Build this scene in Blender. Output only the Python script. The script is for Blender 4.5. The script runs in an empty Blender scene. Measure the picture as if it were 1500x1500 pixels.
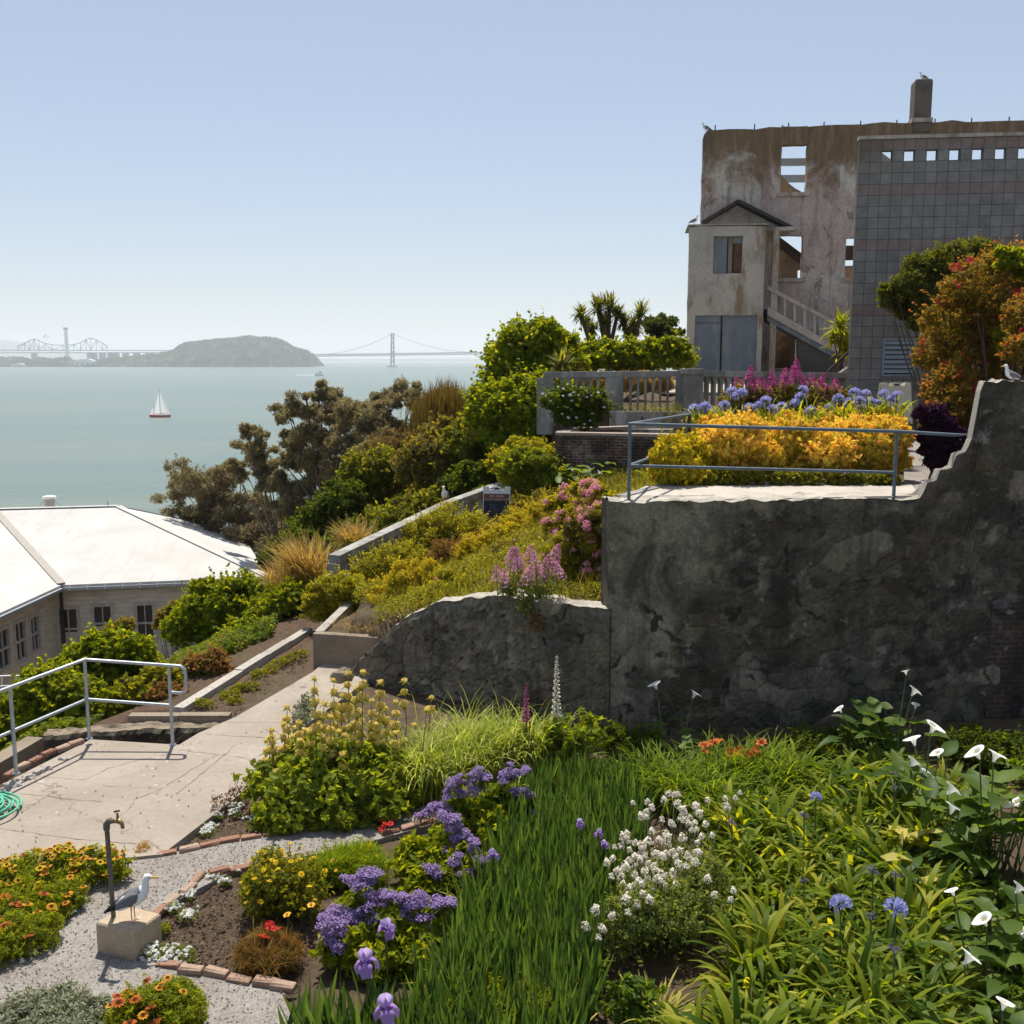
import bpy, math, random
import numpy as np
from mathutils import Vector, Matrix

random.seed(11)
rng = np.random.default_rng(11)
SC = bpy.context.scene
COL = SC.collection
R = math.radians

# ------------------------------------------------------------------ camera
F = 1530.0
PITCH = math.atan((750 - 525) / F)
CZ = 5.3
CPI, SPI = math.cos(PITCH), math.sin(PITCH)
WATER_Z = -34.7
cam = bpy.data.cameras.new('camera')
cam.sensor_width = 36.0
cam.lens = 36.0 * F / 1500.0
cam.clip_start = 0.1
cam.clip_end = 60000.0
camo = bpy.data.objects.new('camera', cam)
camo.location = (0, 0, CZ)
camo.rotation_euler = (R(90) - PITCH, 0, 0)
COL.objects.link(camo)
SC.camera = camo

# ------------------------------------------------------------------ light
SUN_EL, SUN_AZ = R(65), R(-10)          # azimuth from +Y, negative = towards -X
w = bpy.data.worlds.new('World')
SC.world = w
w.use_nodes = True
wn = w.node_tree
wn.nodes.clear()
sky = wn.nodes.new('ShaderNodeTexSky')
sky.sky_type = 'NISHITA'
sky.sun_disc = False
sky.sun_elevation = SUN_EL
sky.sun_rotation = SUN_AZ
sky.altitude = 0
sky.air_density = 1.0
sky.dust_density = 0.5
sky.ozone_density = 2.6
bg = wn.nodes.new('ShaderNodeBackground')
bg.inputs['Strength'].default_value = 0.086
wo = wn.nodes.new('ShaderNodeOutputWorld')
tintn = wn.nodes.new('ShaderNodeMix')
tintn.data_type = 'RGBA'
tintn.blend_type = 'MULTIPLY'
tintn.inputs[0].default_value = 1.0
tintn.inputs[7].default_value = (1.08, 1.0, 0.98, 1.0)
wn.links.new(sky.outputs[0], tintn.inputs[6])
veil = wn.nodes.new('ShaderNodeMix')          # thin high haze that evens out the blue
veil.data_type = 'RGBA'
veil.inputs[0].default_value = 0.42
veil.inputs[7].default_value = (4.1, 4.9, 6.2, 1.0)
wn.links.new(tintn.outputs[2], veil.inputs[6])
wn.links.new(veil.outputs[2], bg.inputs[0])
wn.links.new(bg.outputs[0], wo.inputs[0])
sun = bpy.data.lights.new('sun', 'SUN')
sun.energy = 5.0
sun.angle = R(0.5)
sun.color = (1.0, 0.945, 0.84)
suno = bpy.data.objects.new('sun', sun)
sd = Vector((math.sin(SUN_AZ) * math.cos(SUN_EL), math.cos(SUN_AZ) * math.cos(SUN_EL), math.sin(SUN_EL)))
suno.rotation_euler = sd.to_track_quat('Z', 'Y').to_euler()
suno.location = (0, 0, 60)
COL.objects.link(suno)
SC.view_settings.view_transform = 'Standard'
SC.view_settings.look = 'None'
SC.view_settings.exposure = 0.44
SC.view_settings.gamma = 1.0
SC.render.engine = 'CYCLES'
SC.cycles.max_bounces = 7
SC.cycles.diffuse_bounces = 3
SC.cycles.glossy_bounces = 2
SC.cycles.transmission_bounces = 4
SC.cycles.volume_bounces = 1
SC.cycles.transparent_max_bounces = 6
SC.cycles.use_denoising = True
SC.cycles.sample_clamp_indirect = 6.0

# ------------------------------------------------------------------ picture <-> world
def ray(px, py):
    u = (px - 750.0) / F
    v = (750.0 - py) / F
    return np.array([u, CPI + v * SPI, -SPI + v * CPI])
def at(px, py, Y):
    r = ray(px, py)
    t = Y / r[1]
    return np.array([r[0] * t, Y, CZ + r[2] * t])
def gnd(px, py, z=0.0):
    r = ray(px, py)
    t = (z - CZ) / r[2]
    return np.array([r[0] * t, r[1] * t, z])
class Plane:
    """a vertical plane through two points; pixel rays are met with it"""
    def __init__(s, A, B):
        s.A = np.array(A[:2], float)
        d = np.array(B[:2], float) - s.A
        s.L = np.linalg.norm(d)
        s.d = d / s.L
        s.n = np.array([-s.d[1], s.d[0]])      # points away from the camera when d runs to the right
    def hit(s, px, py):
        """(u along the plane, z)"""
        r = ray(px, py)
        t = s.A.dot(s.n) / r[:2].dot(s.n)
        p = r * t
        return float((p[:2] - s.A).dot(s.d)), float(CZ + p[2])
    def pt(s, u, z, off=0.0):
        q = s.A + s.d * u + s.n * off
        return np.array([q[0], q[1], z])

# ------------------------------------------------------------------ mesh builder
WL = {}
class MB:
    def __init__(s):
        s.V, s.Fc, s.T, s.n = [], [], [], 0
    def add(s, V, Fc, mat=0, tint=0.5, smooth=False):
        V = np.asarray(V, float).reshape(-1, 3)
        Fc = np.asarray(Fc, int)
        s.V.append(V)
        s.T.append(np.broadcast_to(np.asarray(tint, float), (len(V),)).copy())
        s.Fc.append((Fc + s.n, mat, smooth))
        s.n += len(V)
    def addlist(s, V, faces, mat=0, tint=0.5, smooth=False):
        by = {}
        for f in faces:
            by.setdefault(len(f), []).append(f)
        V = np.asarray(V, float).reshape(-1, 3)
        base = s.n
        s.V.append(V)
        s.T.append(np.broadcast_to(np.asarray(tint, float), (len(V),)).copy())
        for k, fs in by.items():
            s.Fc.append((np.asarray(fs, int) + base, mat, smooth))
        s.n += len(V)
    def box(s, c, size, mat=0, ang=0.0, tint=0.5):
        c = np.asarray(c, float)
        h = np.asarray(size, float) / 2
        P = np.array([[x, y, z] for x in (-1, 1) for y in (-1, 1) for z in (-1, 1)]) * h
        ca, sa = math.cos(ang), math.sin(ang)
        P = np.stack([P[:, 0] * ca - P[:, 1] * sa, P[:, 0] * sa + P[:, 1] * ca, P[:, 2]], 1) + c
        s.add(P, [[0, 1, 3, 2], [4, 6, 7, 5], [0, 4, 5, 1], [2, 3, 7, 6], [0, 2, 6, 4], [1, 5, 7, 3]], mat, tint)
    def hexa(s, P8, mat=0, tint=0.5):
        """8 points: bottom ring 0-3, top ring 4-7"""
        s.add(P8, [[3, 2, 1, 0], [4, 5, 6, 7], [0, 1, 5, 4], [1, 2, 6, 5], [2, 3, 7, 6], [3, 0, 4, 7]], mat, tint)
    def bar(s, a, b, wid, hei, mat=0, tint=0.5):
        """rectangular bar from a to b, cross-section wid (horizontal) x hei"""
        a = np.asarray(a, float); b = np.asarray(b, float)
        d = b - a
        d /= np.linalg.norm(d)
        up = np.array([0, 0, 1.0]) if abs(d[2]) < 0.95 else np.array([0, 1.0, 0])
        sx = np.cross(d, up); sx /= np.linalg.norm(sx)
        uz = np.cross(sx, d)
        o = [(-1, -1), (1, -1), (1, 1), (-1, 1)]
        P = [a + sx * wid / 2 * i + uz * hei / 2 * j for i, j in o] + [b + sx * wid / 2 * i + uz * hei / 2 * j for i, j in o]
        s.hexa(P, mat, tint)
    def tube(s, pts, r, sides=8, mat=0, tint=0.5, caps=True, smooth=True):
        pts = np.asarray(pts, float)
        n = len(pts)
        rr = np.broadcast_to(np.asarray(r, float), (n,))
        tan = np.gradient(pts, axis=0)
        tan /= np.linalg.norm(tan, axis=1)[:, None] + 1e-12
        up = np.array([0, 0, 1.0])
        if abs(tan[0].dot(up)) > 0.9: up = np.array([1.0, 0, 0])
        V = []
        s0 = np.cross(tan[0], up); s0 /= np.linalg.norm(s0)
        for i in range(n):
            s0 = s0 - tan[i] * s0.dot(tan[i]); s0 /= np.linalg.norm(s0) + 1e-12
            u0 = np.cross(tan[i], s0)
            for k in range(sides):
                a = 2 * math.pi * k / sides
                V.append(pts[i] + rr[i] * (math.cos(a) * s0 + math.sin(a) * u0))
        fs = [[i * sides + k, i * sides + (k + 1) % sides, (i + 1) * sides + (k + 1) % sides, (i + 1) * sides + k] for i in range(n - 1) for k in range(sides)]
        s.add(V, fs, mat, tint, smooth)
        if caps:
            s.addlist(V[:sides] + V[-sides:], [list(range(sides))[::-1], list(range(sides, 2 * sides))], mat, tint)
    def prism(s, poly, off, mat=0, tint=0.5):
        """closed polygon of 3D points swept by the vector off"""
        P = np.asarray(poly, float)
        n = len(P)
        Q = P + np.asarray(off, float)
        fs = [list(range(n)), list(range(2 * n - 1, n - 1, -1))] + [[i, i + n, (i + 1) % n + n, (i + 1) % n] for i in range(n)]
        s.addlist(np.vstack([P, Q]), fs, mat, tint)
    def lathe(s, c, prof, sides=12, mat=0, tint=0.5):
        c = np.asarray(c, float)
        V = [c + np.array([r * math.cos(2 * math.pi * k / sides), r * math.sin(2 * math.pi * k / sides), z]) for r, z in prof for k in range(sides)]
        n = len(prof)
        fs = [[i * sides + k, i * sides + (k + 1) % sides, (i + 1) * sides + (k + 1) % sides, (i + 1) * sides + k] for i in range(n - 1) for k in range(sides)]
        s.add(V, fs, mat, tint, True)
    def mesh(s, name, mats, org=(0, 0, 0), extra=None):
        me = bpy.data.meshes.new(name)
        V = np.vstack(s.V) - np.asarray(org, float)
        T = np.concatenate(s.T)
        me.vertices.add(len(V))
        me.vertices.foreach_set('co', V.astype(np.float32).ravel())
        loops = np.concatenate([f.ravel() for f, m, q in s.Fc])
        tot = np.concatenate([np.full(len(f), f.shape[1]) for f, m, q in s.Fc])
        start = np.concatenate([[0], np.cumsum(tot)[:-1]])
        me.loops.add(len(loops))
        me.loops.foreach_set('vertex_index', loops.astype(np.int32))
        me.polygons.add(len(tot))
        me.polygons.foreach_set('loop_start', start.astype(np.int32))
        me.polygons.foreach_set('loop_total', tot.astype(np.int32))
        for m in (mats if isinstance(mats, (list, tuple)) else [mats]):
            me.materials.append(m)
        me.polygons.foreach_set('material_index', np.concatenate([np.full(len(f), m) for f, m, q in s.Fc]).astype(np.int32))
        me.polygons.foreach_set('use_smooth', np.concatenate([np.full(len(f), q) for f, m, q in s.Fc]).astype(bool))
        at_ = me.attributes.new('tint', 'FLOAT', 'POINT')
        at_.data.foreach_set('value', T.astype(np.float32))
        if extra is not None:
            e = me.attributes.new('mort', 'FLOAT', 'POINT')
            e.data.foreach_set('value', np.asarray(extra, np.float32))
        me.update(calc_edges=True)
        me.validate()
        return me
    def obj(s, name, mats, parent=None, loc=None, extra=None):
        if parent is not None:
            o = bpy.data.objects.new(name, s.mesh(name, mats, WL[parent.name], extra))
            COL.objects.link(o)
            o.parent = parent
            WL[o.name] = WL[parent.name]
        else:
            if loc is None:
                V = np.vstack(s.V)
                loc = np.array([(V[:, 0].min() + V[:, 0].max()) / 2, (V[:, 1].min() + V[:, 1].max()) / 2, V[:, 2].min()])
            o = bpy.data.objects.new(name, s.mesh(name, mats, loc, extra))
            COL.objects.link(o)
            o.location = tuple(loc)
            WL[o.name] = np.asarray(loc, float)
        return o

def tag(o, label=None, cat=None, group=None, kind=None):
    if label: o['label'] = label
    if cat: o['category'] = cat
    if group: o['group'] = group
    if kind: o['kind'] = kind
    return o
def thing(name, label, cat, loc, group=None, rz=0.0):
    o = bpy.data.objects.new(name, None)
    o.empty_display_size = 0.1
    COL.objects.link(o)
    o.location = tuple(float(v) for v in loc)
    o.rotation_euler = (0, 0, rz)
    WL[o.name] = np.asarray(loc, float)
    return tag(o, label, cat, group)
def inst(name, mesh, parent, loc, scale=1.0, rot=(0, 0, 0)):
    """a part that shares its mesh with its repeats"""
    o = bpy.data.objects.new(name, mesh)
    COL.objects.link(o)
    L = np.asarray(loc, float)
    if parent is not None:
        o.parent = parent
        L = L - WL[parent.name]
    o.location = tuple(L)
    o.scale = (scale,) * 3 if not hasattr(scale, '__len__') else scale
    o.rotation_euler = rot
    return o
def copy_tree(o, parent=None):
    c = o.copy()
    COL.objects.link(c)
    if parent is not None: c.parent = parent
    for ch in [k for k in o.children]:
        copy_tree(ch, c)
    return c

# ------------------------------------------------------------------ materials
MATS = {}
class NT:
    def __init__(s, name):
        s.m = bpy.data.materials.new(name)
        s.m.use_nodes = True
        s.t = s.m.node_tree
        s.t.nodes.clear()
        s.out = s.t.nodes.new('ShaderNodeOutputMaterial')
    def n(s, typ, ins=None, **props):
        x = s.t.nodes.new('ShaderNode' + typ)
        for k, v in props.items():
            setattr(x, k, v)
        for k, v in (ins or {}).items():
            sock = x.inputs[k]
            if hasattr(v, 'is_output') or isinstance(v, bpy.types.NodeSocket):
                s.t.links.new(v, sock)
            else:
                if isinstance(v, tuple) and len(v) == 3 and sock.type == 'RGBA': v = v + (1.0,)
                sock.default_value = v
        return x
    def co(s):
        return s.n('TexCoord').outputs['Object']
    def noise(s, vec, scale, detail=4.0, rough=0.6, dist=0.0):
        return s.n('TexNoise', {'Vector': vec, 'Scale': scale, 'Detail': detail, 'Roughness': rough, 'Distortion': dist}).outputs['Fac']
    def ramp(s, fac, stops, interp='LINEAR'):
        r = s.n('ValToRGB', {'Fac': fac})
        cr = r.color_ramp
        cr.interpolation = interp
        while len(cr.elements) < len(stops): cr.elements.new(0.5)
        for e, (p, c) in zip(cr.elements, stops):
            e.position = p
            if not hasattr(c, '__len__'): c = (c, c, c)
            e.color = tuple(c) + (1.0,)
        return r.outputs['Color']
    def mix(s, fac, a, b, mode='MIX'):
        x = s.n('Mix', data_type='RGBA', blend_type=mode)
        for k, v in (('Factor', fac), ('A', a), ('B', b)):
            sock = [i for i in x.inputs if i.name == k and i.type == ('VALUE' if k == 'Factor' else 'RGBA')][0]
            if isinstance(v, bpy.types.NodeSocket): s.t.links.new(v, sock)
            else: sock.default_value = v if k == 'Factor' else tuple(v)[:3] + (1.0,)
        return [o for o in x.outputs if o.type == 'RGBA'][0]
    def math(s, op, a, b=None, c=None):
        x = s.n('Math', operation=op)
        for i, v in enumerate((a, b, c)):
            if v is None: continue
            if isinstance(v, bpy.types.NodeSocket): s.t.links.new(v, x.inputs[i])
            else: x.inputs[i].default_value = v
        return x.outputs[0]
    def bump(s, h, strength=0.3, dist=0.02):
        return s.n('Bump', {'Height': h, 'Strength': strength, 'Distance': dist}).outputs['Normal']
    def attr(s, name='tint'):
        return s.n('Attribute', attribute_name=name).outputs['Fac']
    def principled(s, col, rough=0.8, spec=0.3, metal=0.0, normal=None):
        p = s.n('BsdfPrincipled', {'Base Color': col, 'Roughness': rough, 'Metallic': metal, 'Specular IOR Level': spec})
        if normal is not None: s.t.links.new(normal, p.inputs['Normal'])
        return p.outputs[0]
    def done(s, sh):
        s.t.links.new(sh, s.out.inputs['Surface'])
        MATS[s.m.name] = s.m
        return s.m

def leaf(name, c0, c1, trans=0.42, rough=0.5, spec=0.06, c2=None, tcol=None):
    """leaf tissue: colour drifts with the leaf's own random tint; light also comes through"""
    t = NT(name)
    f = t.attr()
    stops = [(0.0, c0), (1.0, c1)] if c2 is None else [(0.0, c0), (0.72, c1), (1.0, c2)]
    col = t.ramp(f, stops)
    a = t.principled(col, rough, spec)
    tc = t.mix(1.0, col, tcol or (3.0, 2.6, 0.5), 'MULTIPLY')
    b = t.n('BsdfTranslucent', {'Color': tc}).outputs[0]
    m = t.n('MixShader', {0: trans, 1: a, 2: b}).outputs[0]
    return t.done(m)
def petal(name, c0, c1, trans=0.35):
    t = NT(name)
    col = t.ramp(t.attr(), [(0.0, c0), (1.0, c1)])
    a = t.principled(col, 0.6, 0.15)
    b = t.n('BsdfTranslucent', {'Color': col}).outputs[0]
    return t.done(t.n('MixShader', {0: trans, 1: a, 2: b}).outputs[0])
def plain(name, c, rough=0.7, spec=0.3, metal=0.0, var=0.15, scale=8.0, bump=0.0):
    t = NT(name)
    co = t.co()
    nz = t.noise(co, scale, 5.0, 0.65)
    lo = tuple(x * (1 - var) for x in c); hi = tuple(min(1, x * (1 + var)) for x in c)
    col = t.ramp(nz, [(0.3, lo), (0.7, hi)])
    return t.done(t.principled(col, rough, spec, metal, t.bump(nz, bump, 0.02) if bump else None))
def concrete(name, c, dark=(0.05, 0.045, 0.04), amount=0.5, scale=1.0, moss=None, bump=0.35, cracks=False, var=0.25):
    t = NT(name)
    co = t.co()
    big = t.noise(co, 0.9 * scale, 6.0, 0.65, 0.4)
    fine = t.noise(co, 22.0 * scale, 4.0, 0.7)
    lo = tuple(x * (1 - var) for x in c); hi = tuple(min(1, x * (1 + .8 * var)) for x in c)
    col = t.ramp(fine, [(0.3, lo), (0.7, hi)])
    st = t.ramp(big, [(0.42, 0.0), (0.68, 1.0)])
    col = t.mix(t.math('MULTIPLY', st, amount), col, dark)
    if moss is not None:
        mp = t.n('Mapping', {'Vector': co, 'Scale': (1.2, 1.2, 0.35)}).outputs[0]
        mn = t.noise(mp, 1.4 * scale, 5.0, 0.7)
        col = t.mix(t.math('MULTIPLY', t.ramp(mn, [(0.5, 0.0), (0.62, 1.0)]), 0.7), col, moss)
    h = t.math('ADD', fine, t.math('MULTIPLY', big, 0.6))
    if cracks:
        wv = t.n('VectorMath', {0: co, 1: t.n('TexNoise', {'Vector': co, 'Scale': 2.2, 'Detail': 4.0}).outputs['Color']}, operation='ADD').outputs[0]
        ed = t.n('TexVoronoi', {'Vector': wv, 'Scale': 0.42}, feature='DISTANCE_TO_EDGE').outputs['Distance']
        ck = t.ramp(ed, [(0.0, 1.0), (0.009, 0.0)])
        sel = t.ramp(t.noise(co, 0.7, 2.0), [(0.45, 0.0), (0.55, 1.0)])
        col = t.mix(t.math('MULTIPLY', t.math('MULTIPLY', ck, sel), 0.75), col, (0.09, 0.075, 0.06))
        sp = t.ramp(t.noise(co, 9.0, 2.0, 0.5), [(0.70, 0.0), (0.76, 1.0)])
        col = t.mix(t.math('MULTIPLY', sp, 0.4), col, (0.62, 0.6, 0.56))
    return t.done(t.principled(col, 0.9, 0.2, 0.0, t.bump(h, bump, 0.02)))
def rubble(name, stones, mort, dirt=0.6):
    """stone wall: 'tint' is each stone's own value, 'mort' how near the joint"""
    t = NT(name)
    co = t.co()
    col = t.ramp(t.attr(), stones)
    fine = t.noise(co, 16.0, 6.0, 0.7)
    col = t.mix(0.6, col, t.ramp(fine, [(0.3, 0.35), (0.7, 1.6)]), 'MULTIPLY')
    mo = t.attr('mort')
    gap = t.ramp(t.noise(co, 1.9, 5.0, 0.7), [(0.44, 0.0), (0.58, 1.0)])
    col = t.mix(t.math('MULTIPLY', mo, t.math('MULTIPLY_ADD', gap, 0.35, 0.25)), col, mort)
    render_ = t.ramp(t.noise(co, 0.75, 6.0, 0.7, 0.8), [(0.46, 0.0), (0.56, 1.0)])
    col = t.mix(t.math('MULTIPLY', render_, 0.55), col, t.ramp(fine, [(0.3, (0.10, 0.086, 0.062)), (0.7, (0.26, 0.225, 0.17))]))
    void_shade = t.ramp(t.noise(co, 2.2, 3.0, 0.6, 1.0), [(0.33, 1.0), (0.385, 0.0)])
    col = t.mix(t.math('MULTIPLY', void_shade, 0.85), col, (0.012, 0.011, 0.010))  # near-black blotches put the shade of masonry voids into the colour
    big = t.noise(co, 1.3, 7.0, 0.7, 0.6)
    col = t.mix(t.math('MULTIPLY', t.ramp(big, [(0.45, 0.0), (0.62, 1.0)]), dirt), col, (0.028, 0.026, 0.022))
    drip = t.noise(t.n('Mapping', {'Vector': co, 'Scale': (2.6, 2.6, 0.22)}).outputs[0], 1.5, 6.0, 0.7)
    col = t.mix(t.math('MULTIPLY', t.ramp(drip, [(0.5, 0.0), (0.66, 1.0)]), 0.5), col, (0.03, 0.027, 0.02))
    brn = t.noise(co, 0.55, 4.0, 0.6)
    col = t.mix(t.math('MULTIPLY', t.ramp(brn, [(0.5, 0.0), (0.7, 1.0)]), 0.4), col, (0.11, 0.075, 0.04))
    lime = t.noise(co, 2.6, 7.0, 0.75, 0.3)
    col = t.mix(t.math('MULTIPLY', t.ramp(lime, [(0.58, 0.0), (0.68, 1.0)]), 0.7), col, (0.34, 0.32, 0.27))
    lich = t.noise(co, 4.0, 5.0, 0.7)
    col = t.mix(t.math('MULTIPLY', t.ramp(lich, [(0.62, 0.0), (0.7, 1.0)]), 0.35), col, (0.13, 0.15, 0.10))
    return t.done(t.principled(col, 0.92, 0.15, 0.0, t.bump(fine, 0.5, 0.03)))
def brickmat(name, ang, c1, c2, mort, bw=0.215, bh=0.075, off=0.5, msize=0.012, dirt=0.6, lime=0.0, bump=0.5):
    t = NT(name)
    co = t.co()
    r = t.n('Mapping', {'Vector': co, 'Rotation': (0, 0, -ang)}).outputs[0]
    sx = t.n('SeparateXYZ', {0: r})
    v = t.n('CombineXYZ', {0: t.math('ADD', sx.outputs[0], sx.outputs[1]), 1: sx.outputs[2], 2: 0.0}).outputs[0]
    b = t.n('TexBrick', {'Vector': v, 'Color1': c1, 'Color2': c2, 'Mortar': mort, 'Scale': 1.0, 'Mortar Size': msize, 'Mortar Smooth': 0.3,
                         'Brick Width': bw, 'Row Height': bh, 'Bias': 0.0}, offset=off)
    col = t.mix(0.5, b.outputs['Color'], t.ramp(t.noise(co, 14.0, 5.0, 0.7), [(0.3, 0.45), (0.7, 1.5)]), 'MULTIPLY')
    big = t.noise(co, 0.9, 6.0, 0.7, 0.5)
    col = t.mix(t.math('MULTIPLY', t.ramp(big, [(0.42, 0.0), (0.58, 1.0)]), dirt), col, (0.02, 0.018, 0.016))
    if lime:
        col = t.mix(t.math('MULTIPLY', t.ramp(t.noise(co, 1.1, 7.0, 0.7), [(0.52, 0.0), (0.62, 1.0)]), lime), col, (0.42, 0.40, 0.37))
    return t.done(t.principled(col, 0.9, 0.2, 0.0, t.bump(b.outputs['Fac'], -bump, 0.01)))
# ------------------------------------------------------------------ palette of the setting
m_soil = (lambda t: t.done(t.principled(
    t.mix(t.ramp(t.noise(t.co(), 0.35, 4.0), [(0.4, 0.0), (0.65, 1.0)]),
          t.ramp(t.noise(t.co(), 11.0, 8.0, 0.75), [(0.28, (0.055, 0.035, 0.025)), (0.6, (0.145, 0.095, 0.068)), (0.8, (0.24, 0.175, 0.13))]),
          t.ramp(t.noise(t.co(), 5.0, 8.0, 0.75), [(0.3, (0.05, 0.04, 0.022)), (0.6, (0.13, 0.105, 0.06)), (0.8, (0.22, 0.19, 0.11))])),
    0.95, 0.1, 0.0, t.bump(t.noise(t.co(), 14.0, 8.0, 0.8), 0.9, 0.05))))(NT('garden_soil'))
m_gravel = (lambda t: t.done(t.principled(
    t.mix(0.45, t.ramp(t.n('TexVoronoi', {'Vector': t.co(), 'Scale': 60.0}).outputs['Color'], [(0.15, (0.125, 0.11, 0.098)), (0.55, (0.225, 0.20, 0.18)), (0.9, (0.34, 0.31, 0.28))]),
          t.ramp(t.noise(t.co(), 1.6, 5.0), [(0.35, (0.19, 0.16, 0.135)), (0.65, (0.30, 0.285, 0.265))])),
    0.95, 0.2, 0.0, t.bump(t.n('TexVoronoi', {'Vector': t.co(), 'Scale': 60.0}).outputs['Distance'], -0.6, 0.02))))(NT('gravel'))
m_patio = concrete('patio_concrete', (0.335, 0.285, 0.238), (0.21, 0.17, 0.13), 0.6, 0.6, cracks=True, bump=0.12, var=0.12)
m_kerb = concrete('kerb_concrete', (0.40, 0.365, 0.32), (0.14, 0.12, 0.1), 0.5, 1.2)
m_grey = concrete('old_concrete', (0.27, 0.255, 0.23), (0.085, 0.078, 0.07), 0.6, 1.0, moss=(0.42, 0.41, 0.38))
m_galv = plain('galvanised_steel', (0.40, 0.43, 0.46), 0.45, 0.5, 0.55, 0.18, 14.0)
m_railpaint = plain('blue_grey_rail_paint', (0.13, 0.165, 0.195), 0.55, 0.3, 0.0, 0.25, 9.0)
m_white = plain('white_paint', (0.8, 0.8, 0.78), 0.6, 0.3, 0.0, 0.05)
m_black = plain('black', (0.02, 0.02, 0.022), 0.6, 0.3)
m_dark = plain('dark_timber', (0.055, 0.045, 0.04), 0.85, 0.2, 0.0, 0.3, 6.0, 0.2)

# ------------------------------------------------------------------ terrain
# hill edge: to its left (and beyond) the hillside falls away to the bay
EDGE = [(-9.5, 2.0), (-7.6, 9.0), (-6.7, 13.3), (-6.1, 15.1), (-5.2, 16.0), (-4.2, 20.6), (-3.9, 21.4), (-0.4, 28.3), (0.2, 33.0), (2.0, 40.0), (4.0, 48.0), (10.0, 62.0), (40.0, 66.0)]
EDGE_Z = [0.0, 0.0, -0.2, -0.3, -0.05, 0.1, 0.3, 1.3, 2.6, 3.7, 4.2, 4.4, 4.4]
def edge_info(x, y):
    x = np.asarray(x, float); y = np.asarray(y, float)
    best = np.full(x.shape, 1e9); sgn = np.zeros(x.shape); ez = np.zeros(x.shape)
    for i in range(len(EDGE) - 1):
        ax, ay = EDGE[i]; bx, by = EDGE[i + 1]
        dx, dy = bx - ax, by - ay
        L2 = dx * dx + dy * dy
        t = np.clip(((x - ax) * dx + (y - ay) * dy) / L2, 0, 1)
        qx, qy = ax + t * dx, ay + t * dy
        d = np.hypot(x - qx, y - qy)
        cr = dx * (y - ay) - dy * (x - ax)
        m = d < best
        best = np.where(m, d, best); sgn = np.where(m, np.sign(cr), sgn)
        ez = np.where(m, EDGE_Z[i] + t * (EDGE_Z[i + 1] - EDGE_Z[i]), ez)
    return best, sgn, ez
SLOPE_PTS = np.array([(-3.2, 17.3, .55), (-4.0, 21, .30), (1.3, 14.6, 1.70), (1.2, 17, 2.0), (-1, 16.2, 1.30), (-1.5, 20, .95), (-.1, 28, 1.35), (0, 25, 1.3),
                      (.6, 23, 1.55), (1.2, 20, 2.2), (1.6, 24, 2.05), (2, 26, 2.2), (-2, 24, .85), (3.2, 26.5, 2.25), (2.9, 21, 2.4), (-3.0, 19.0, .8), (2, 32, 2.6), (6, 24, 2.6)])
def tps(pts):
    n = len(pts)
    d = np.hypot(pts[:, None, 0] - pts[None, :, 0], pts[:, None, 1] - pts[None, :, 1])
    K = d * d * np.log(d + 1e-9)
    P = np.column_stack([np.ones(n), pts[:, :2]])
    A = np.block([[K + 0.3 * np.eye(n), P], [P.T, np.zeros((3, 3))]])
    return np.linalg.solve(A, np.concatenate([pts[:, 2], np.zeros(3)]))
TW = tps(SLOPE_PTS)
def slope_z(x, y):
    d = np.hypot(x[..., None] - SLOPE_PTS[:, 0], y[..., None] - SLOPE_PTS[:, 1])
    return (d * d * np.log(d + 1e-9)) @ TW[:-3] + TW[-3] + TW[-2] * x + TW[-1] * y
def inpoly(x, y, poly):
    c = np.zeros(np.shape(x), bool)
    n = len(poly)
    for i in range(n):
        x0, y0 = poly[i][:2]; x1, y1 = poly[(i + 1) % n][:2]
        if y0 == y1: continue
        k = ((y0 > y) != (y1 > y)) & (x < (x1 - x0) * (y - y0) / (y1 - y0) + x0)
        c ^= k
    return c
# the big retaining wall stands on the line WA-WB, the low stone wall on VA-WA
WA = at(893, 800, 14.2); WB = at(1600, 800, 15.05)
VA = np.array([-3.05, 17.15, 0.0])
TERR = [(WA[0] + .2, WA[1] + .25), (2.95, 16.9), (4.6, 19.5), (5.2, 27.5), (11.5, 28.6), (16, 28), (16, 15.2), (WB[0], WB[1] + .25)]
SLOPE = [(-2.95, 17.75), (-2.2, 17.0), (WA[0] + .1, WA[1] + .42), (2.95, 16.9), (4.6, 19.5), (5.0, 27.0), (4.5, 29.5), (1.0, 29.8), (-.4, 28.3), (-3.75, 21.4), (-2.85, 20.6)]
UPPER = [(1.2, 29.8), (5.0, 28.5), (16.2, 28.4), (60, 28.4), (60, 60), (10, 60), (4.0, 47), (2.2, 40), (.4, 33)]
BPAD = [(-60, 36), (-15, 37), (-9.0, 43), (-9.5, 50), (-14, 62), (-60, 62)]
PIT = [tuple(gnd(*p)[:2]) for p in [(-200, 1215), (-10, 1145), (128, 1086), (262, 1091), (290, 1074), (335, 1052), (170, 1046), (90, 1062), (-40, 1090), (-200, 1150)]]
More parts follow.
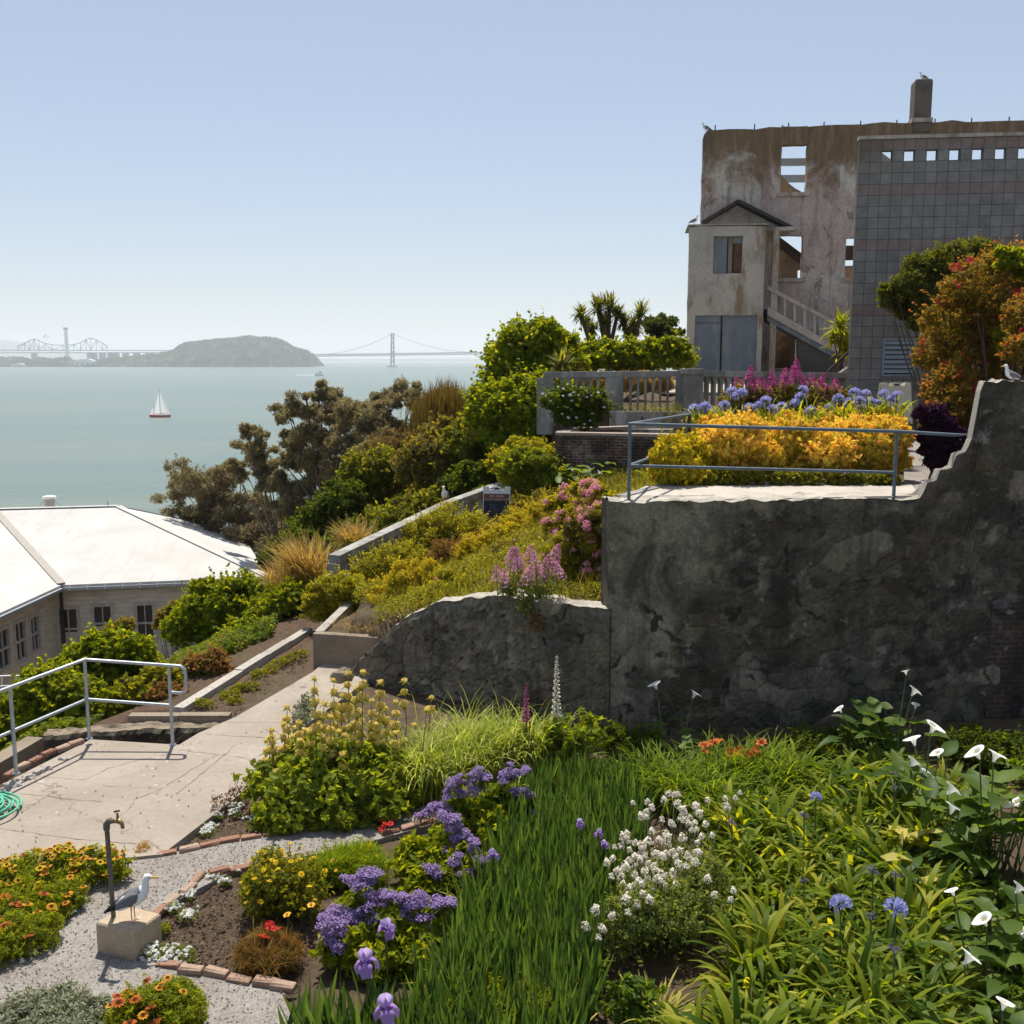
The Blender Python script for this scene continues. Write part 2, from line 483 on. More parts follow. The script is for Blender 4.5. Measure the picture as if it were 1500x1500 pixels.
def ground_z(x, y):
    x = np.asarray(x, float); y = np.asarray(y, float)
    shp = x.shape
    x = x.reshape(-1); y = y.reshape(-1)
    d, sg, ez = edge_info(x, y)
    out = sg > 0
    z0_ = np.where(d < 1.2, ez, np.minimum(ez, 1.2))
    z = np.where(out, z0_ - 0.12 * np.minimum(d, 1.0) - 0.56 * np.maximum(d - 0.7, 0) - 0.012 * np.maximum(d - 6, 0) ** 2, 0.0)
    z = np.where(out & inpoly(x, y, BPAD), np.minimum(z, -8.3), z)
    z = np.maximum(z, WATER_Z - 1.0)
    z = np.where(~out & (y > 34), np.maximum(z, 4.2), z)
    s = inpoly(x, y, SLOPE)
    if s.any(): z[s] = slope_z(x[s], y[s])
    z = np.where(inpoly(x, y, TERR), 3.30, z)
    z = np.where(inpoly(x, y, UPPER), np.clip(3.75 + (y - 29) * 0.06, 3.7, 4.55), z)
    z = np.where(inpoly(x, y, PIT), -0.55, z)
    return z.reshape(shp)
def gz(x, y):
    return float(ground_z(np.array([x]), np.array([y]))[0])
def axis(parts):
    return np.unique(np.concatenate([np.arange(a, b, s) for a, b, s in parts]))
xs = axis([(-220, -60, 8), (-60, -12, 1.5), (-12, 14, .2), (14, 60, 2.0), (60, 121, 10)])
ys = axis([(-14, 5, 1.0), (5, 30, .2), (30, 62, .8), (62, 180, 6)])
GX, GY = np.meshgrid(xs, ys)
GZ = ground_z(GX, GY)
GZ = GZ + 0.03 * np.sin(GX * 2.3 + 1.7 * np.sin(GY * 1.9)) * np.sin(GY * 2.9) + rng.normal(0, .012, GZ.shape)
def grid_faces(ny, nx):
    i = np.arange(ny - 1)[:, None] * nx + np.arange(nx - 1)[None, :]
    i = i.ravel()
    return np.stack([i, i + 1, i + nx + 1, i + nx], 1)
mb = MB()
mb.add(np.stack([GX.ravel(), GY.ravel(), GZ.ravel()], 1), grid_faces(len(ys), len(xs)), 0, .5, True)
tag(mb.obj('terrain', m_soil, loc=(0, 0, 0)), kind='structure')

# sheets: gravel path and concrete patio
m_crack = plain('crack_dirt', (.19, .155, .12), .95, .1, 0, .4)
def sheet(name, pix, z, thick, mat, lines=()):
    P = [gnd(px, py, z) for px, py in pix]
    mb = MB()
    mb.prism([p - np.array([0, 0, thick]) for p in P], (0, 0, thick))
    for ln in lines:
        Q = np.array([gnd(x, y, z + .004) for x, y in ln])
        Q2 = np.concatenate([np.linspace(a_, b_, 7)[:-1] for a_, b_ in zip(Q[:-1], Q[1:])] + [Q[-1:]])
        Q2[1:-1, :2] += rng.normal(0, .009, (len(Q2) - 2, 2))
        V = []
        for i, q in enumerate(Q2):
            d = Q2[min(i + 1, len(Q2) - 1)] - Q2[max(i - 1, 0)]; n_ = np.array([-d[1], d[0], 0]) / np.linalg.norm(d[:2]); w_ = .0035 * rng.uniform(.3, 1.4)
            V += [q - n_ * w_, q + n_ * w_]
        mb.add(V, [[2 * i, 2 * i + 2, 2 * i + 3, 2 * i + 1] for i in range(len(Q2) - 1)], 1)
    return tag(mb.obj(name, [mat, m_crack] if lines else mat, loc=(0, 0, 0)), kind='structure')
GRAVEL = [(-120, 1310), (60, 1262), (190, 1252), (235, 1252), (400, 1220), (470, 1214), (600, 1188), (735, 1140), (770, 1150), (640, 1205), (560, 1228), (480, 1247),
          (400, 1264), (338, 1278), (290, 1302), (215, 1345), (222, 1380), (232, 1410), (410, 1447), (470, 1600), (-120, 1600)]
sheet('gravel_path', GRAVEL, 0.055, 0.2, m_gravel)
PATIO = [(-120, 1300), (-120, 1212), (0, 1158), (22, 1139), (133, 1083), (262, 1091), (290, 1074), (345, 1050), (457, 985), (500, 950), (600, 950), (520, 1010), (430, 1075), (395, 1130), (238, 1251), (190, 1256), (60, 1266)]
sheet('concrete_path', PATIO, 0.085, 0.7, m_patio, [[(60, 1137), (125, 1142), (160, 1125), (198, 1114), (250, 1104)], [(30, 1162), (86, 1168), (112, 1171), (150, 1174)], [(150, 1150), (237, 1155), (301, 1114), (320, 1106)], [(150, 1212), (189, 1186), (196, 1172), (237, 1155)], [(262, 1099), (330, 1106), (395, 1113)], [(300, 1075), (340, 1078), (420, 1082)], [(326, 1057), (400, 1058), (440, 1060)], [(0, 1213), (60, 1222), (140, 1232), (200, 1236)], [(345, 1090), (300, 1130), (262, 1160)]])
CLOD = [(225, 1345), (290, 1302), (340, 1282), (400, 1268), (440, 1300), (470, 1400), (420, 1440), (240, 1408)]
BOUNCE = [(5.0, 34.6), (13.5, 34.6), (13.5, 40.0), (8.0, 40.4), (6.0, 39.5), (4.6, 37.0)]
mb = MB(); mb.prism([(x, y, gz(x, y) + .05) for x, y in BOUNCE], (0, 0, .06))
tag(mb.obj('bounce_sheet', concrete('pale_bounce_concrete', (.42, .38, .32), (.28, .24, .19), .4, .6), loc=(0, 0, 0)), kind='structure')  # added pale sheet that bounces sunlight up onto the building fronts
# loose stones on the gravel
sm = MB()
gp = [gnd(px, py)[:2] for px, py in GRAVEL]
pts = rng.uniform((-6, 7.6), (1.5, 13.5), (16000, 2))
pts = pts[inpoly(pts[:, 0], pts[:, 1], gp)]
oct_ = np.array([[1, 0, 0], [0, 1, 0], [-1, 0, 0], [0, -1, 0], [0, 0, .7], [0, 0, -.7]], float)
of = np.array([[0, 1, 4], [1, 2, 4], [2, 3, 4], [3, 0, 4], [1, 0, 5], [2, 1, 5], [3, 2, 5], [0, 3, 5]])
n = len(pts)
sz = rng.uniform(.005, .012, (n, 1, 1)) * rng.uniform(.6, 1.3, (n, 1, 3))
a = rng.uniform(0, 6.28, n)
V = oct_[None] * sz
V = np.stack([V[..., 0] * np.cos(a)[:, None] - V[..., 1] * np.sin(a)[:, None], V[..., 0] * np.sin(a)[:, None] + V[..., 1] * np.cos(a)[:, None], V[..., 2]], -1)
V = V + np.concatenate([pts, np.full((n, 1), .06)], 1)[:, None]
sm.add(V.reshape(-1, 3), (of[None] + 6 * np.arange(n)[:, None, None]).reshape(-1, 3), 0, np.repeat(rng.uniform(0, 1, n), 6))
t = NT('loose_stone')
m_stone = t.done(t.principled(t.ramp(t.attr(), [(0, (.15, .135, .12)), (.6, (.25, .225, .20)), (1, (.36, .33, .30))]), .9, .2))
tag(sm.obj('gravel_stones', m_stone, loc=(0, 0, 0)), kind='stuff', label='small grey stones lying loose on the gravel path')

cm_ = MB()
for poly_, z_, nn in ((CLOD, .01, 2600), ([(240, 1248), (300, 1215), (385, 1140), (395, 1215), (330, 1230)], .01, 900), ([(280, 1050), (440, 945), (452, 975), (345, 1048)], .02, 900)):
    q_ = np.array([gnd(x, y)[:2] for x, y in poly_]); pp = rng.uniform(q_.min(0), q_.max(0), (nn * 2, 2)); pp = pp[inpoly(pp[:, 0], pp[:, 1], q_)][:nn]
    k_ = len(pp); s_ = rng.gamma(2., .0035, (k_, 1, 1)) * rng.uniform(.6, 1.3, (k_, 1, 3)) + .003
    V = oct_[None] * s_ + rng.normal(0, .002, (k_, 6, 3)) + np.concatenate([pp, (ground_z(pp[:, 0], pp[:, 1]) + z_)[:, None]], 1)[:, None]
    cm_.add(V.reshape(-1, 3), (of[None] + 6 * np.arange(k_)[:, None, None]).reshape(-1, 3), 0, np.repeat(rng.uniform(0, 1, k_), 6))
t = NT('soil_clod')
tag(cm_.obj('soil_clods', t.done(t.principled(t.ramp(t.attr(), [(0, (.05, .033, .024)), (.7, (.135, .09, .065)), (1, (.24, .18, .135))]), .95, .1)), loc=(0, 0, 0)), 'crumbly brown clods on the bare soil beds', None, None, 'stuff')
lt = MB(); pp = rng.uniform((-7.5, 8), (-1.5, 17), (900, 2)); gpp = [gnd(x, y)[:2] for x, y in GRAVEL]; ptp = [gnd(x, y)[:2] for x, y in PATIO]
mk = (inpoly(pp[:, 0], pp[:, 1], gpp) | inpoly(pp[:, 0], pp[:, 1], ptp)); pp = pp[mk][:260]; k_ = len(pp)
zz_ = np.where(inpoly(pp[:, 0], pp[:, 1], ptp), .094, .07)
V = np.array([[-.02, 0, 0], [0, -.008, .004], [.022, 0, .002], [0, .008, .003]])[None] * rng.uniform(.5, 1.3, (k_, 1, 1)); a_ = rng.uniform(0, 6.28, k_)[:, None]
V = np.stack([V[..., 0] * np.cos(a_) - V[..., 1] * np.sin(a_), V[..., 0] * np.sin(a_) + V[..., 1] * np.cos(a_), V[..., 2]], -1) + np.concatenate([pp, zz_[:, None]], 1)[:, None]
lt.add(V.reshape(-1, 3), np.arange(4 * k_).reshape(-1, 4), 0, np.repeat(rng.uniform(0, 1, k_), 4))
tag(lt.obj('leaf_litter', MATS['soil_clod'], loc=(0, 0, 0)), 'dry brown leaf scraps scattered on the path and gravel', None, None, 'stuff')
# ------------------------------------------------------------------ water
t = NT('bay_water')
co = t.co()
sw = t.n('Mapping', {'Vector': co, 'Scale': (.35, 1.0, 1.0)}).outputs[0]
n1 = t.noise(sw, .22, 5.0, .62)
n2 = t.noise(sw, .016, 4.0, .6, .6)
n3 = t.noise(t.n('Mapping', {'Vector': co, 'Scale': (.12, 1.0, 1.0)}).outputs[0], .0045, 4.0, .6, .8)
col = t.ramp(n3, [(.38, (.100, .152, .120)), (.62, (.145, .172, .122))])
col = t.mix(t.math('MULTIPLY', t.ramp(n2, [(.4, 0.), (.62, 1.)]), .8), col, (.085, .135, .112))
wc = t.noise(t.n('Mapping', {'Vector': co, 'Scale': (.30, 1.0, 1.0)}).outputs[0], .12, 2.0, .55)
wc = t.math('MULTIPLY', t.ramp(wc, [(.715, 0.), (.75, 1.)]), t.ramp(t.noise(co, .006, 3.0), [(.45, 0.), (.6, 1.)]))
col = t.mix(t.math('MULTIPLY', wc, .85), col, (.7, .72, .7))
p = t.n('BsdfPrincipled', {'Base Color': col, 'Roughness': .28, 'IOR': 1.33, 'Normal': t.bump(n1, .55, .8)})
m_water = t.done(p.outputs[0])
mb = MB()
wy = [-350, 0, 100, 400, 1500, 5000, 21000]; wx = [-13000, -3000, -600, 0, 600, 3000, 13000]
A, B = np.meshgrid(wx, wy)
mb.add(np.stack([A.ravel(), B.ravel(), np.full(A.size, WATER_Z)], 1), grid_faces(7, 7))
tag(mb.obj('water', m_water, loc=(0, 0, WATER_Z)), kind='structure')

# ------------------------------------------------------------------ far shore
t = NT('far_wood')
co = t.co()
fcol = t.ramp(t.noise(co, .02, 5.0, .7), [(.36, (.012, .018, .010)), (.55, (.045, .055, .028)), (.62, (.10, .09, .055)), (.74, (.30, .26, .2))])
m_far = t.done(t.principled(fcol, .95, .05))
t = NT('far_land')
m_farland = t.done(t.principled(t.ramp(t.noise(t.co(), .004, 5.0, .7), [(.4, (.10, .10, .075)), (.6, (.2, .18, .14)), (.75, (.38, .37, .35))]), .95, .05))
def ridge(name, prof, Y, depth, mat, nx=160, ny=14, rough=6.0, kind='structure'):
    """a hill whose skyline passes through the given picture points when seen from the garden"""
    xs_ = np.linspace(prof[0][0], prof[-1][0], nx)
    top = np.interp(xs_, [p[0] for p in prof], [p[1] for p in prof])
    V, rows = [], []
    for j in range(ny):
        f = j / (ny - 1)
        for i in range(nx):
            P = at(xs_[i], top[i], Y + depth * .5)
            h = P[2] - WATER_Z
            y = Y + depth * f
            s = math.sin(math.pi * min(1, f * 1.0)) ** .7 if f < 1 else 0
            z = WATER_Z - 1 + (h + 1) * s + (rng.normal(0, rough) if 0 < j < ny - 1 and h > 12 else 0)
            x = P[0] * (1 + (y - (Y + depth * .5)) / (Y + depth * .5) * .3)
            V.append((x, y, max(z, WATER_Z - 1)))
    mb = MB()
    mb.add(V, grid_faces(ny, nx), 0, .5, False)
    return tag(mb.obj(name, mat, loc=(0, Y, WATER_Z)), kind=kind)
ISLAND = [(135, 534), (160, 526), (235, 519), (258, 513), (266, 506), (272, 502), (300, 499), (330, 496), (352, 494), (365, 492.5), (385, 494), (402, 495), (418, 500), (430, 509), (440, 511), (448, 513), (458, 521), (463, 530), (466, 538)]
ridge('wooded_island_hill', ISLAND, 4950, 700, m_far, nx=260, ny=30, rough=4.5)
FLAT = [(-60, 524), (-30, 521), (0, 524), (30, 522), (45, 527), (60, 523), (75, 526), (88, 523), (98, 523), (107, 527), (120, 529), (140, 527), (170, 524), (240, 527), (280, 531)]
ridge('low_wooded_shore', FLAT, 5020, 260, m_far, nx=220, ny=9, rough=3.0)
ridge('far_shore_hill', [(-160, 490), (-60, 492), (0, 497), (40, 503), (90, 512), (140, 518), (260, 523), (460, 526), (560, 526), (760, 524), (900, 522), (1200, 516), (1700, 512)], 13500, 2500, m_farland, nx=140, ny=8, rough=6)

m_bridge = plain('bridge_steel', (.17, .19, .21), .7, .2)
m_bpale = plain('pale_far_wall', (.72, .70, .66), .8, .2)
def far_building(pxl, pxr, pyt, pyb, Y, label, floors=2):
    A_, B_ = at(pxl, pyb, Y), at(pxr, pyb, Y)
    z0 = WATER_Z + 1.0
    h = at(pxl, pyt, Y)[2] - z0
    c = (A_ + B_) / 2
    W = B_[0] - A_[0]
    o = thing('far_building', label, 'building', (c[0], Y, z0))
    mb = MB(); mb.box((c[0], Y + 15, z0 + h * .4), (W, 30, h * .8)); mb.obj('wall', m_bpale, o)
    mb = MB()
    x0, x1 = c[0] - W * .52, c[0] + W * .52
    mb.prism([(x0, Y - 1, z0 + h * .8 + .01), (x1, Y - 1, z0 + h * .8 + .01), (c[0] + W * .2, Y - 1, z0 + h), (c[0] - W * .2, Y - 1, z0 + h)], (0, 32, 0)); mb.obj('roof', m_white, o)
    for k in range(4):
        mb = MB(); mb.box((c[0] - W * .36 + W * .24 * k, Y - .2, z0 + h * .4), (W * .12, .4, h * .3)); mb.obj('window', m_bridge, o)
far_building(16, 33, 532.5, 537, 4985, 'low white shed with a bright roof on the far shore left of the tall tower')
far_building(110, 138, 526, 537, 4975, 'long pale two storey block on the far shore right of the tall tower')

def pol(mbx, pts, wid):
    for a_, b_ in zip(pts[:-1], pts[1:]): mbx.bar(a_, b_, wid, wid)
# cantilever bridge behind the low shore
YB = 6300
cb = thing('cantilever_bridge', 'hazy steel cantilever bridge with two peaked trusses behind the low far shore', 'bridge', at(60, 525, YB))
dk = MB()
dk.bar(at(-60, 513, YB), at(262, 513.5, YB), 26, 5); dk.bar(at(-60, 516.8, YB), at(262, 516.5, YB), 26, 5)
dk.obj('deck', m_bridge, cb)
for pk, span in (((50, 496.5), [(26, 507), (36, 503), (43, 499), (50, 496.5), (57, 499), (66, 503), (76, 505), (92, 505.8)]), ((133, 495.3), [(92, 505.8), (108, 505), (118, 502), (126, 497.5), (133, 495.3), (141, 498), (150, 502.5), (157, 507)])):
    tr = MB()
    P = [at(x, y, YB) for x, y in span]
    pol(tr, P, 4.5)
    for i, (x, y) in enumerate(span):
        tr.bar(at(x, y, YB), at(x, 513, YB), 3, 3)
        if i: tr.bar(at(span[i - 1][0], 513 if i % 2 else span[i - 1][1], YB), at(x, y if i % 2 else 513, YB), 2.6, 2.6)
    tr.obj('truss', m_bridge, cb)
for x, wd in ((50, 30), (133, 42), (138, 30), (150, 36), (164, 50), (168, 50), (184, 36), (200, 40), (218, 40)):
    p_ = MB(); a_ = at(x, 517, YB); p_.hexa([(a_[0] + sx * wd / 2, YB + sy * 10, zz) for zz in (WATER_Z - 2, a_[2]) for sx, sy in ((-1, -1), (1, -1), (1, 1), (-1, 1))]); p_.obj('pier', m_bridge, cb)
tw = thing('bridge_tower', 'single pale slender tower rising above the peaked truss bridge', 'tower', at(96, 525, 6200))
mb = MB()
a_ = at(96, 480, 6200)
mb.hexa([(a_[0] + sx * wd, 6200 + sy * wd, zz) for zz, wd in ((WATER_Z - 2, 9.5), (a_[2], 7)) for sx, sy in ((-1, -1), (1, -1), (1, 1), (-1, 1))])
mb.obj('shaft', m_bpale, tw)
mb = MB(); mb.bar(at(96, 479.6, 6200), at(96, 483, 6200), 20, 20); mb.obj('cap', m_bridge, tw)
# suspension bridge to the right of the island
YS = 4900
sb = thing('suspension_bridge', 'hazy grey suspension bridge with one tall tower right of the wooded island', 'bridge', at(575, 538, YS))
def sus(x): return at(x, 519.5 - (x - 455) * .0135, YS)
mb = MB(); mb.bar(sus(440), sus(1100), 24, 3.0); m2 = [p + np.array([0, 0, -8.]) for p in (sus(440), sus(1100))]; mb.bar(m2[0], m2[1], 24, 3.0)
for x in np.arange(442, 1100, 4.0):
    mb.bar(sus(x), sus(x + 2) + np.array([0, 0, -8.]), 2, 2); mb.bar(sus(x + 2) + np.array([0, 0, -8.]), sus(x + 4), 2, 2)
mb.obj('deck', m_bridge, sb)
def tower(x, ytop):
    o = MB()
    for s_ in (-1, 1):
        b_ = at(x, 539, YS); t_ = at(x, ytop, YS)
        o.bar(b_ + np.array([s_ * 7, 0, -3]), t_ + np.array([s_ * 4.6, 0, 0]), 5.5, 12)
    for yy in np.linspace(ytop + 1, 536, 8):
        a_ = at(x, yy, YS); o.bar(a_ + np.array([-7, 0, 0]), a_ + np.array([7, 0, 0]), 8, 4)
    return o
tower(575, 488).obj('tower', m_bridge, sb)
mb = MB(); b_ = at(575, 539, YS); mb.box((b_[0], YS, WATER_Z + 3), (44, 40, 9)); mb.obj('pier', m_bpale, sb)
cbm = MB()
cabL = [at(575 - d, 488.5 + 31 * (1 - (1 - d / 112.) ** 2), YS) for d in np.linspace(0, 112, 16)]
cabR = [at(575 + d, 488.5 + 27 * (1 - (1 - d / 118.) ** 2), YS) for d in np.linspace(0, 118, 16)]
cbm.tube(cabL, 1.0, 4); cbm.tube(cabR, .8, 4)
for c_ in (cabL, cabR):
    for P in c_[1:-1]: cbm.bar(P, (P[0], P[1], sus(575)[2]), .22, .22)
cbm.obj('cable', m_bridge, sb)

# ------------------------------------------------------------------ boats
m_sail = petal('sail_cloth', (.86, .87, .88), (.93, .93, .93), .55)
m_red = plain('red_hull_paint', (.42, .06, .05), .5, .4)
def hull(mb, L, Wd, H, mat0=0, mat1=1):
    st = np.linspace(-.5, .5, 11)
    rows = []
    for u in st:
        b = Wd / 2 * (1 - max(0, (u - .05) / .45) ** 2) * (1 - .25 * max(0, (-u - .3) / .2))
        sh = H * (1 + .25 * (u * 1.6) ** 2)
        rows.append([(u * L, -b * .15, -.3 * H), (u * L, -b * .8, .1 * H), (u * L, -b, sh), (u * L, 0, sh), (u * L, b, sh), (u * L, b * .8, .1 * H), (u * L, b * .15, -.3 * H)])
    V = np.array(rows).reshape(-1, 3)
    fs = []
    for i in range(10):
        for k in range(6): fs.append([i * 7 + k, i * 7 + 7 + k, i * 7 + 8 + k, i * 7 + k + 1])
    return V, fs
Pb = gnd(235, 611, WATER_Z)
sbt = thing('sailboat', 'two masted white sailed boat with a red hull on the open bay', 'sailboat', Pb)
mb = MB(); V, fs = hull(mb, 11, 3.2, 1.1); mb.add(V * 1.3 + Pb, fs); mb.obj('hull', m_red, sbt)
mb = MB(); mb.tube([Pb + (0, 0, .8), Pb + (0, 0, 19.5)], .16, 6); mb.obj('mast', m_galv, sbt)
mb = MB(); mb.tube([Pb + (-4.7, 0, .8), Pb + (-4.7, 0, 8)], .09, 6); mb.obj('mast', m_galv, sbt)
def sail(P, tack, head, clew, belly):
    g = 8; V = []
    for i in range(g + 1):
        for j in range(g + 1):
            f, s_ = i / g, j / g
            A_ = np.array(tack) * (1 - f) + np.array(head) * f; B_ = np.array(clew) * (1 - f) + np.array(head) * f
            q = A_ * (1 - s_) + B_ * s_
            V.append(P + q * 1.3 + np.array([0, belly * math.sin(math.pi * s_) * (1 - f) ** .6, 0]))
    m = MB(); m.add(V, grid_faces(g + 1, g + 1), 0, .5, True); return m
sail(Pb, (-.2, 0, 1.9), (-.2, 0, 14.3), (-3.3, -.7, 2.1), -.6).obj('mainsail', m_sail, sbt)
sail(Pb, (5.3, 0, 1.5), (.3, 0, 14.0), (.5, -.8, 2.6), -.8).obj('jib', m_sail, sbt)
sail(Pb, (-3.8, 0, 1.5), (-3.8, 0, 5.6), (-5.4, -.3, 1.6), -.3).obj('mizzen_sail', m_sail, sbt)
Pf = gnd(468, 550.5, WATER_Z)
fb = thing('ferry', 'small white ferry trailing a wake in front of the far shore', 'boat', Pf)
mb = MB(); V, fs = hull(mb, 22, 8, 3.2); mb.add(V + Pf, fs); mb.obj('hull', m_white, fb)
mb = MB(); mb.box(Pf + (-1.5, 0, 5.2), (14, 6, 3.6)); mb.obj('cabin', m_white, fb)
mb = MB(); mb.box(Pf + (2, 0, 8.3), (5, 4, 2.4)); mb.obj('wheelhouse', m_bridge, fb)
mb = MB()
wkp = [gnd(x, 549.6 + .5 * math.sin(x), WATER_Z + .25) for x in np.linspace(436, 463, 14)]
V = []
for i, q in enumerate(wkp):
    hw = 4 + 16 * (1 - i / 13) * rng.uniform(.7, 1.2)
    V += [q + (0, -hw, 0), q + (0, hw, 0)]
mb.add(V, [[2 * i, 2 * i + 2, 2 * i + 3, 2 * i + 1] for i in range(13)])
tag(mb.obj('wake_foam', m_white), 'white wake foam behind the ferry', kind='stuff')

# ------------------------------------------------------------------ haze
t = NT('haze')
pv = t.n('VolumePrincipled', {'Color': (.90, .94, 1.0), 'Density': 0.98e-4, 'Anisotropy': .2})
t.t.links.new(pv.outputs[0], t.out.inputs['Volume'])
MATS['haze'] = t.m
mb = MB(); mb.box((0, 10200, (365 + WATER_Z - 2) / 2), (28000, 22400, 365 - WATER_Z + 2))
tag(mb.obj('haze', t.m, loc=(0, 10000, 100)), kind='stuff')
# ------------------------------------------------------------------ rubble walls
def worley(u, z, cw, ch, seed):
    """stone pattern: (distance to the joint, stone's random value) for points on a wall"""
    g = np.random.default_rng(seed)
    nu, nz = int(np.ceil((u.max() - u.min()) / cw)) + 4, int(np.ceil((z.max() - z.min()) / ch)) + 4
    gu, gzz = np.meshgrid(np.arange(nu) - 2, np.arange(nz) - 2)
    su = (gu + .5 * (gzz % 2) + g.uniform(-.33, .33, gu.shape)).ravel() * cw + u.min()
    sz_ = (gzz + g.uniform(-.33, .33, gu.shape)).ravel() * ch + z.min()
    val = g.uniform(0, 1, su.shape)
    d1 = np.full(u.shape, 9e9); d2 = d1.copy(); v = np.zeros(u.shape)
    for a_, b_, c_ in zip(su, sz_, val):
        d = np.hypot((u - a_) / cw, (z - b_) / ch)
        m = d < d1
        d2 = np.where(m, d1, np.minimum(d2, d))
        v = np.where(m, c_, v)
        d1 = np.where(m, d, d1)
    return d2 - d1, v
def vnoise(u, z, s, seed):
    g = np.random.default_rng(seed)
    T = g.uniform(-1, 1, (64, 64))
    x, y = u / s, z / s
    xi, yi = np.floor(x).astype(int), np.floor(y).astype(int)
    fx, fy = x - xi, y - yi
    fx, fy = fx * fx * (3 - 2 * fx), fy * fy * (3 - 2 * fy)
    q = lambda i, j: T[i % 64, j % 64]
    return (q(xi, yi) * (1 - fx) + q(xi + 1, yi) * fx) * (1 - fy) + (q(xi, yi + 1) * (1 - fx) + q(xi + 1, yi + 1) * fx) * fy
def rubble_wall(pl, prof, zb, thick, cw=.42, ch=.26, seed=1, depth=.05, smooth_to=None, res=.05, jit=.02, thin=None):
    """front heightfield with a top that follows prof (u,z); real stones stand out of the face"""
    us = np.arange(prof[0][0], prof[-1][0] + res, res)
    tops = np.interp(us, [p[0] for p in prof], [p[1] for p in prof])
    tops = tops + jit * vnoise(us, us * 0, .22, seed + 5) + jit * .5 * vnoise(us, us * 0, .07, seed + 6)
    nz = int((tops.max() - zb) / res)
    f = np.linspace(0, 1, nz)
    U = np.repeat(us[None, :], nz, 0)
    Z = zb + f[:, None] * (tops[None, :] - zb)
    j, v = worley(U, Z, cw, ch, seed)
    edge = np.clip(1 - j / .16, 0, 1)
    wu, wz = .22 * vnoise(U, Z, .6, seed + 3), .16 * vnoise(U, Z, .45, seed + 4)
    j, v = worley(U + wu, Z + wz, cw, ch, seed)
    j2, v2 = worley(U + wz, Z + wu, cw * .45, ch * .5, seed + 31)
    pick = vnoise(U, Z, .9, seed + 12) > .25
    j, v = np.where(pick, j2, j), np.where(pick, v2, v)
    edge = np.clip(1 - j / .2, 0, 1)
    rel = depth * (1 - edge ** 1.5) + .6 * depth * (v - .5) + .35 * depth * vnoise(U, Z, .11, seed + 1) + .9 * depth * vnoise(U, Z, .8, seed + 2)
    if smooth_to is not None:
        k = np.clip((U - smooth_to[0] + .25 * vnoise(U, Z, .5, 3) + (smooth_to[1] - Z) * smooth_to[2]) / .35, 0, 1)
        rel = rel * (.15 + .85 * k); edge = edge * k; v = 1.0 * (1 - k) + v * k
    rel = rel * np.clip((1 - f[:, None]) * 14, .2, 1)
    mbx = MB()
    P = pl.A[None, None, :] + U[..., None] * pl.d - rel[..., None] * pl.n
    V = np.concatenate([P, Z[..., None]], -1).reshape(-1, 3)
    n = len(us)
    mbx.add(V, grid_faces(nz, n), 0, v.ravel(), False)
    mort = [edge.ravel()]
    # top and back
    nt = 9
    T = []
    tk = np.full(len(us), 1.) if thin is None else np.interp(us, thin[0], thin[1])
    for k in range(nt):
        o = thick * k / (nt - 1)
        zz = tops + (.03 * vnoise(us, us * 0 + o * 7, .16, seed + 9) + .025 * vnoise(us, us * 0 + o * 3, .5, seed + 8) if k else 0)
        q = pl.A[None] + us[:, None] * pl.d + ((o if k else 0) * tk)[:, None] * pl.n - (0 if k else 1) * rel[-1][:, None] * pl.n
        T.append(np.concatenate([q, zz[:, None]], 1))
    T = np.array(T).reshape(-1, 3)
    mbx.add(T, grid_faces(nt, n), 1, .5, False); mort.append(np.zeros(len(T)))
    Bk = np.concatenate([T[-n:], np.concatenate([T[-n:, :2], np.full((n, 1), zb)], 1)])
    mbx.add(Bk, grid_faces(2, n), 0, .4, False); mort.append(np.zeros(len(Bk)))
    for e in (0, -1):
        pz = np.linspace(zb, tops[e], 12)
        fr = np.array([pl.pt(us[e], z_, -.0) for z_ in pz]); bk = np.array([pl.pt(us[e], z_, thick) for z_ in pz])
        bk = fr + (bk - fr) * tk[e]; E = np.concatenate([fr, bk]); mbx.add(E, grid_faces(2, 12), 0, .5, False); mort.append(np.zeros(len(E)))
    return mbx, np.concatenate(mort)

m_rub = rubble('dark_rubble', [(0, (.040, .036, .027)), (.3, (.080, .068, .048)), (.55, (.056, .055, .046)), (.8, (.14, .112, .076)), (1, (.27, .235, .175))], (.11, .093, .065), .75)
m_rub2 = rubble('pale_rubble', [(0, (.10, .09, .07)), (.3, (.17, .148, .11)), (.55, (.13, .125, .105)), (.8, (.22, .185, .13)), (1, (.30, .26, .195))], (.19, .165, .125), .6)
m_top = concrete('limed_wall_top', (.44, .40, .34), (.2, .18, .15), .45, 1.5, bump=.6)
PW = Plane(WA, WB)
prof = [PW.hit(*p) for p in [(893, 737), (905, 737), (1000, 735), (1200, 732), (1345, 730), (1350, 728), (1357, 708), (1372, 702), (1376, 688), (1394, 686), (1400, 668), (1416, 662), (1421, 646), (1427, 638), (1424, 612), (1431, 606), (1428, 580), (1438, 572), (1441, 560), (1462, 562), (1470, 556), (1500, 560), (1560, 557), (1640, 560), (1760, 556), (1900, 561), (2050, 557)]]
mbx, mo = rubble_wall(PW, prof, -.3, .5, .46, .30, 4, .024, thin=((PW.hit(1335, 730)[0], PW.hit(1352, 730)[0], PW.hit(1436, 600)[0], PW.hit(1460, 600)[0]), (1., .32, .25, .6)), smooth_to=(1.25, 2.2, .45), res=.045)
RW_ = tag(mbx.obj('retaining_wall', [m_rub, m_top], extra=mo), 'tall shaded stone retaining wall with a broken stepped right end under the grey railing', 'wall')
bp_ = [(1452, 880), (1480, 872), (1520, 868), (1570, 875), (1575, 1075), (1500, 1078), (1448, 1070), (1440, 1040), (1456, 1010), (1438, 985), (1446, 950), (1432, 930), (1450, 905)]
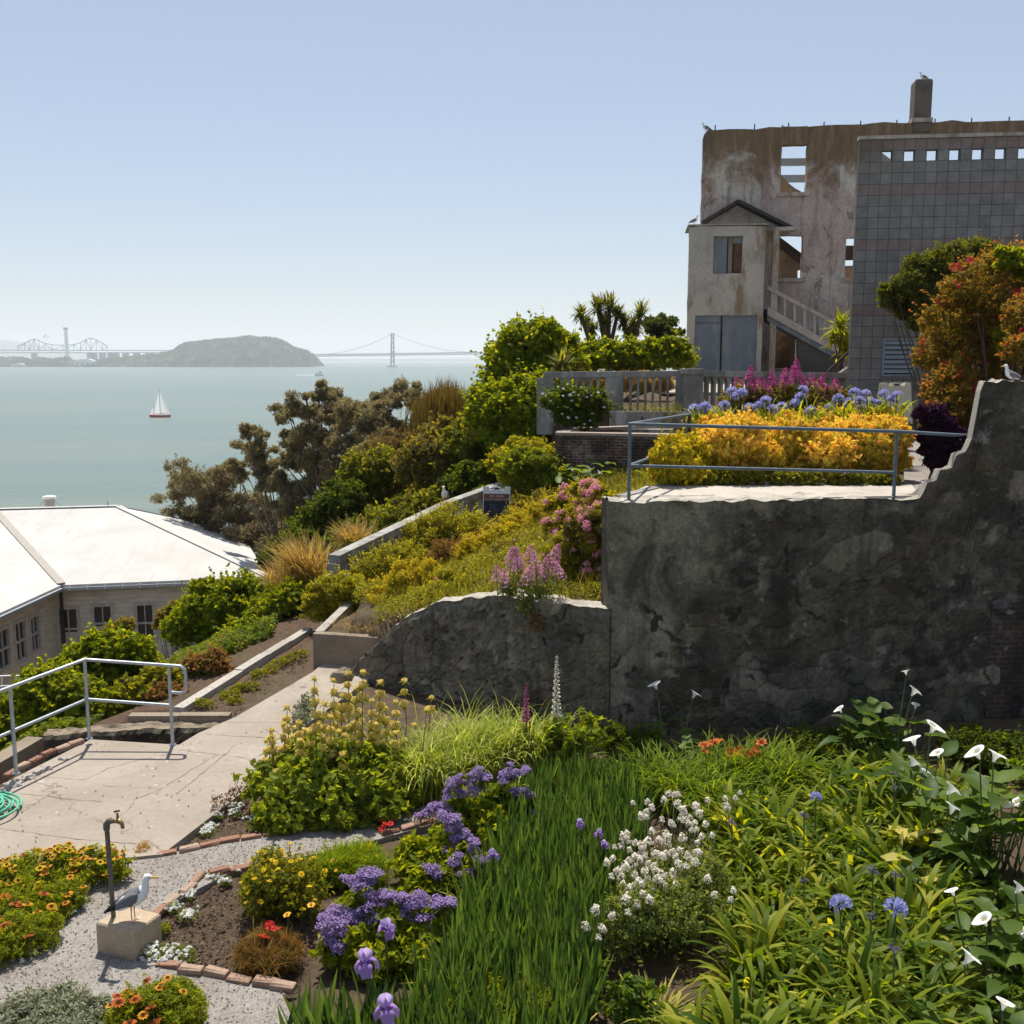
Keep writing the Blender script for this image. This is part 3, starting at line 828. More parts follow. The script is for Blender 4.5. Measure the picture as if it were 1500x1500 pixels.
mb = MB(); mb.prism([PW.pt(*PW.hit(*q), -.042) for q in bp_], np.array([*(PW.n * .04), 0]))
mb.obj('brick_patch', brickmat('wall_brick_patch', math.atan2(PW.d[1], PW.d[0]), (.085, .045, .034), (.055, .036, .03), (.095, .08, .062), dirt=.95, lime=.3), RW_)
PV = Plane(VA, WA)
prof = [PV.hit(*p) for p in [(500, 1000), (513, 985), (530, 962), (548, 945), (570, 925), (592, 905), (615, 893), (640, 882), (662, 880), (690, 875), (740, 873), (765, 880), (800, 882), (845, 888), (892, 893)]]
prof[-1] = (PV.L, prof[-1][1])
mbx, mo = rubble_wall(PV, prof, -.3, .45, .40, .26, 9, .036, res=.045)
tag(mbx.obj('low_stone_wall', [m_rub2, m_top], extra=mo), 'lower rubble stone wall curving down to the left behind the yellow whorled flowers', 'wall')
# paved rim along the top of the big wall
TOPW = 3.335
m_rim = concrete('worn_rim_concrete', (.48, .43, .375), (.26, .23, .19), .5, 1.4, bump=.5)
mb = MB()
rimp = [(902, 734), (945, 712), (1060, 705), (1200, 706), (1335, 709), (1346, 725.5)]
P = [gnd(a_, b_, TOPW + .012) for a_, b_ in rimp]
mb.prism([p - np.array([0, 0, .1]) for p in P], (0, 0, .1))
tag(mb.obj('wall_top_path', m_rim, loc=(0, 0, 0)), kind='structure')
mb = MB()
P = [gnd(a_, b_, TOPW + .005) for a_, b_ in [(1325, 712), (1352, 726), (1375, 650), (1365, 600), (1320, 600)]]
mb.prism([p - np.array([0, 0, .1]) for p in P], (0, 0, .1))
tag(mb.obj('terrace_path', m_gravel, loc=(0, 0, 0)), kind='structure')

# concrete raised bed end (behind the yellow whorled flowers)
kb = thing('concrete_planter_wall', 'brown concrete planter corner wall beside the concrete path', 'wall', gnd(500, 1000))
m_plant = concrete('planter_concrete', (.27, .215, .155), (.10, .08, .06), .45, 1.3, bump=.4)
A_ = at(458, 928, 17.5); B_ = at(556, 936, 17.15)
C_ = at(600, 868, 21.2)
mb = MB()
zt = A_[2]
def wallseg(mbx, a_, b_, z0, z1, th, mat=0, tint=.5):
    a_ = np.array(a_[:2]); b_ = np.array(b_[:2]); d = (b_ - a_) / np.linalg.norm(b_ - a_); n_ = np.array([-d[1], d[0]]) * th
    z1a, z1b = z1 if hasattr(z1, '__len__') else (z1, z1)
    P = [(*a_, z0), (*b_, z0), (*(b_ + n_), z0), (*(a_ + n_), z0), (*a_, z1a), (*b_, z1b), (*(b_ + n_), z1b), (*(a_ + n_), z1a)]
    mbx.hexa(P, mat, tint)
wallseg(mb, A_, B_ + np.array([.25, 0, 0]), -.2, zt, .17)
mb.obj('front_wall', m_plant, kb)
mb = MB(); e_ = at(530, 888, 21.0)
a2 = np.array([A_[0], A_[1] + .172]); wallseg(mb, (e_[0] + .15, e_[1]), (a2[0] + .15, a2[1]), -.2, (zt - .05, zt - .002), .15) if False else wallseg(mb, (a2[0] + .16, a2[1]), (e_[0] + .16, e_[1]), -.2, (zt - .003, zt + .05), .16)
mb.obj('side_wall', m_kerb, kb)
# soil filling the raised bed up to its rim
def soil_patch(name, pix, z, label=None):
    P = [gnd(a_, b_, z) for a_, b_ in pix]
    mbx = MB(); mbx.prism([p - np.array([0, 0, .4]) for p in P], (0, 0, .4))
    return tag(mbx.obj(name, m_soil, loc=(0, 0, 0)), kind='structure')

soil_patch('planter_soil', [(466, 924), (547, 932), (580, 912), (566, 884), (536, 890)], zt - .06)
# kerbs on the slope left of the path
def kerb(name, p0, p1, wd, h, label, mat, z=0.0, cat='kerb'):
    a_ = gnd(*p0, z); b_ = gnd(*p1, z)
    mbx = MB()
    n = max(2, int(np.linalg.norm(b_ - a_) / .9))
    for i in range(n):
        q0 = a_ + (b_ - a_) * (i + .006) / n; q1 = a_ + (b_ - a_) * (i + .994) / n
        dz = rng.normal(0, .008)
        mbx.bar(q0 + (0, 0, h / 2 - .1 + dz), q1 + (0, 0, h / 2 - .1 + dz), wd, h + .2)
    return tag(mbx.obj(name, mat), label, cat)
kerb('concrete_kerb', (262, 1046), (452, 926), .17, .10, 'long pale concrete kerb running up between bare soil strips', m_kerb)
kerb('concrete_kerb', (190, 1052), (338, 1052), .16, .07, 'brown concrete kerb above the pit behind the patio railing', m_plant)
pw = Plane(gnd(60, 1066), gnd(345, 1060))
mbx, mo = rubble_wall(pw, [(0, -.12), (1.5, -.04), (pw.L, -.03)], -.7, .25, .3, .18, 21, .05, res=.05)
tag(mbx.obj('pit_wall', [m_rub, m_plant], extra=mo), 'low dark rubble wall lining the pit behind the patio railing', 'wall')
mb = MB(); a_ = gnd(-60, 1150); b_ = gnd(52, 1085)
mb.bar(a_ + (0, 0, -.12), b_ + (0, 0, -.12), .25, .35)
tag(mb.obj('concrete_kerb', m_plant), 'brown concrete edge outside the railing at the left frame edge', 'kerb')

# bricks: patio edge and bed edgings
m_brk = (lambda t: t.done(t.principled(t.mix(.5, t.ramp(t.attr(), [(0, (.20, .095, .065)), (.45, (.27, .145, .10)), (.8, (.33, .22, .16)), (1, (.36, .29, .225))]),
         t.ramp(t.noise(t.co(), 30., 5., .7), [(.3, .45), (.7, 1.5)]), 'MULTIPLY'), .9, .2, 0, t.bump(t.noise(t.co(), 30., 5., .7), .5, .01))))(NT('brick_clay'))
def brick_mesh(L, W_, H):
    mbx = MB()
    b = .012
    P = []
    for z_, q in ((-H / 2, b), (-H / 2 + b, 0), (H / 2 - b, 0), (H / 2, b)):
        for sx, sy in ((-1, -1), (1, -1), (1, 1), (-1, 1)):
            P.append((sx * (L / 2 - q) + rng.normal(0, .004), sy * (W_ / 2 - q) + rng.normal(0, .004), z_ + rng.normal(0, .003)))
    fs = [[3, 2, 1, 0], [12, 13, 14, 15]] + [[i * 4 + k, i * 4 + (k + 1) % 4, i * 4 + 4 + (k + 1) % 4, i * 4 + 4 + k] for i in range(3) for k in range(4)]
    mbx.addlist(P, fs, 0, rng.uniform())
    return mbx.mesh('brick', m_brk)
BRK = [brick_mesh(.215, .085, .07) for _ in range(9)]
def edging(pix, z, label, group, gap=.012, wob=.01, blen=.215):
    P = np.array([gnd(a_, b_, z) for a_, b_ in pix])
    seg = np.linalg.norm(np.diff(P, axis=0), axis=1); cum = np.concatenate([[0], np.cumsum(seg)])
    s = blen / 2
    while s < cum[-1]:
        q = np.array([np.interp(s, cum, P[:, k]) for k in range(3)]); q1 = np.array([np.interp(s + .02, cum, P[:, k]) for k in range(3)])
        d = q1 - q
        if np.linalg.norm(d) < 1e-6: break
        o = bpy.data.objects.new('brick', random.choice(BRK)); COL.objects.link(o)
        o.location = tuple(q + rng.normal(0, wob, 3) * (1, 1, .6)); o.rotation_euler = (rng.normal(0, .05), rng.normal(0, .04), math.atan2(d[1], d[0]) + rng.normal(0, .05))
        WL[o.name] = q
        tag(o, label, 'brick', group)
        s += blen + gap
edging([(8, 1138), (35, 1122), (70, 1104), (100, 1092), (130, 1082)], .11, 'red brick in the row along the patio edge under the left railing', 'bricks along the patio edge')
edging([(228, 1252), (262, 1248), (330, 1233), (395, 1222), (470, 1211)], .058, 'red brick edging the upper soil bed above the gravel path', 'upper brick edging')
edging([(222, 1345), (245, 1326), (275, 1302), (292, 1286), (330, 1277), (400, 1262), (440, 1252)], .06, 'weathered brick edging the bare soil bed right of the gull', 'middle brick edging')
edging([(232, 1412), (290, 1422), (350, 1434), (412, 1446), (440, 1450)], .068, 'red brick in the lower row in front of the bare soil bed', 'lower brick edging')
edging([(560, 1222), (610, 1210), (660, 1196)], .055, 'red brick half hidden between orange blooms and purple statice', 'hidden brick edging')
edging([(95, 1322), (118, 1316), (140, 1309)], .07, 'brick stub at the edge of the orange daisy bed', 'daisy bed brick edging')

# ------------------------------------------------------------------ railings
def railing(name, label, pts, h, mat, r=.024, mids=(.5,), posts=None, loop=False, tail=None, cat='railing'):
    P = [np.asarray(p, float) for p in pts]
    o = thing(name, label, cat, P[0])
    up = lambda p, k: p + np.array([0, 0, h * k])
    top = [up(p, 1) for p in P]
    mbx = MB()
    if loop:
        d = (P[-1] - P[-2]); d /= np.linalg.norm(d)
        e = top[-1]
        arc = [e + d * .16, e + d * .21 + (0, 0, -.04), e + d * .225 + (0, 0, -.1), e + d * .225 + (0, 0, -.28), e + d * .21 + (0, 0, -.34), e + d * .16 + (0, 0, -.375), e + (0, 0, -.375)]
        top = top + arc
    if tail is not None: top = top + [np.asarray(tail, float)]
    mbx.tube(top, r, 10); mbx.obj('top_rail', mat, o)
    for k in mids:
        for a_, b_ in zip(P[:-1], P[1:]):
            mbx = MB(); mbx.tube([up(a_, k), up(b_, k)], r * .92, 10); mbx.obj('mid_rail', mat, o)
    for p in (P if posts is None else posts):
        mbx = MB(); mbx.tube([p, up(p, .995)], r, 10); po = mbx.obj('post', mat, o)
        mbx = MB(); mbx.lathe(p, [(0, 0), (r * 2, 0), (r * 2, .008), (r * 1.15, .012), (r * 1.1, .03)], 12); mbx.obj('base_plate', mat, po)
    return o
z0 = .16
pB = gnd(131, 1082, z0); pC = gnd(253, 1091, .09); pA = gnd(24, 1133, z0); pZ = pA + (pA - pB) * 1.3
hB = (at(125, 966, pB[1])[2] - z0)
railing('patio_railing', 'galvanised pipe railing with a looped end round the patio edge', [pZ, pA, pB, pC], hB, m_galv, .023, loop=True)
# terrace railing: runs along the wall top, then turns back along the terrace edge
qA = gnd(921, 733, TOPW + .01); qB = gnd(1309, 728, TOPW + .01)
h1 = at(921, 621, qA[1])[2] - qA[2]; h2 = at(1309, 632, qB[1])[2] - qB[2]
tr = thing('terrace_railing', 'blue grey painted pipe railing along the top of the retaining wall', 'railing', qA)
qT = at(1421, 637, 15.0); qK = at(1010, 607, 17.6)
tA, tB = qA + (0, 0, h1), qB + (0, 0, h2)
mb = MB(); mb.tube([qK, tA], .024, 10); mb.obj('side_rail', m_railpaint, tr)
mb = MB(); mb.tube([tA - (.02, 0, 0), tB, qT - (.25, 0, 0), qT], [.026, .026, .026, .012], 10); mb.obj('top_rail', m_railpaint, tr)
mA, mB_ = at(921, 682, qA[1]), at(1309, 692, qB[1])
mb = MB(); mb.tube([mA, mB_], .022, 10); mb.obj('mid_rail', m_railpaint, tr)
mb = MB(); mb.tube([mA, at(960, 668, 17.0)], .022, 10); mb.obj('mid_rail', m_railpaint, tr)
for q, t_ in ((qA, tA), (qB, tB)):
    mb = MB(); mb.tube([q - (0, 0, .05), t_], .025, 10); po = mb.obj('post', m_railpaint, tr)
    mb = MB(); mb.lathe(q, [(0, 0), (.06, 0), (.06, .012), (.03, .016)], 12); mb.obj('base_plate', m_railpaint, po)
mb = MB(); k_ = np.array([qK[0], qK[1], 3.3]); mb.tube([k_, qK], .03, 10); mb.obj('post', m_dark, tr)
# kerb along the terrace's left edge
mb = MB(); wallseg(mb, (1.62, 14.75), (2.95, 16.9), 1.6, TOPW + .03, .16); wallseg(mb, (2.955, 16.91), (4.65, 19.6), 1.6, TOPW + .03, .16)
tag(mb.obj('terrace_kerb', m_grey), 'low concrete kerb on the left edge of the yellow terrace bed', 'kerb')

# ------------------------------------------------------------------ balustrades
def balustrade(name, label, A_, B_, zb0, zb1, h, nbay, per, mat, th=.2, postw=.28, endposts=(True, True), toph=.16, both=True):
    """posts, a coping, a foot rail and flat balusters that flare into arches at the top"""
    A_ = np.array(A_[:2], float); B_ = np.array(B_[:2], float)
    L = np.linalg.norm(B_ - A_); d = (B_ - A_) / L; n_ = np.array([-d[1], d[0]])
    o = thing(name, label, 'balustrade', (A_[0], A_[1], zb0))
    zz = lambda u: zb0 + (zb1 - zb0) * u / L
    pt = lambda u, z_, off=0.: np.array([*(A_ + d * u + n_ * off), zz(u) + z_])
    def block(u0, u1, z0_, z1_, w_, m=0):
        mbx = MB(); mbx.hexa([pt(u0, z0_, -w_ / 2), pt(u1, z0_, -w_ / 2), pt(u1, z0_, w_ / 2), pt(u0, z0_, w_ / 2), pt(u0, z1_, -w_ / 2), pt(u1, z1_, -w_ / 2), pt(u1, z1_, w_ / 2), pt(u0, z1_, w_ / 2)], m); return mbx
    block(-.06, L + .06, h - toph, h, th * 1.35).obj('coping', mat, o)
    block(0, L, 0, .14, th).obj('foot_rail', mat, o)
    bay = L / nbay
    for i in range(nbay + 1):
        if (i == 0 and not endposts[0]) or (i == nbay and not endposts[1]): continue
        block(i * bay - postw / 2, i * bay + postw / 2, -.5, h - toph - .003, th * 1.25).obj('post', mat, o)
    for i in range(nbay):
        u0, u1 = i * bay + postw / 2, (i + 1) * bay - postw / 2
        stp = (u1 - u0) / per
        for k in range(per + 1):
            c = u0 + k * stp; bw = stp * .17
            pr = [(-bw, .14), (bw, .14), (bw, h - toph - .17), (bw * 1.6, h - toph - .09), (stp * .5, h - toph), (-stp * .5, h - toph), (-bw * 1.6, h - toph - .09), (-bw, h - toph - .17)]
            if k == 0: pr = [(max(0, x), y) for x, y in pr if x >= 0] + [(0, h - toph), (0, .14)]
            if k == per: pr = [(0, .14)] + [(0, h - toph)] + [(x, y) for x, y in reversed(pr) if x <= 0][0:]
            if k in (0, per): continue
            mbx = MB(); mbx.prism([pt(c + x, y, -th * .36) for x, y in pr], np.array([*(n_ * th * .72), 0])); mbx.obj('baluster', mat, o)
    return o
# sloping one beside the garden stair
sA = at(492, 812, 21.0); sB = at(655, 735, 25.4); sC = at(752, 700, 28.4)
H_ = .95
balustrade('stair_balustrade', 'pale concrete balustrade climbing the slope with a gull on its coping', sA, sB, sA[2] - H_, sB[2] - H_, H_, 2, 7, m_grey, th=.2, endposts=(True, False))
balustrade('stair_balustrade', 'upper darker length of the sloping balustrade behind the notice board', sB, sC, sB[2] - H_, sC[2] - H_, H_, 1, 6, m_grey, th=.2, endposts=(True, True))
uA = at(800, 545, 30.2); uB = at(1003, 543, 29.6); uC = at(1240, 546, 31.4)
hh = 1.28
balustrade('terrace_balustrade', 'weathered concrete balustrade in front of the green hedge on the upper terrace', uA, uB, uA[2] - hh, uB[2] - hh, hh, 2, 7, m_grey, th=.24, postw=.5)
balustrade('terrace_balustrade', 'weathered concrete balustrade in front of the ruin\'s grey doors', uB + (.3, .06, 0), uC, uB[2] - hh, uC[2] - hh, hh, 2, 10, m_grey, th=.24, postw=.3, endposts=(False, True))
mb = MB(); mb.box(at(1014, 575, 29.4) + (0, 0, -.25), (.52, .5, 1.7)); mb.box(at(1014, 544, 29.4) + (0, 0, .0), (.62, .6, .14))
tag(mb.obj('balustrade_pier', concrete('pier_concrete', (.24, .215, .19), (.1, .09, .08), .6, 2., moss=(.4, .39, .36))), 'square mottled concrete pier between the two terrace balustrades', 'pier')
# retaining wall and ledges below that balustrade
mb = MB(); a_ = at(893, 600, 29.2); b_ = at(1010, 600, 28.7)
wallseg(mb, a_, b_, 2.0, a_[2] - .05, .7)
wallseg(mb, at(880, 630, 28.2), at(985, 628, 27.8), 2.0, at(880, 628, 28.2)[2], .4)
tag(mb.obj('ledge_wall', concrete('ledge_concrete', (.25, .24, .22), (.1, .09, .085), .6, 1.6, moss=(.5, .49, .46), bump=.5)), 'stepped white streaked concrete ledge under the terrace balustrade', 'wall')

# ------------------------------------------------------------------ brick ruin below the terrace
bA = at(815, 634, 26.2); bB = at(1012, 640, 25.4)
angb = math.atan2(bB[1] - bA[1], bB[0] - bA[0])
m_brick = brickmat('old_brick', angb, (.16, .065, .045), (.085, .045, .038), (.22, .20, .175), dirt=.85, lime=.5)
br = thing('brick_ruin_wall', 'dark red brick wall corner with pale coping left of the yellow shrubs', 'wall', (bA[0], bA[1], 2.0))
m_cop = concrete('brick_coping', (.36, .29, .24), (.16, .12, .10), .5, 2.)
zt = bA[2]
mb = MB(); wallseg(mb, bA, bB, 1.6, zt - .06, .36); mb.obj('front_wall', m_brick, br)
mb = MB(); wallseg(mb, bA + (-.02, -.02, 0), bB, zt - .058, zt + .01, .40); mb.obj('coping', m_cop, br)
cC = at(1012, 606, 29.0)
mb = MB(); wallseg(mb, (bA[0], bA[1] + .362), (bA[0] + .5, bA[1] + 1.8), 1.6, zt - .06, -.30); wallseg(mb, (bA[0] + .55, bA[1] + 1.8), cC, 1.6, (zt - .05, zt + .02), -.30); mb.obj('return_wall', m_brick, br)
mb = MB(); wallseg(mb, (bA[0] - .02, bA[1] + .38), (bA[0] + .48, bA[1] + 1.8), zt - .058, zt + .01, -.34); wallseg(mb, (bA[0] + .53, bA[1] + 1.79), cC, (zt - .048), (zt + .012, zt + .08), -.34); mb.obj('coping', m_cop, br)

# ------------------------------------------------------------------ walls with openings
def wall_holes(pl, outline_top, zb, holes, thick, step=.45, jit=0.0, off=0.0, seed=3, topjit=0.0, u0=None, u1=None):
    """pl plane; outline_top [(u,z)] skyline; holes [(ua,ub,za,zc)] in plane units. Returns a builder."""
    u0 = outline_top[0][0] if u0 is None else u0; u1 = outline_top[-1][0] if u1 is None else u1
    ztop = max(z_ for _, z_ in outline_top)
    def cuts(a_, b_, extra):
        c = sorted(set([a_, b_] + [e for e in extra if a_ < e < b_]))
        out = [c[0]]
        for p_, q_ in zip(c[:-1], c[1:]):
            k = max(1, int(round((q_ - p_) / step)))
            out += [p_ + (q_ - p_) * i / k for i in range(1, k + 1)]
        return np.array(out)
    us = cuts(u0, u1, [h[0] for h in holes] + [h[1] for h in holes] + [p_[0] for p_ in outline_top])
    zs = cuts(zb, ztop, [h[2] for h in holes] + [h[3] for h in holes])
    tops = np.interp(us, [p_[0] for p_ in outline_top], [p_[1] for p_ in outline_top])
    U, Z = np.meshgrid(us, zs)
    lim = np.broadcast_to(tops, U.shape)
    Zc = np.minimum(Z, lim)
    g = np.random.default_rng(seed)
    tj = g.normal(0, topjit, us.shape) if topjit else np.zeros(us.shape)
    Zc = np.where(Z >= lim - 1e-6, lim + tj, Zc)
    nj, ni = U.shape
    solid = np.zeros((nj - 1, ni - 1), bool)
    for j in range(nj - 1):
        for i in range(ni - 1):
            cu, cz = (us[i] + us[i + 1]) / 2, (zs[j] + zs[j + 1]) / 2
            ok = zs[j] < min(tops[i], tops[i + 1]) - 1e-6
            for h in holes:
                if h[0] < cu < h[1] and h[2] < cz < h[3]: ok = False
            solid[j, i] = ok
    du = g.normal(0, jit, U.shape); dz = g.normal(0, jit, U.shape)
    Fr = np.stack([pl.A[0] + pl.d[0] * (U + du) + pl.n[0] * off, pl.A[1] + pl.d[1] * (U + du) + pl.n[1] * off, Zc + dz], -1)
    Bk = Fr + np.array([*(pl.n * thick), 0])
    V = np.concatenate([Fr.reshape(-1, 3), Bk.reshape(-1, 3)])
    N = nj * ni
    I = lambda j, i: j * ni + i
    fs = []
    S = lambda j, i: 0 <= j < nj - 1 and 0 <= i < ni - 1 and solid[j, i]
    for j in range(nj - 1):
        for i in range(ni - 1):
            if not solid[j, i]: continue
            a_, b_, c_, d_ = I(j, i), I(j, i + 1), I(j + 1, i + 1), I(j + 1, i)
            fs.append([a_, b_, c_, d_]); fs.append([d_ + N, c_ + N, b_ + N, a_ + N])
            if not S(j - 1, i): fs.append([a_, a_ + N, b_ + N, b_])
            if not S(j + 1, i): fs.append([c_, c_ + N, d_ + N, d_])
            if not S(j, i - 1): fs.append([d_, d_ + N, a_ + N, a_])
            if not S(j, i + 1): fs.append([b_, b_ + N, c_ + N, c_])
    mbx = MB(); mbx.add(V, fs)
    return mbx

# ------------------------------------------------------------------ the ruin
t = NT('ruin_stucco')
co = t.co()
sx = t.n('SeparateXYZ', {0: co}).outputs
fine = t.noise(co, 9., 6., .7)
col = t.ramp(t.noise(co, .55, 5., .6, .6), [(.36, (.62, .555, .46)), (.52, (.50, .375, .32)), (.66, (.60, .47, .40))])
col = t.mix(.55, col, t.ramp(fine, [(.3, .55), (.7, 1.35)]), 'MULTIPLY')
strk = t.noise(t.n('Mapping', {'Vector': co, 'Scale': (2.2, 2.2, .28)}).outputs[0], 1.6, 6., .72)
col = t.mix(t.math('MULTIPLY', t.ramp(strk, [(.5, 0.), (.64, 1.)]), .6), col, (.14, .125, .105))
spal = t.noise(co, 1.15, 6., .7, .4)
col = t.mix(t.math('MULTIPLY', t.ramp(spal, [(.6, 0.), (.64, 1.)]), .7), col, (.185, .15, .13))
# rust-brown lichen and damp that hang from the wall head
zt_ = t.math('ADD', sx[2], t.math('MULTIPLY', t.math('SUBTRACT', t.noise(co, .55, 7., .72, .8), .5), 7.5))
lic = t.math('MULTIPLY', t.ramp(t.math('MULTIPLY_ADD', zt_, .5, -3.75), [(.1, 0.), (.7, 1.)]), .88)
col = t.mix(lic, col, t.ramp(t.noise(t.n('Mapping', {'Vector': co, 'Scale': (3., 3., .5)}).outputs[0], 1.5, 6., .7), [(.35, (.105, .075, .045)), (.55, (.20, .125, .055)), (.7, (.30, .225, .155))]))
m_stucco = t.done(t.principled(col, .95, .1, 0, t.bump(t.math('ADD', fine, spal), .5, .03)))
m_stucco2 = concrete('porch_stucco', (.54, .475, .405), (.24, .205, .17), .5, .9, moss=(.20, .12, .04), bump=.45)
m_board = concrete('grey_door_board', (.21, .235, .26), (.13, .145, .16), .5, 1.4, moss=(.30, .31, .31), bump=.2)
m_brown = plain('brown_board', (.13, .075, .05), .85, .2, 0, .4, 5., .2)
m_inner = concrete('inner_plaster', (.33, .25, .17), (.11, .085, .06), .6, 1.2)

rA = at(1030, 190, 43.0); rB = at(1500, 177, 41.45)
PR = Plane(rA, rB)
ZB = 3.9
def hole(pl, x0, x1, y0, y1):
    a_ = pl.hit(x0, y1); b_ = pl.hit(x1, y0)
    return (a_[0], b_[0], a_[1], b_[1])
ru = thing('ruined_building', 'tall roofless stained stucco ruin with empty windows and a porch stair', 'building', (rA[0], rA[1], ZB))
u1_ = PR.hit(1580, 177)[0]
zt = rA[2]
holes = [hole(PR, 1143, 1183, 212, 283), hole(PR, 1140, 1176, 345, 408), hole(PR, 1237, 1268, 348, 408), hole(PR, 1254, 1590, 208, 300), hole(PR, 1134, 1168, 486, 540)]
w_ = wall_holes(PR, [(0, zt - .35), (.06, zt - .12), (.2, zt - .02), (.5, zt), (6, zt + .05), (u1_, zt + .02)], ZB, holes, .38, .5, .012, topjit=.025)
w_.obj('wall', m_stucco, ru)
# left flank, broken down towards the back
fl = MB()
P0 = PR.pt(.02, ZB, .383); P1 = PR.pt(1.5, ZB, 6.2)
pk = Plane(P0, P1)
wl = wall_holes(pk, [(0, zt - .4), (1.2, zt - .6), (2.4, zt - 3), (4, zt - 3.6), (pk.L, zt - 6.5)], ZB, [], .35, .5, .015, off=-.36, topjit=.04)
wl.obj('side_wall', m_stucco, ru)
PBk = Plane(PR.pt(.6, 0, 9.0), PR.pt(15, 0, 9.0))
wb_ = wall_holes(PBk, [(1.2, 10.4), (2.2, 10.2), (3.2, 10.9), (4.4, 9.6), (5.4, 8.4), (8, 8.0), (9, 6.9), (15, 7)], ZB, [(3.2, 4.4, 6.9, 9.2), (6.8, 8, 6.5, 8.5), (10, 11, 5, 6.3)], .35, .45, .02, topjit=.12)
wb_.obj('rear_wall', m_inner, ru)
# things seen through the openings: two steel beams, a broken gable of inner wall, rafters
for y_ in (228, 253):
    mb = MB(); a_ = PR.hit(1136, y_); b_ = PR.hit(1190, y_)
    mb.bar(PR.pt(a_[0] - .6, a_[1], 1.4), PR.pt(b_[0] + .6, b_[1], 1.4), .2, .27); mb.obj('beam', m_galv, ru)
mb = MB(); q = [PR.pt(*PR.hit(x, y), 1.0) for x, y in [(1136, 290), (1136, 238), (1145, 243), (1152, 254), (1160, 262), (1170, 270), (1178, 274), (1186, 290)]]
mb.prism(q, np.array([*(PR.n * .3), 0])); mb.obj('broken_wall', m_inner, ru)
mb = MB(); q = [PR.pt(*PR.hit(x, y), .9) for x, y in [(1132, 414), (1132, 340), (1142, 345), (1178, 372), (1178, 392), (1173, 394), (1173, 414)]]
mb.prism(q, np.array([*(PR.n * .12), 0])); mb.obj('inner_boards', m_inner, ru)
mb = MB()
for dy in (0, 9): mb.bar(PR.pt(*PR.hit(1132, 338 + dy), .7), PR.pt(*PR.hit(1185, 378 + dy), .7), .12, .15)
mb.obj('rafter', m_dark, ru)
for (xa, xb, ya, yb) in [(1234, 1262, 356, 378)]:
    mb = MB(); a_ = PR.hit(xa, yb); b_ = PR.hit(xb, ya); mb.prism([PR.pt(a_[0], a_[1], .9), PR.pt(b_[0], a_[1], .9), PR.pt(b_[0], b_[1], .9), PR.pt(a_[0], b_[1], .9)], np.array([*(PR.n * .15), 0])); mb.obj('inner_boards', m_dark, ru)
    mb = MB(); a_ = PR.hit(xa, 420); b_ = PR.hit(xb, 386); mb.prism([PR.pt(a_[0], a_[1], .95), PR.pt(b_[0], a_[1], .95), PR.pt(b_[0], b_[1], .95), PR.pt(a_[0], b_[1], .95)], np.array([*(PR.n * .15), 0])); mb.obj('inner_boards', m_inner, ru)
# window sills
for (x0, x1, y1) in ((1138, 1186, 283), (1136, 1180, 408), (1233, 1262, 408)):
    a_ = PR.hit(x0, y1); b_ = PR.hit(x1, y1)
    mb = MB(); mb.hexa([PR.pt(u, z_, o_) for z_ in (a_[1] - .13, a_[1] + .012) for u, o_ in ((a_[0], -.09), (b_[0], -.09), (b_[0], .36), (a_[0], .36))]); mb.obj('sill', m_stucco2, ru)
# chimney
a_ = PR.hit(1337, 178); b_ = PR.hit(1366, 115)
mb = MB()
wC = b_[0] - a_[0]
lv = [(a_[1] - .4, 0), (b_[1] - .12, 0), (b_[1] - .03, .03), (b_[1], .10)]
rows = []
for z_, q in lv:
    rows += [PR.pt(a_[0] + q, z_, -.1 + q), PR.pt(b_[0] - q, z_, -.1 + q), PR.pt(b_[0] - q, z_, .62 - q), PR.pt(a_[0] + q, z_, .62 - q)]
mb.addlist(rows, [[12, 13, 14, 15], [3, 2, 1, 0]] + [[i * 4 + k, i * 4 + (k + 1) % 4, i * 4 + 4 + (k + 1) % 4, i * 4 + 4 + k] for i in range(3) for k in range(4)])
ch = mb.obj('chimney', concrete('chimney_render', (.17, .14, .115), (.08, .065, .055), .6, 1.6, bump=.5), ru)
mb = MB(); mb.hexa([PR.pt(u, z_, o_) for z_ in (a_[1] - .05, a_[1] + .1) for u, o_ in ((a_[0] - .06, -.16), (b_[0] + .06, -.16), (b_[0] + .06, .68), (a_[0] - .06, .68))]); mb.obj('collar', m_stucco2, ch)
# small iron pegs along the wall head
mb = MB()
for x in (1048, 1106, 1156, 1208, 1262, 1315, 1371, 1425, 1480):
    u, z_ = PR.hit(x, 187 - (x - 1030) * .021); mb.tube([PR.pt(u, zt - .1, .15), PR.pt(u, zt + .2, .15)], .025, 5)
mb.obj('wall_pegs', m_black, ru)
# porch block in front: shuttered window above, boarded doors below
pA = at(1010, 331, 40.6); pB = at(1127, 331, 40.6)
PP = Plane((pA[0], 40.6), (pB[0], 40.25))
zpt = PP.hit(1010, 331)[1]
Lp = PP.hit(1122, 331)[0]
hw = hole(PP, 1044, 1088, 345, 401); hd = hole(PP, 1016, 1110, 462, 549)
hd = (hd[0], hd[1], ZB - .05, hd[3])
pw_ = wall_holes(PP, [(0, zpt - .05), (.1, zpt), (Lp, zpt - .02)], ZB, [hw, hd], .3, .5, .008, topjit=.012)
pw_.obj('porch_wall', m_stucco2, ru)
mb = MB(); wallseg(mb, PP.pt(0, 0, .303), PP.pt(.62, 0, 2.5), ZB, zpt - .06, -.28); mb.obj('porch_side_wall', m_stucco2, ru)
mb = MB(); wallseg(mb, PP.pt(Lp - .28, 0, .303), PP.pt(Lp, 0, 1.9), PP.hit(1100, 462)[1], zpt - .1, -.28); mb.obj('porch_side_wall', m_stucco2, ru)
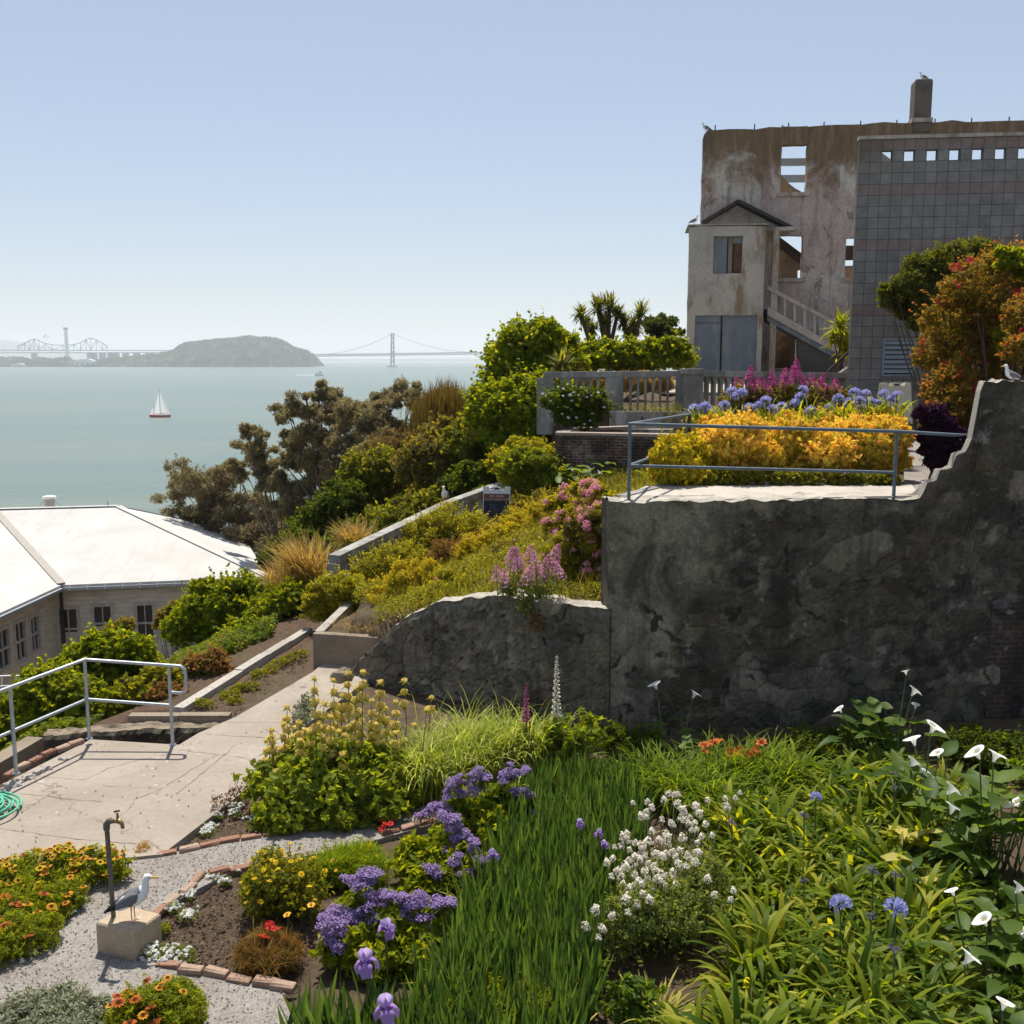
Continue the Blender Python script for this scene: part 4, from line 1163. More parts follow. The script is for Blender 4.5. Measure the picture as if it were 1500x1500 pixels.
mb = MB(); mb.hexa([PP.pt(u, z_, o_) for z_ in (zpt + .004, zpt + .05) for u, o_ in ((-.06, -.07), (Lp + .1, -.07), (Lp + .1, 2.4), (-.06, 2.4))]); mb.obj('porch_ledge', m_top, ru)
def panel(x0, x1, y0, y1, off, th, mat, name, pl=PP, dz=0):
    a_ = pl.hit(x0, y1); b_ = pl.hit(x1, y0)
    mbx = MB(); mbx.hexa([pl.pt(u, z_, o_) for z_ in (a_[1] - dz, b_[1]) for u, o_ in ((a_[0], off), (b_[0], off), (b_[0], off + th), (a_[0], off + th))]); return mbx.obj(name, mat, ru)
panel(1043, 1066, 344, 402, .12, .05, m_board, 'shutter'); panel(1066.2, 1074, 344, 402, .15, .05, m_inner, 'shutter'); panel(1074.2, 1089, 356, 402, .13, .05, m_brown, 'shutter'); panel(1074.2, 1089, 344, 355.7, .13, .05, m_board, 'shutter')
panel(1015, 1056, 473, 552, .10, .05, m_board, 'door_board', dz=.3); panel(1056.6, 1111, 461, 552, .10, .05, m_board, 'door_board', dz=.3); panel(1015, 1056, 461, 472.4, .07, .05, m_board, 'door_board')
# gabled porch roof behind the parapet
g0, g1, g2 = PR.hit(1027, 330), PR.hit(1079, 299), PR.hit(1157, 338)
mb = MB(); mb.prism([PR.pt(g0[0] + .2, g0[1] - .1, -.05), PR.pt(g2[0] - .2, g2[1] + .02, -.05), PR.pt(g1[0], g1[1] - .15, -.05)], np.array([*(PR.n * -.25), 0])); mb.obj('gable', m_stucco2, ru)
for a_, b_ in ((g0, g1), (g2, g1)):
    mb = MB(); mb.bar(PR.pt(a_[0], a_[1] + .0, -.55), PR.pt(b_[0], b_[1] + .0, -.55), .8, .12); mb.obj('roof_slope', m_dark, ru)
mb = MB(); mb.bar(PR.pt(g2[0] - 1.3, g2[1] - .1, -.9), PR.pt(g2[0] + .05, g2[1] - .02, -.5), 1.1, .14); mb.obj('eaves_board', m_stucco2, ru)
# stair: post, flight, slanting parapet with balusters
PS = Plane(PP.pt(0, 0, .75), PP.pt(6, 0, .75))
def spt(x, y, off=0.): return PS.pt(*PS.hit(x, y), off)
mb = MB(); a_ = PS.hit(1130, 548); mb.hexa([PS.pt(u, z_, o_) for z_ in (ZB, PS.hit(1130, 338)[1]) for u, o_ in ((a_[0] - .12, 0), (a_[0] + .12, 0), (a_[0] + .12, .22), (a_[0] - .12, .22))]); mb.obj('porch_post', m_stucco2, ru)
mb = MB()
top = []
s0, s1 = (1124, 452), (1222, 508)
ns = 9
for i in range(ns):
    xa = s0[0] + (s1[0] - s0[0]) * i / ns; xb = s0[0] + (s1[0] - s0[0]) * (i + 1) / ns; y_ = s0[1] + (s1[1] - s0[1]) * i / ns
    top += [(xa, y_), (xb, y_)]
poly = [spt(*q) for q in top] + [spt(1222, 524), spt(1124, 470)]
mb.prism(poly[::-1], np.array([*(PS.n * 1.1), 0])); mb.obj('stair_flight', m_board, ru)
mb = MB(); mb.prism([spt(1124, 462, -.08), spt(1236, 523, -.08), spt(1236, 513, -.08), spt(1124, 449, -.08)], np.array([*(PS.n * .075), 0])); mb.obj('stair_string', m_stucco2, ru)
mb = MB(); mb.bar(spt(1124, 421, .05), spt(1238, 481, .05), .18, .14); mb.obj('handrail', m_stucco2, ru)
for k in range(7):
    x = 1135 + k * 14.5; y0 = 421 + (x - 1124) * .526; mb = MB(); mb.bar(spt(x, y0, .05), spt(x, y0 + 33, .05), .10, .10); mb.obj('baluster', m_stucco2, ru)
mb = MB(); mb.prism([spt(1168, 552, .1), spt(1236, 552, .1), spt(1236, 524, .1), spt(1168, 488, .1)][::-1], np.array([*(PS.n * .2), 0])); mb.obj('stair_wall', concrete('stair_wall_render', (.12, .105, .09), (.05, .045, .04), .6, 1.2), ru)
mb = MB(); q0 = PR.pt(*PR.hit(1136, 545), .9); q1 = PR.pt(*PR.hit(1170, 545), .9); wallseg(mb, q0 - (.4, 0, 0), q1 + (.5, 0, 0), ZB, q0[2] + 1.9, .2); mb.obj('inner_wall', brickmat('inner_brick', 0., (.25, .15, .07), (.11, .07, .04), (.2, .17, .13), dirt=.7), ru)
# lower ramp with its rail at the foot of the stair
rp = thing('ramp_wall', 'pale little ramp wall with a sloping rail beside the tiled building', 'wall', at(1228, 560, 31.5))
mb = MB(); mb.prism([at(1214, 570, 32.0), at(1250, 570, 32.0), at(1250, 533, 32.0), at(1220, 553, 32.0)], (0, .3, 0)); mb.obj('wall', m_top, rp)
mb = MB(); mb.tube([at(1212, 545, 31.9), at(1245, 514, 31.9)], .04, 6); mb.tube([at(1214, 543, 31.9), at(1214, 568, 31.9)], .035, 6); mb.obj('rail', m_dark, rp)

# ------------------------------------------------------------------ tiled building
tA = at(1243, 560, 30.0); tB = at(1500, 560, 29.4)
PT = Plane(tA, tB)
angt = math.atan2(PT.d[1], PT.d[0])
TS = .298
zt0 = PT.hit(1300, 204)[1]
t = NT('square_tiles')
co = t.co()
r_ = t.n('Mapping', {'Vector': co, 'Rotation': (0, 0, -angt)}).outputs[0]
sx = t.n('SeparateXYZ', {0: r_}).outputs
v_ = t.n('CombineXYZ', {0: sx[0], 1: sx[2], 2: 0.}).outputs[0]
bk = t.n('TexBrick', {'Vector': v_, 'Color1': (.20, .186, .168), 'Color2': (.25, .23, .207), 'Mortar': (.10, .098, .094), 'Scale': 1., 'Mortar Size': .011, 'Mortar Smooth': .1, 'Brick Width': TS, 'Row Height': TS, 'Bias': 0.}, offset=0.)
row = t.math('FLOOR', t.math('DIVIDE', sx[2], TS))
band = None
for k in (24 - 1, 24 - 5, 24 - 10, 24 - 16):
    e = t.math('COMPARE', row, float(k), .3)
    band = e if band is None else t.math('MAXIMUM', band, e)
tcol = t.mix(t.math('MULTIPLY', t.math('MULTIPLY', band, .9), t.math('SUBTRACT', 1., bk.outputs['Fac'])), bk.outputs['Color'], (.25, .175, .15))
tcol = t.mix(.6, tcol, t.ramp(t.noise(co, 3., 6., .7), [(.3, .6), (.7, 1.4)]), 'MULTIPLY')
rust = t.ramp(t.math('ADD', t.math('MULTIPLY', t.noise(co, .5, 5., .6), 1.2), t.math('MULTIPLY', sx[0], -.16)), [(.42, 0.), (.75, 1.)])
hi_ = t.ramp(t.math('MULTIPLY_ADD', sx[2], .5, -2.9), [(.0, 0.), (.55, 1.)])
tcol = t.mix(t.math('MULTIPLY', t.math('MULTIPLY', rust, hi_), .75), tcol, (.115, .075, .035))
m_tile = t.done(t.principled(tcol, .6, .35, 0, t.bump(bk.outputs['Fac'], -.5, .01)))
tb = thing('tiled_building', 'grey square tiled building with pink bands and a row of square openings', 'building', PT.pt(0, zt0 - 24 * TS))
zb_ = zt0 - 24 * TS - 1.0
holes = []
Lt = PT.hit(1620, 560)[0]
uo = PT.hit(1294, 222)[0]
uo = round(uo / TS) * TS
k = 0
while uo + k * 2 * TS < Lt - .5:
    a_ = uo + k * 2 * TS; holes.append((a_ + .01, a_ + TS - .01, zt0 - 2 * TS + .01, zt0 - TS - .01)); k += 1
wall_ = wall_holes(PT, [(0, zt0), (Lt, zt0)], zb_, holes, .2, 1.2)
wall_.obj('wall', m_tile, tb)
PT2 = Plane(PT.pt(0, 0, .203), PT.pt(2.8, 0, 6.5))
wall_holes(PT2, [(0, zt0), (PT2.L, zt0)], zb_, [], .2, 1.5, off=-.21).obj('side_wall', m_tile, tb)
mb = MB(); wallseg(mb, PT.pt(2.9, 0, 6.2), PT.pt(Lt, 0, 6.2), zb_, zt0 - 2.5, .2); mb.obj('rear_wall', m_tile, tb)
mb = MB(); mb.hexa([PT.pt(u, z_, o_) for z_ in (zt0 - 3.0, zt0 - 2.8) for u, o_ in ((.4, .21), (Lt, .21), (Lt, 6.1), (2.9, 6.1))]); mb.obj('flat_roof', m_grey, tb)
mb = MB(); mb.hexa([PT.pt(u, z_, o_) for z_ in (zt0 + .004, zt0 + .10) for u, o_ in ((-.03, -.04), (Lt, -.04), (Lt, .24), (-.03, .24))]); mb.obj('coping', m_stucco2, tb)
# louvred vent
m_louv = plain('louvre_paint', (.30, .33, .36), .6, .3)
a_ = PT.hit(1291, 551); b_ = PT.hit(1342, 496)
def pbox(pl, ua, ub, za, zc, o0, o1):
    mbx = MB(); mbx.hexa([pl.pt(u, z_, o_) for z_ in (za, zc) for u, o_ in ((ua, o0), (ub, o0), (ub, o1), (ua, o1))]); return mbx
mb = MB()
for ua, ub, za, zc in ((a_[0], a_[0] + .05, a_[1], b_[1]), (b_[0] - .05, b_[0], a_[1], b_[1]), (a_[0] + .051, b_[0] - .051, a_[1], a_[1] + .05), (a_[0] + .051, b_[0] - .051, b_[1] - .05, b_[1])):
    mb.hexa([PT.pt(u, z_, o_) for z_ in (za, zc) for u, o_ in ((ua, -.05), (ub, -.05), (ub, -.003), (ua, -.003))])
vt = mb.obj('vent', m_louv, tb)
pbox(PT, a_[0] + .052, b_[0] - .052, a_[1] + .052, b_[1] - .052, -.008, -.004).obj('vent_back', m_black, vt)
for i in range(7):
    z_ = a_[1] + .09 + i * (b_[1] - a_[1] - .12) / 7
    mb = MB(); mb.hexa([PT.pt(u, zz_, o_) for zz_ in (0, 1) for u, o_ in ((a_[0] + .055, 0), (b_[0] - .055, 0), (b_[0] - .055, 1), (a_[0] + .055, 1))])
    mb = MB()
    P = [PT.pt(a_[0] + .055, z_, -.06), PT.pt(b_[0] - .055, z_, -.06), PT.pt(b_[0] - .055, z_ + .09, -.012), PT.pt(a_[0] + .055, z_ + .09, -.012)]
    mb.hexa(P + [p + np.array([0, 0, .014]) for p in P]); mb.obj('louvre', m_louv, vt)

# ------------------------------------------------------------------ white roofed building
EZ = -4.2
V0 = gnd(90, 857, EZ); E1 = gnd(393, 845, EZ); E2 = gnd(352, 778, EZ)
dx_ = (E1 - V0) / np.linalg.norm(E1 - V0)
RZ = at(172, 741, (E1[1] + E2[1]) / 2 + .3)
W0 = gnd(-60, 925, EZ)                                  # eave of the wing that comes towards the left
t = NT('white_roof')
co = t.co()
rc = t.ramp(t.noise(co, .5, 6., .65), [(.35, (.46, .445, .42)), (.65, (.54, .53, .51))])
stn = t.noise(t.n('Mapping', {'Vector': co, 'Scale': (1.6, .16, .3)}).outputs[0], 1.5, 6., .7)
rc = t.mix(t.math('MULTIPLY', t.ramp(stn, [(.55, 0.), (.70, 1.)]), .42), rc, (.36, .32, .27))
lap = t.math('FRACT', t.math('DIVIDE', t.n('SeparateXYZ', {0: co}).outputs[0], 1.15))
rc = t.mix(t.math('MULTIPLY', t.ramp(lap, [(0., 1.), (.045, 0.)]), .3), rc, (.3, .28, .25))
m_roof = t.done(t.principled(rc, .75, .25, 0, t.bump(t.noise(co, 6., 3.), .1, .02)))
t = NT('clapboard')
co = t.co()
sx = t.n('SeparateXYZ', {0: co}).outputs
ln = t.math('FRACT', t.math('DIVIDE', sx[2], .2))
cc = t.ramp(t.noise(t.n('Mapping', {'Vector': co, 'Scale': (1., 1., 4.)}).outputs[0], 1.2, 6., .7), [(.33, (.52, .465, .385)), (.55, (.70, .63, .53)), (.72, (.78, .72, .62))])
cc = t.mix(t.math('MULTIPLY', t.ramp(ln, [(.0, 1.), (.12, 0.)]), .55), cc, (.12, .105, .09))
m_clap = t.done(t.principled(cc, .9, .15, 0, t.bump(ln, .3, .02)))
m_pane = plain('old_window_glass', (.03, .035, .04), .15, .5)
m_frame = plain('worn_white_frame', (.50, .47, .42), .8, .2, 0, .25, 6.)
wbld = thing('white_roofed_building', 'long weathered timber building with a bright white hipped roof below the garden', 'building', (V0[0], V0[1], -8.))
bw = np.array([V0[0] - 14, E2[1] + 1.0, EZ])
rid = np.array([-34., RZ[1] - (RZ[0] + 34) * dx_[1] / dx_[0] * 1.0, RZ[2]])
wing_r = np.array([W0[0] - 6.2, W0[1], RZ[2]])
jn = np.array([V0[0] - 6.2, RZ[1] - (RZ[0] - V0[0] + 6.2) * dx_[1] / dx_[0], RZ[2]])
back0 = np.array([-34., E2[1] + (-34 - E2[0]) * dx_[1] / dx_[0], EZ])
def roofface(P, name='roof'):
    mbx = MB(); c = np.asarray(P, float)
    mbx.prism(c - np.array([0, 0, .12]), (0, 0, .12)); return mbx.obj(name, m_roof, wbld)
roofface([V0, E1, RZ, jn])
roofface([E1, E2, RZ])
roofface([E2, back0, rid, RZ])
roofface([W0, V0, jn, wing_r])
wl2 = np.array([W0[0] - 12.4, W0[1], EZ]); jl = np.array([V0[0] - 12.4, V0[1] + 5, EZ])
roofface([wing_r, jn, jl, wl2])
for a_, b_ in ((RZ, E1), (jn, RZ), (RZ, E2)):
    mb = MB(); mb.bar(a_ + (0, 0, .012), b_ + (0, 0, .012), .34, .03); mb.obj('ridge_cap', m_roof, wbld)
mb = MB(); mb.bar(V0 + (0, 0, .07), jn + (0, 0, .07), .34, .05); mb.obj('valley', plain('valley_metal', (.30, .27, .235), .6, .4), wbld)
IN = .45
n1_ = np.array([-dx_[1], dx_[0], 0])
c0 = V0 + n1_ * IN + dx_ * -.62; c1 = E1 + n1_ * IN - dx_ * IN
PF = Plane(c0, c1)
BZ = -8.4
dW = (W0 - V0) / np.linalg.norm(W0 - V0)
PWg = Plane(W0 + np.array([-IN, 0, 0]), V0 + np.array([-IN, .4, 0]))
def window_set(pl, lst, wallname):
    hs = [hole(pl, *q[:4]) for q in lst]
    L = pl.L
    wall_holes(pl, [(0, EZ - .1), (L, EZ - .1)], BZ, hs, .2, 2.5).obj('wall', m_clap, wbld)
    for h, q in zip(hs, lst):
        u0_, u1__, z0_, z1_ = h
        f = MB()
        t_ = .07
        for ua, ub, za, zc in ((u0_ - .08, u0_ + t_, z0_ - .05, z1_ + .08), (u1__ - t_, u1__ + .08, z0_ - .05, z1_ + .08), (u0_ + t_ + .001, u1__ - t_ - .001, z1_ - .06, z1_ + .08), (u0_ + t_ + .001, u1__ - t_ - .001, z0_ - .05, z0_ + .07), (u0_ + t_ + .001, u1__ - t_ - .001, (z0_ + z1_) / 2 - .035, (z0_ + z1_) / 2 + .035)):
            f.hexa([pl.pt(u, z_, o_) for z_ in (za, zc) for u, o_ in ((ua, -.04), (ub, -.04), (ub, .12), (ua, .12))])
        um = (u0_ + u1__) / 2
        for za, zc in ((z0_ + .071, (z0_ + z1_) / 2 - .036), ((z0_ + z1_) / 2 + .036, z1_ - .061)):
            f.hexa([pl.pt(u, z_, o_) for z_ in (za, zc) for u, o_ in ((um - .02, .0), (um + .02, .0), (um + .02, .08), (um - .02, .08))])
        fo = f.obj('window', m_frame, wbld)
        pbox(pl, u0_ + t_, u1__ - t_, z0_ + .07, z1_ - .06, .085, .1).obj('pane', m_pane, fo)
        if q[4]:
            for k_ in range(q[4]):
                pbox(pl, u0_ + t_ + .02, u1__ - t_ - .02, z0_ + .1 + k_ * .62 * (z1_ - z0_), z0_ + (.42 + k_ * .5) * (z1_ - z0_), .05, .075).obj('board', m_clap, fo)
window_set(PF, [(88, 114, 890, 953, 1), (138, 164, 886, 940, 1), (201, 225, 884, 941, 0), (258, 282, 880, 936, 0)], 'front')
window_set(PWg, [(-30, -14, 925, 1010, 0), (-2, 12, 917, 985, 0), (24, 36, 906, 972, 0), (46, 56, 899, 958, 0)], 'wing')
mb = MB(); q2 = E2 + np.array([-.5, -.4, 0]); wallseg(mb, (c1[0], c1[1] + .21), q2, BZ, EZ - .1, .2); mb.obj('wall', m_clap, wbld)
g_ = MB(); g_.bar(V0 + (0, -.05, -.17), E1 + (0, -.05, -.17), .13, .13); g_.obj('gutter', m_galv, wbld)
g_ = MB(); g_.bar(W0 + (.05, 0, -.17), V0 + (.05, 0, -.17), .13, .13); g_.obj('gutter', m_galv, wbld)
for i in range(12):
    q = V0 + (E1 - V0) * (i + .5) / 12; g_ = MB(); g_.box(q + (0, -.13, -.13), (.05, .03, .17)); g_.obj('gutter_bracket', m_white, wbld)
fs_ = MB(); fs_.bar(V0 + (0, .08, -.21), E1 + (0, .08, -.21), .1, .16); fs_.obj('fascia', m_frame, wbld)
dp = MB(); q = PF.pt(.5, 0, -.1); dp.tube([(q[0], q[1], EZ - .25), (q[0], q[1], BZ)], .07, 8); dp.obj('downpipe', m_dark, wbld)
vp = at(73, 742, RZ[1] + .4)
mb = MB(); mb.tube([vp + (0, 0, -.4), vp + (0, 0, .42)], .24, 14); vo = mb.obj('roof_vent', plain('vent_metal', (.42, .36, .31), .7, .4), wbld)
mb = MB(); mb.lathe(vp + (0, 0, .42), [(0, 0), (.33, .0), (.33, .1), (0, .16)], 14); mb.obj('vent_cap', m_white, vo)
mb = MB(); mb.tube([vp + (.25, 0, .3), vp + (.65, 0, -.05)], .02, 5); mb.tube([vp + (-.25, 0, .3), vp + (-.6, 0, -.05)], .02, 5); mb.obj('vent_stay', m_galv, vo)
mb = MB(); q = at(158, 741, RZ[1]); mb.tube([q, q + (0, 0, .28)], .03, 6); mb.obj('roof_pipe', m_galv, wbld)
# white handrail in the yard below
yr = thing('yard_handrail', 'thin white handrail beside the timber building at the left edge', 'railing', at(0, 1005, 33.))
mb = MB(); mb.tube([at(-40, 993, 33.), at(12, 990, 34.), at(38, 990, 34.)], .03, 6); mb.tube([at(-40, 1008, 33.), at(38, 1003, 34.)], .025, 6); mb.obj('rail', m_white, yr)
for x in (-12, 3, 24): mb = MB(); mb.tube([at(x, 990, 34.), at(x, 1030, 34.)], .025, 6); mb.obj('post', m_white, yr)
# ------------------------------------------------------------------ gull block, tap, hose
m_block = concrete('tap_block_concrete', (.46, .36, .25), (.22, .165, .115), .5, 3., bump=.4)
bx = gnd(176, 1403, .06)
blk = MB()
bw_, bd_, bh_ = .43, .34, .27
ang = R(-22)
ca, sa = math.cos(ang), math.sin(ang)
rotp = lambda x, y: np.array([x * ca - y * sa, x * sa + y * ca])
bc = bx[:2] + np.array([.02, .19])
rows = []
for z_, q in ((-.08, 0), (bh_ - .015, 0), (bh_, .012)):
    for sx_, sy_ in ((-1, -1), (1, -1), (1, 1), (-1, 1)):
        p_ = rotp(sx_ * (bw_ / 2 - q), sy_ * (bd_ / 2 - q)) + bc; rows.append((p_[0], p_[1], z_ + .06))
blk.addlist(rows, [[3, 2, 1, 0], [8, 9, 10, 11]] + [[i * 4 + k, i * 4 + (k + 1) % 4, i * 4 + 4 + (k + 1) % 4, i * 4 + 4 + k] for i in range(2) for k in range(4)])
tag(blk.obj('concrete_block', m_block), 'tan concrete block with a gull standing on it beside the tap pipe', 'block')
BT = bh_ + .06
m_pipe = plain('weathered_pipe', (.15, .135, .115), .6, .4, .4, .35, 20., .2)
m_brass = plain('brass_tap', (.32, .20, .08), .4, .5, .7, .2, 30.)
p0 = gnd(167, 1352, .27)
yy = p0[1]
tpz = at(157, 1197, yy); tp = thing('standpipe_tap', 'rusty garden standpipe with a brass tap rising behind the gull', 'tap', p0)
e0 = at(156, 1206, yy)
path = [p0 - (0, 0, .3), p0, p0 * .5 + e0 * .5, e0 - (0, 0, .04), e0 + (.006, 0, -.005), e0 + (.03, 0, .02), e0 + (.07, -.01, .025)]
mb = MB(); mb.tube(path, [.021, .021, .021, .021, .022, .022, .02], 10); mb.obj('pipe', m_pipe, tp)
mb = MB(); mb.tube([e0 + (-.002, 0, -.06), e0 + (.0, 0, -.01), e0 + (.02, 0, .018), e0 + (.045, 0, .025)], [.028, .03, .03, .027], 10); mb.obj('elbow', m_pipe, tp)
mb = MB(); q = e0 + (.075, -.01, .028); mb.tube([q, q + (.05, -.01, 0), q + (.075, -.02, -.02), q + (.08, -.02, -.06)], [.02, .024, .018, .016], 10); mb.tube([q + (.03, 0, .015), q + (.03, 0, .075)], [.012, .009], 8); mb.obj('tap_body', m_brass, tp)
mb = MB(); mb.bar(q + (.0, .0, .085), q + (.055, -.01, .1), .012, .016); mb.obj('tap_handle', m_pipe, tp)
m_hose = (lambda t: t.done(t.principled((.10, .42, .27, 1), .4, .45)))(NT('green_hose'))
hc = gnd(-52, 1192, .10)
hp = []
for i in range(420):
    a_ = i / 420 * 2 * math.pi * 7.6
    r_ = .44 + .05 * math.sin(a_ * .37 + 1) + .06 * math.sin(a_ * 1.31) - .018 * i / 60
    hp.append(hc + np.array([r_ * 1.25 * math.cos(a_ + .3), r_ * math.sin(a_ + .3), .012 + .0000 * i + .05 * abs(math.sin(a_ * .13 + .4)) + .012 * (i // 60)]))
mb = MB(); mb.tube(hp, .0145, 7)
tag(mb.obj('garden_hose', m_hose), 'green garden hose coiled on the concrete at the left edge', 'hose')

# ------------------------------------------------------------------ gulls
m_gw = plain('gull_white', (.80, .80, .79), .8, .1, 0, .05, 40.)
m_gg = plain('gull_grey', (.15, .15, .16), .8, .1, 0, .12, 30.)
m_gb = plain('gull_black', (.015, .015, .016), .7, .2)
m_bk = plain('gull_beak', (.75, .40, .03), .5, .3)
m_lg = plain('gull_leg', (.62, .36, .30), .6, .3)
def gull_meshes():
    """a standing gull, facing +X, feet at z = 0, about 0.40 m tall"""
    sides = 14
    # spine: x, z, half-width, half-height, tilt of the ring (0 = ring faces +X, 90 = faces +Z)
    rings = [(-.255, .115, .004, .004, -25), (-.23, .125, .022, .012, -25), (-.17, .150, .045, .032, -24), (-.10, .178, .068, .058, -20), (-.02, .200, .080, .076, -12), (.06, .222, .078, .080, 5), (.115, .250, .062, .066, 32), (.138, .290, .043, .046, 62), (.142, .325, .034, .036, 80), (.145, .352, .035, .037, 70), (.160, .380, .036, .037, 35), (.182, .384, .031, .031, 5), (.204, .378, .018, .018, -10), (.214, .375, .004, .004, -10)]
    V = []; mats = []
    for x, z, hw_, hh_, tl in rings:
        a = R(tl)
        for k in range(sides):
            th = 2 * math.pi * k / sides
            y = hw_ * math.cos(th); h = hh_ * math.sin(th)
            V.append((x - h * math.sin(a), y, z + h * math.cos(a)))
    n = len(rings)
    fs = [[i * sides + k, i * sides + (k + 1) % sides, (i + 1) * sides + (k + 1) % sides, (i + 1) * sides + k] for i in range(n - 1) for k in range(sides)]
    wf, gf = [], []
    for f in fs:
        i, k = f[0] // sides, f[0] % sides
        (gf if (3 <= i <= 5 and 1 <= k <= 5) else wf).append(f)
    mbx = MB(); mbx.V.append(np.array(V)); mbx.T.append(np.full(len(V), .5)); mbx.Fc += [(np.array(wf), 0, True), (np.array(gf), 1, True)]; mbx.n = len(V)
    # folded wings, part of the body's outline
    for s_ in (-1, 1):
        prof = [(.10, .235, .0, .012), (.06, .232, .030, .045), (0, .215, .036, .062), (-.08, .190, .036, .055), (-.16, .160, .030, .036), (-.23, .128, .016, .018), (-.29, .098, .004, .005)]
        W = []
        for x, z, t_, hh_ in prof:
            for k in range(8):
                th = 2 * math.pi * k / 8
                yo = .055 * min(1, max(.25, (x + .31) / .25))
                W.append((x, s_ * (yo + t_ * .9 * math.cos(th)), z + hh_ * math.sin(th)))
        fw = [[i * 8 + k, i * 8 + (k + 1) % 8, i * 8 + 8 + (k + 1) % 8, i * 8 + 8 + k] for i in range(6) for k in range(8)]
        base = mbx.n
        mbx.V.append(np.array(W)); mbx.T.append(np.full(len(W), .5)); mbx.n += len(W)
        mbx.Fc += [(np.array([f for f in fw if f[0] // 8 < 4]) + base, 1, True), (np.array([f for f in fw if f[0] // 8 >= 4]) + base, 2, True)]
        # white trailing edge
        mbx.tube([(-.02, s_ * .083, .165), (-.09, s_ * .075, .148), (-.14, s_ * .062, .135)], [.006, .010, .005], 6, 0)
    body = mbx.mesh('gull_body', [m_gw, m_gg, m_gb])
    b = MB(); b.tube([(.205, 0, .378), (.235, 0, .374), (.262, 0, .368), (.268, 0, .358)], [.011, .010, .008, .003], 8)
    beak = b.mesh('beak', m_bk)
    legs = []
    l = MB(); l.tube([(0, 0, .15), (-.005, 0, .075), (0, 0, .008)], [.010, .006, .006], 7)
    l.addlist([(0, -.006, .012), (.055, -.028, .002), (.062, 0, .002), (.055, .028, .002), (0, .006, .012), (-.015, 0, .004)], [[0, 1, 2], [0, 2, 4], [2, 3, 4], [0, 4, 5]])
    legm = l.mesh('leg', m_lg)
    e = MB(); e.lathe((0, 0, 0), [(.0, -.005), (.005, -.003), (.006, 0), (.005, .003), (0, .005)], 8)
    eye = e.mesh('eye', m_gb)
    return body, beak, legm, eye
GB, GBK, GL, GE = gull_meshes()
def gull(P, rz, label, scale=1.0, sit=0.0):
    o = bpy.data.objects.new('gull', GB); COL.objects.link(o)
    o.location = tuple(np.asarray(P) - (0, 0, sit)); o.rotation_euler = (0, 0, rz); o.scale = (scale * .84, scale * .95, scale * 1.04)
    tag(o, label, 'gull', 'gulls perched about the garden')
    WL[o.name] = np.asarray(P, float)
    for nm, me, L in (('beak', GBK, (0, 0, 0)), ('leg', GL, (-.005, -.032, 0)), ('leg', GL, (.015, .032, 0)), ('eye', GE, (.185, .028, .388)), ('eye', GE, (.185, -.028, .388))):
        c = bpy.data.objects.new(nm, me); COL.objects.link(c); c.parent = o; c.location = L
    return o
gp_ = np.array([*(bc + rotp(.07, -.02)), BT])
gull(gp_, R(12), 'grey winged gull with a yellow beak standing on the concrete block', 1.0)
q = at(652, 733, 25.2); gull((q[0], q[1], sA[2] + (sB[2] - sA[2]) * .965), R(-100), 'pale gull perched on the sloping balustrade coping', 1.05)
q = PR.pt(PR.hit(1035, 189)[0], zt - .04, .19); gull(q, R(170), 'gull perched on the top left corner of the ruin', 1.0, .06)
q = PR.pt(PR.hit(1356, 115)[0], PR.hit(1352, 115)[1], .3); gull(q, R(175), 'gull resting on top of the ruin chimney', .95, .08)
q = PP.pt(PP.hit(1017, 331)[0], zpt + .05, .3); gull(q, R(20), 'gull standing on the ledge of the ruin porch', 1.0, .03)
q = at(853, 616, 27.0); gull((bA[0] + .72, bA[1] + 2.0, zt * 0 + bA[2] + .02), R(200), 'white breasted gull on the coping of the brick ruin wall', 1.15)
q = at(1484, 553, 15.2); gull((q[0], q[1], PW.hit(1484, 559)[1] - .01), R(150), 'dark and white gull in the shade on the right wall top', .75, .07)
# gliding bird over the far shore
fb_ = at(67, 493, 120.)
gg = MB()
for s_ in (-1, 1):
    P = [(0.1, 0, 0), (.08, s_ * .35, .16), (.0, s_ * .7, .12), (-.08, s_ * .95, .0), (-.1, s_ * .68, .08), (-.08, s_ * .32, .12), (-.1, 0, 0)]
    P = [np.array(p) + fb_ for p in P]
    gg.prism(P, (0, 0, .02), 0)
gg.tube([fb_ + (-.3, 0, 0), fb_ + (-.1, 0, 0), fb_ + (.1, 0, 0), fb_ + (.28, 0, .02), fb_ + (.34, 0, 0)], [.03, .08, .08, .05, .01], 8)
o = gg.obj('flying_gull', m_gw); o.rotation_euler = (R(35), 0, R(40)); tag(o, 'white gull gliding above the far shore near the slender tower', 'gull')

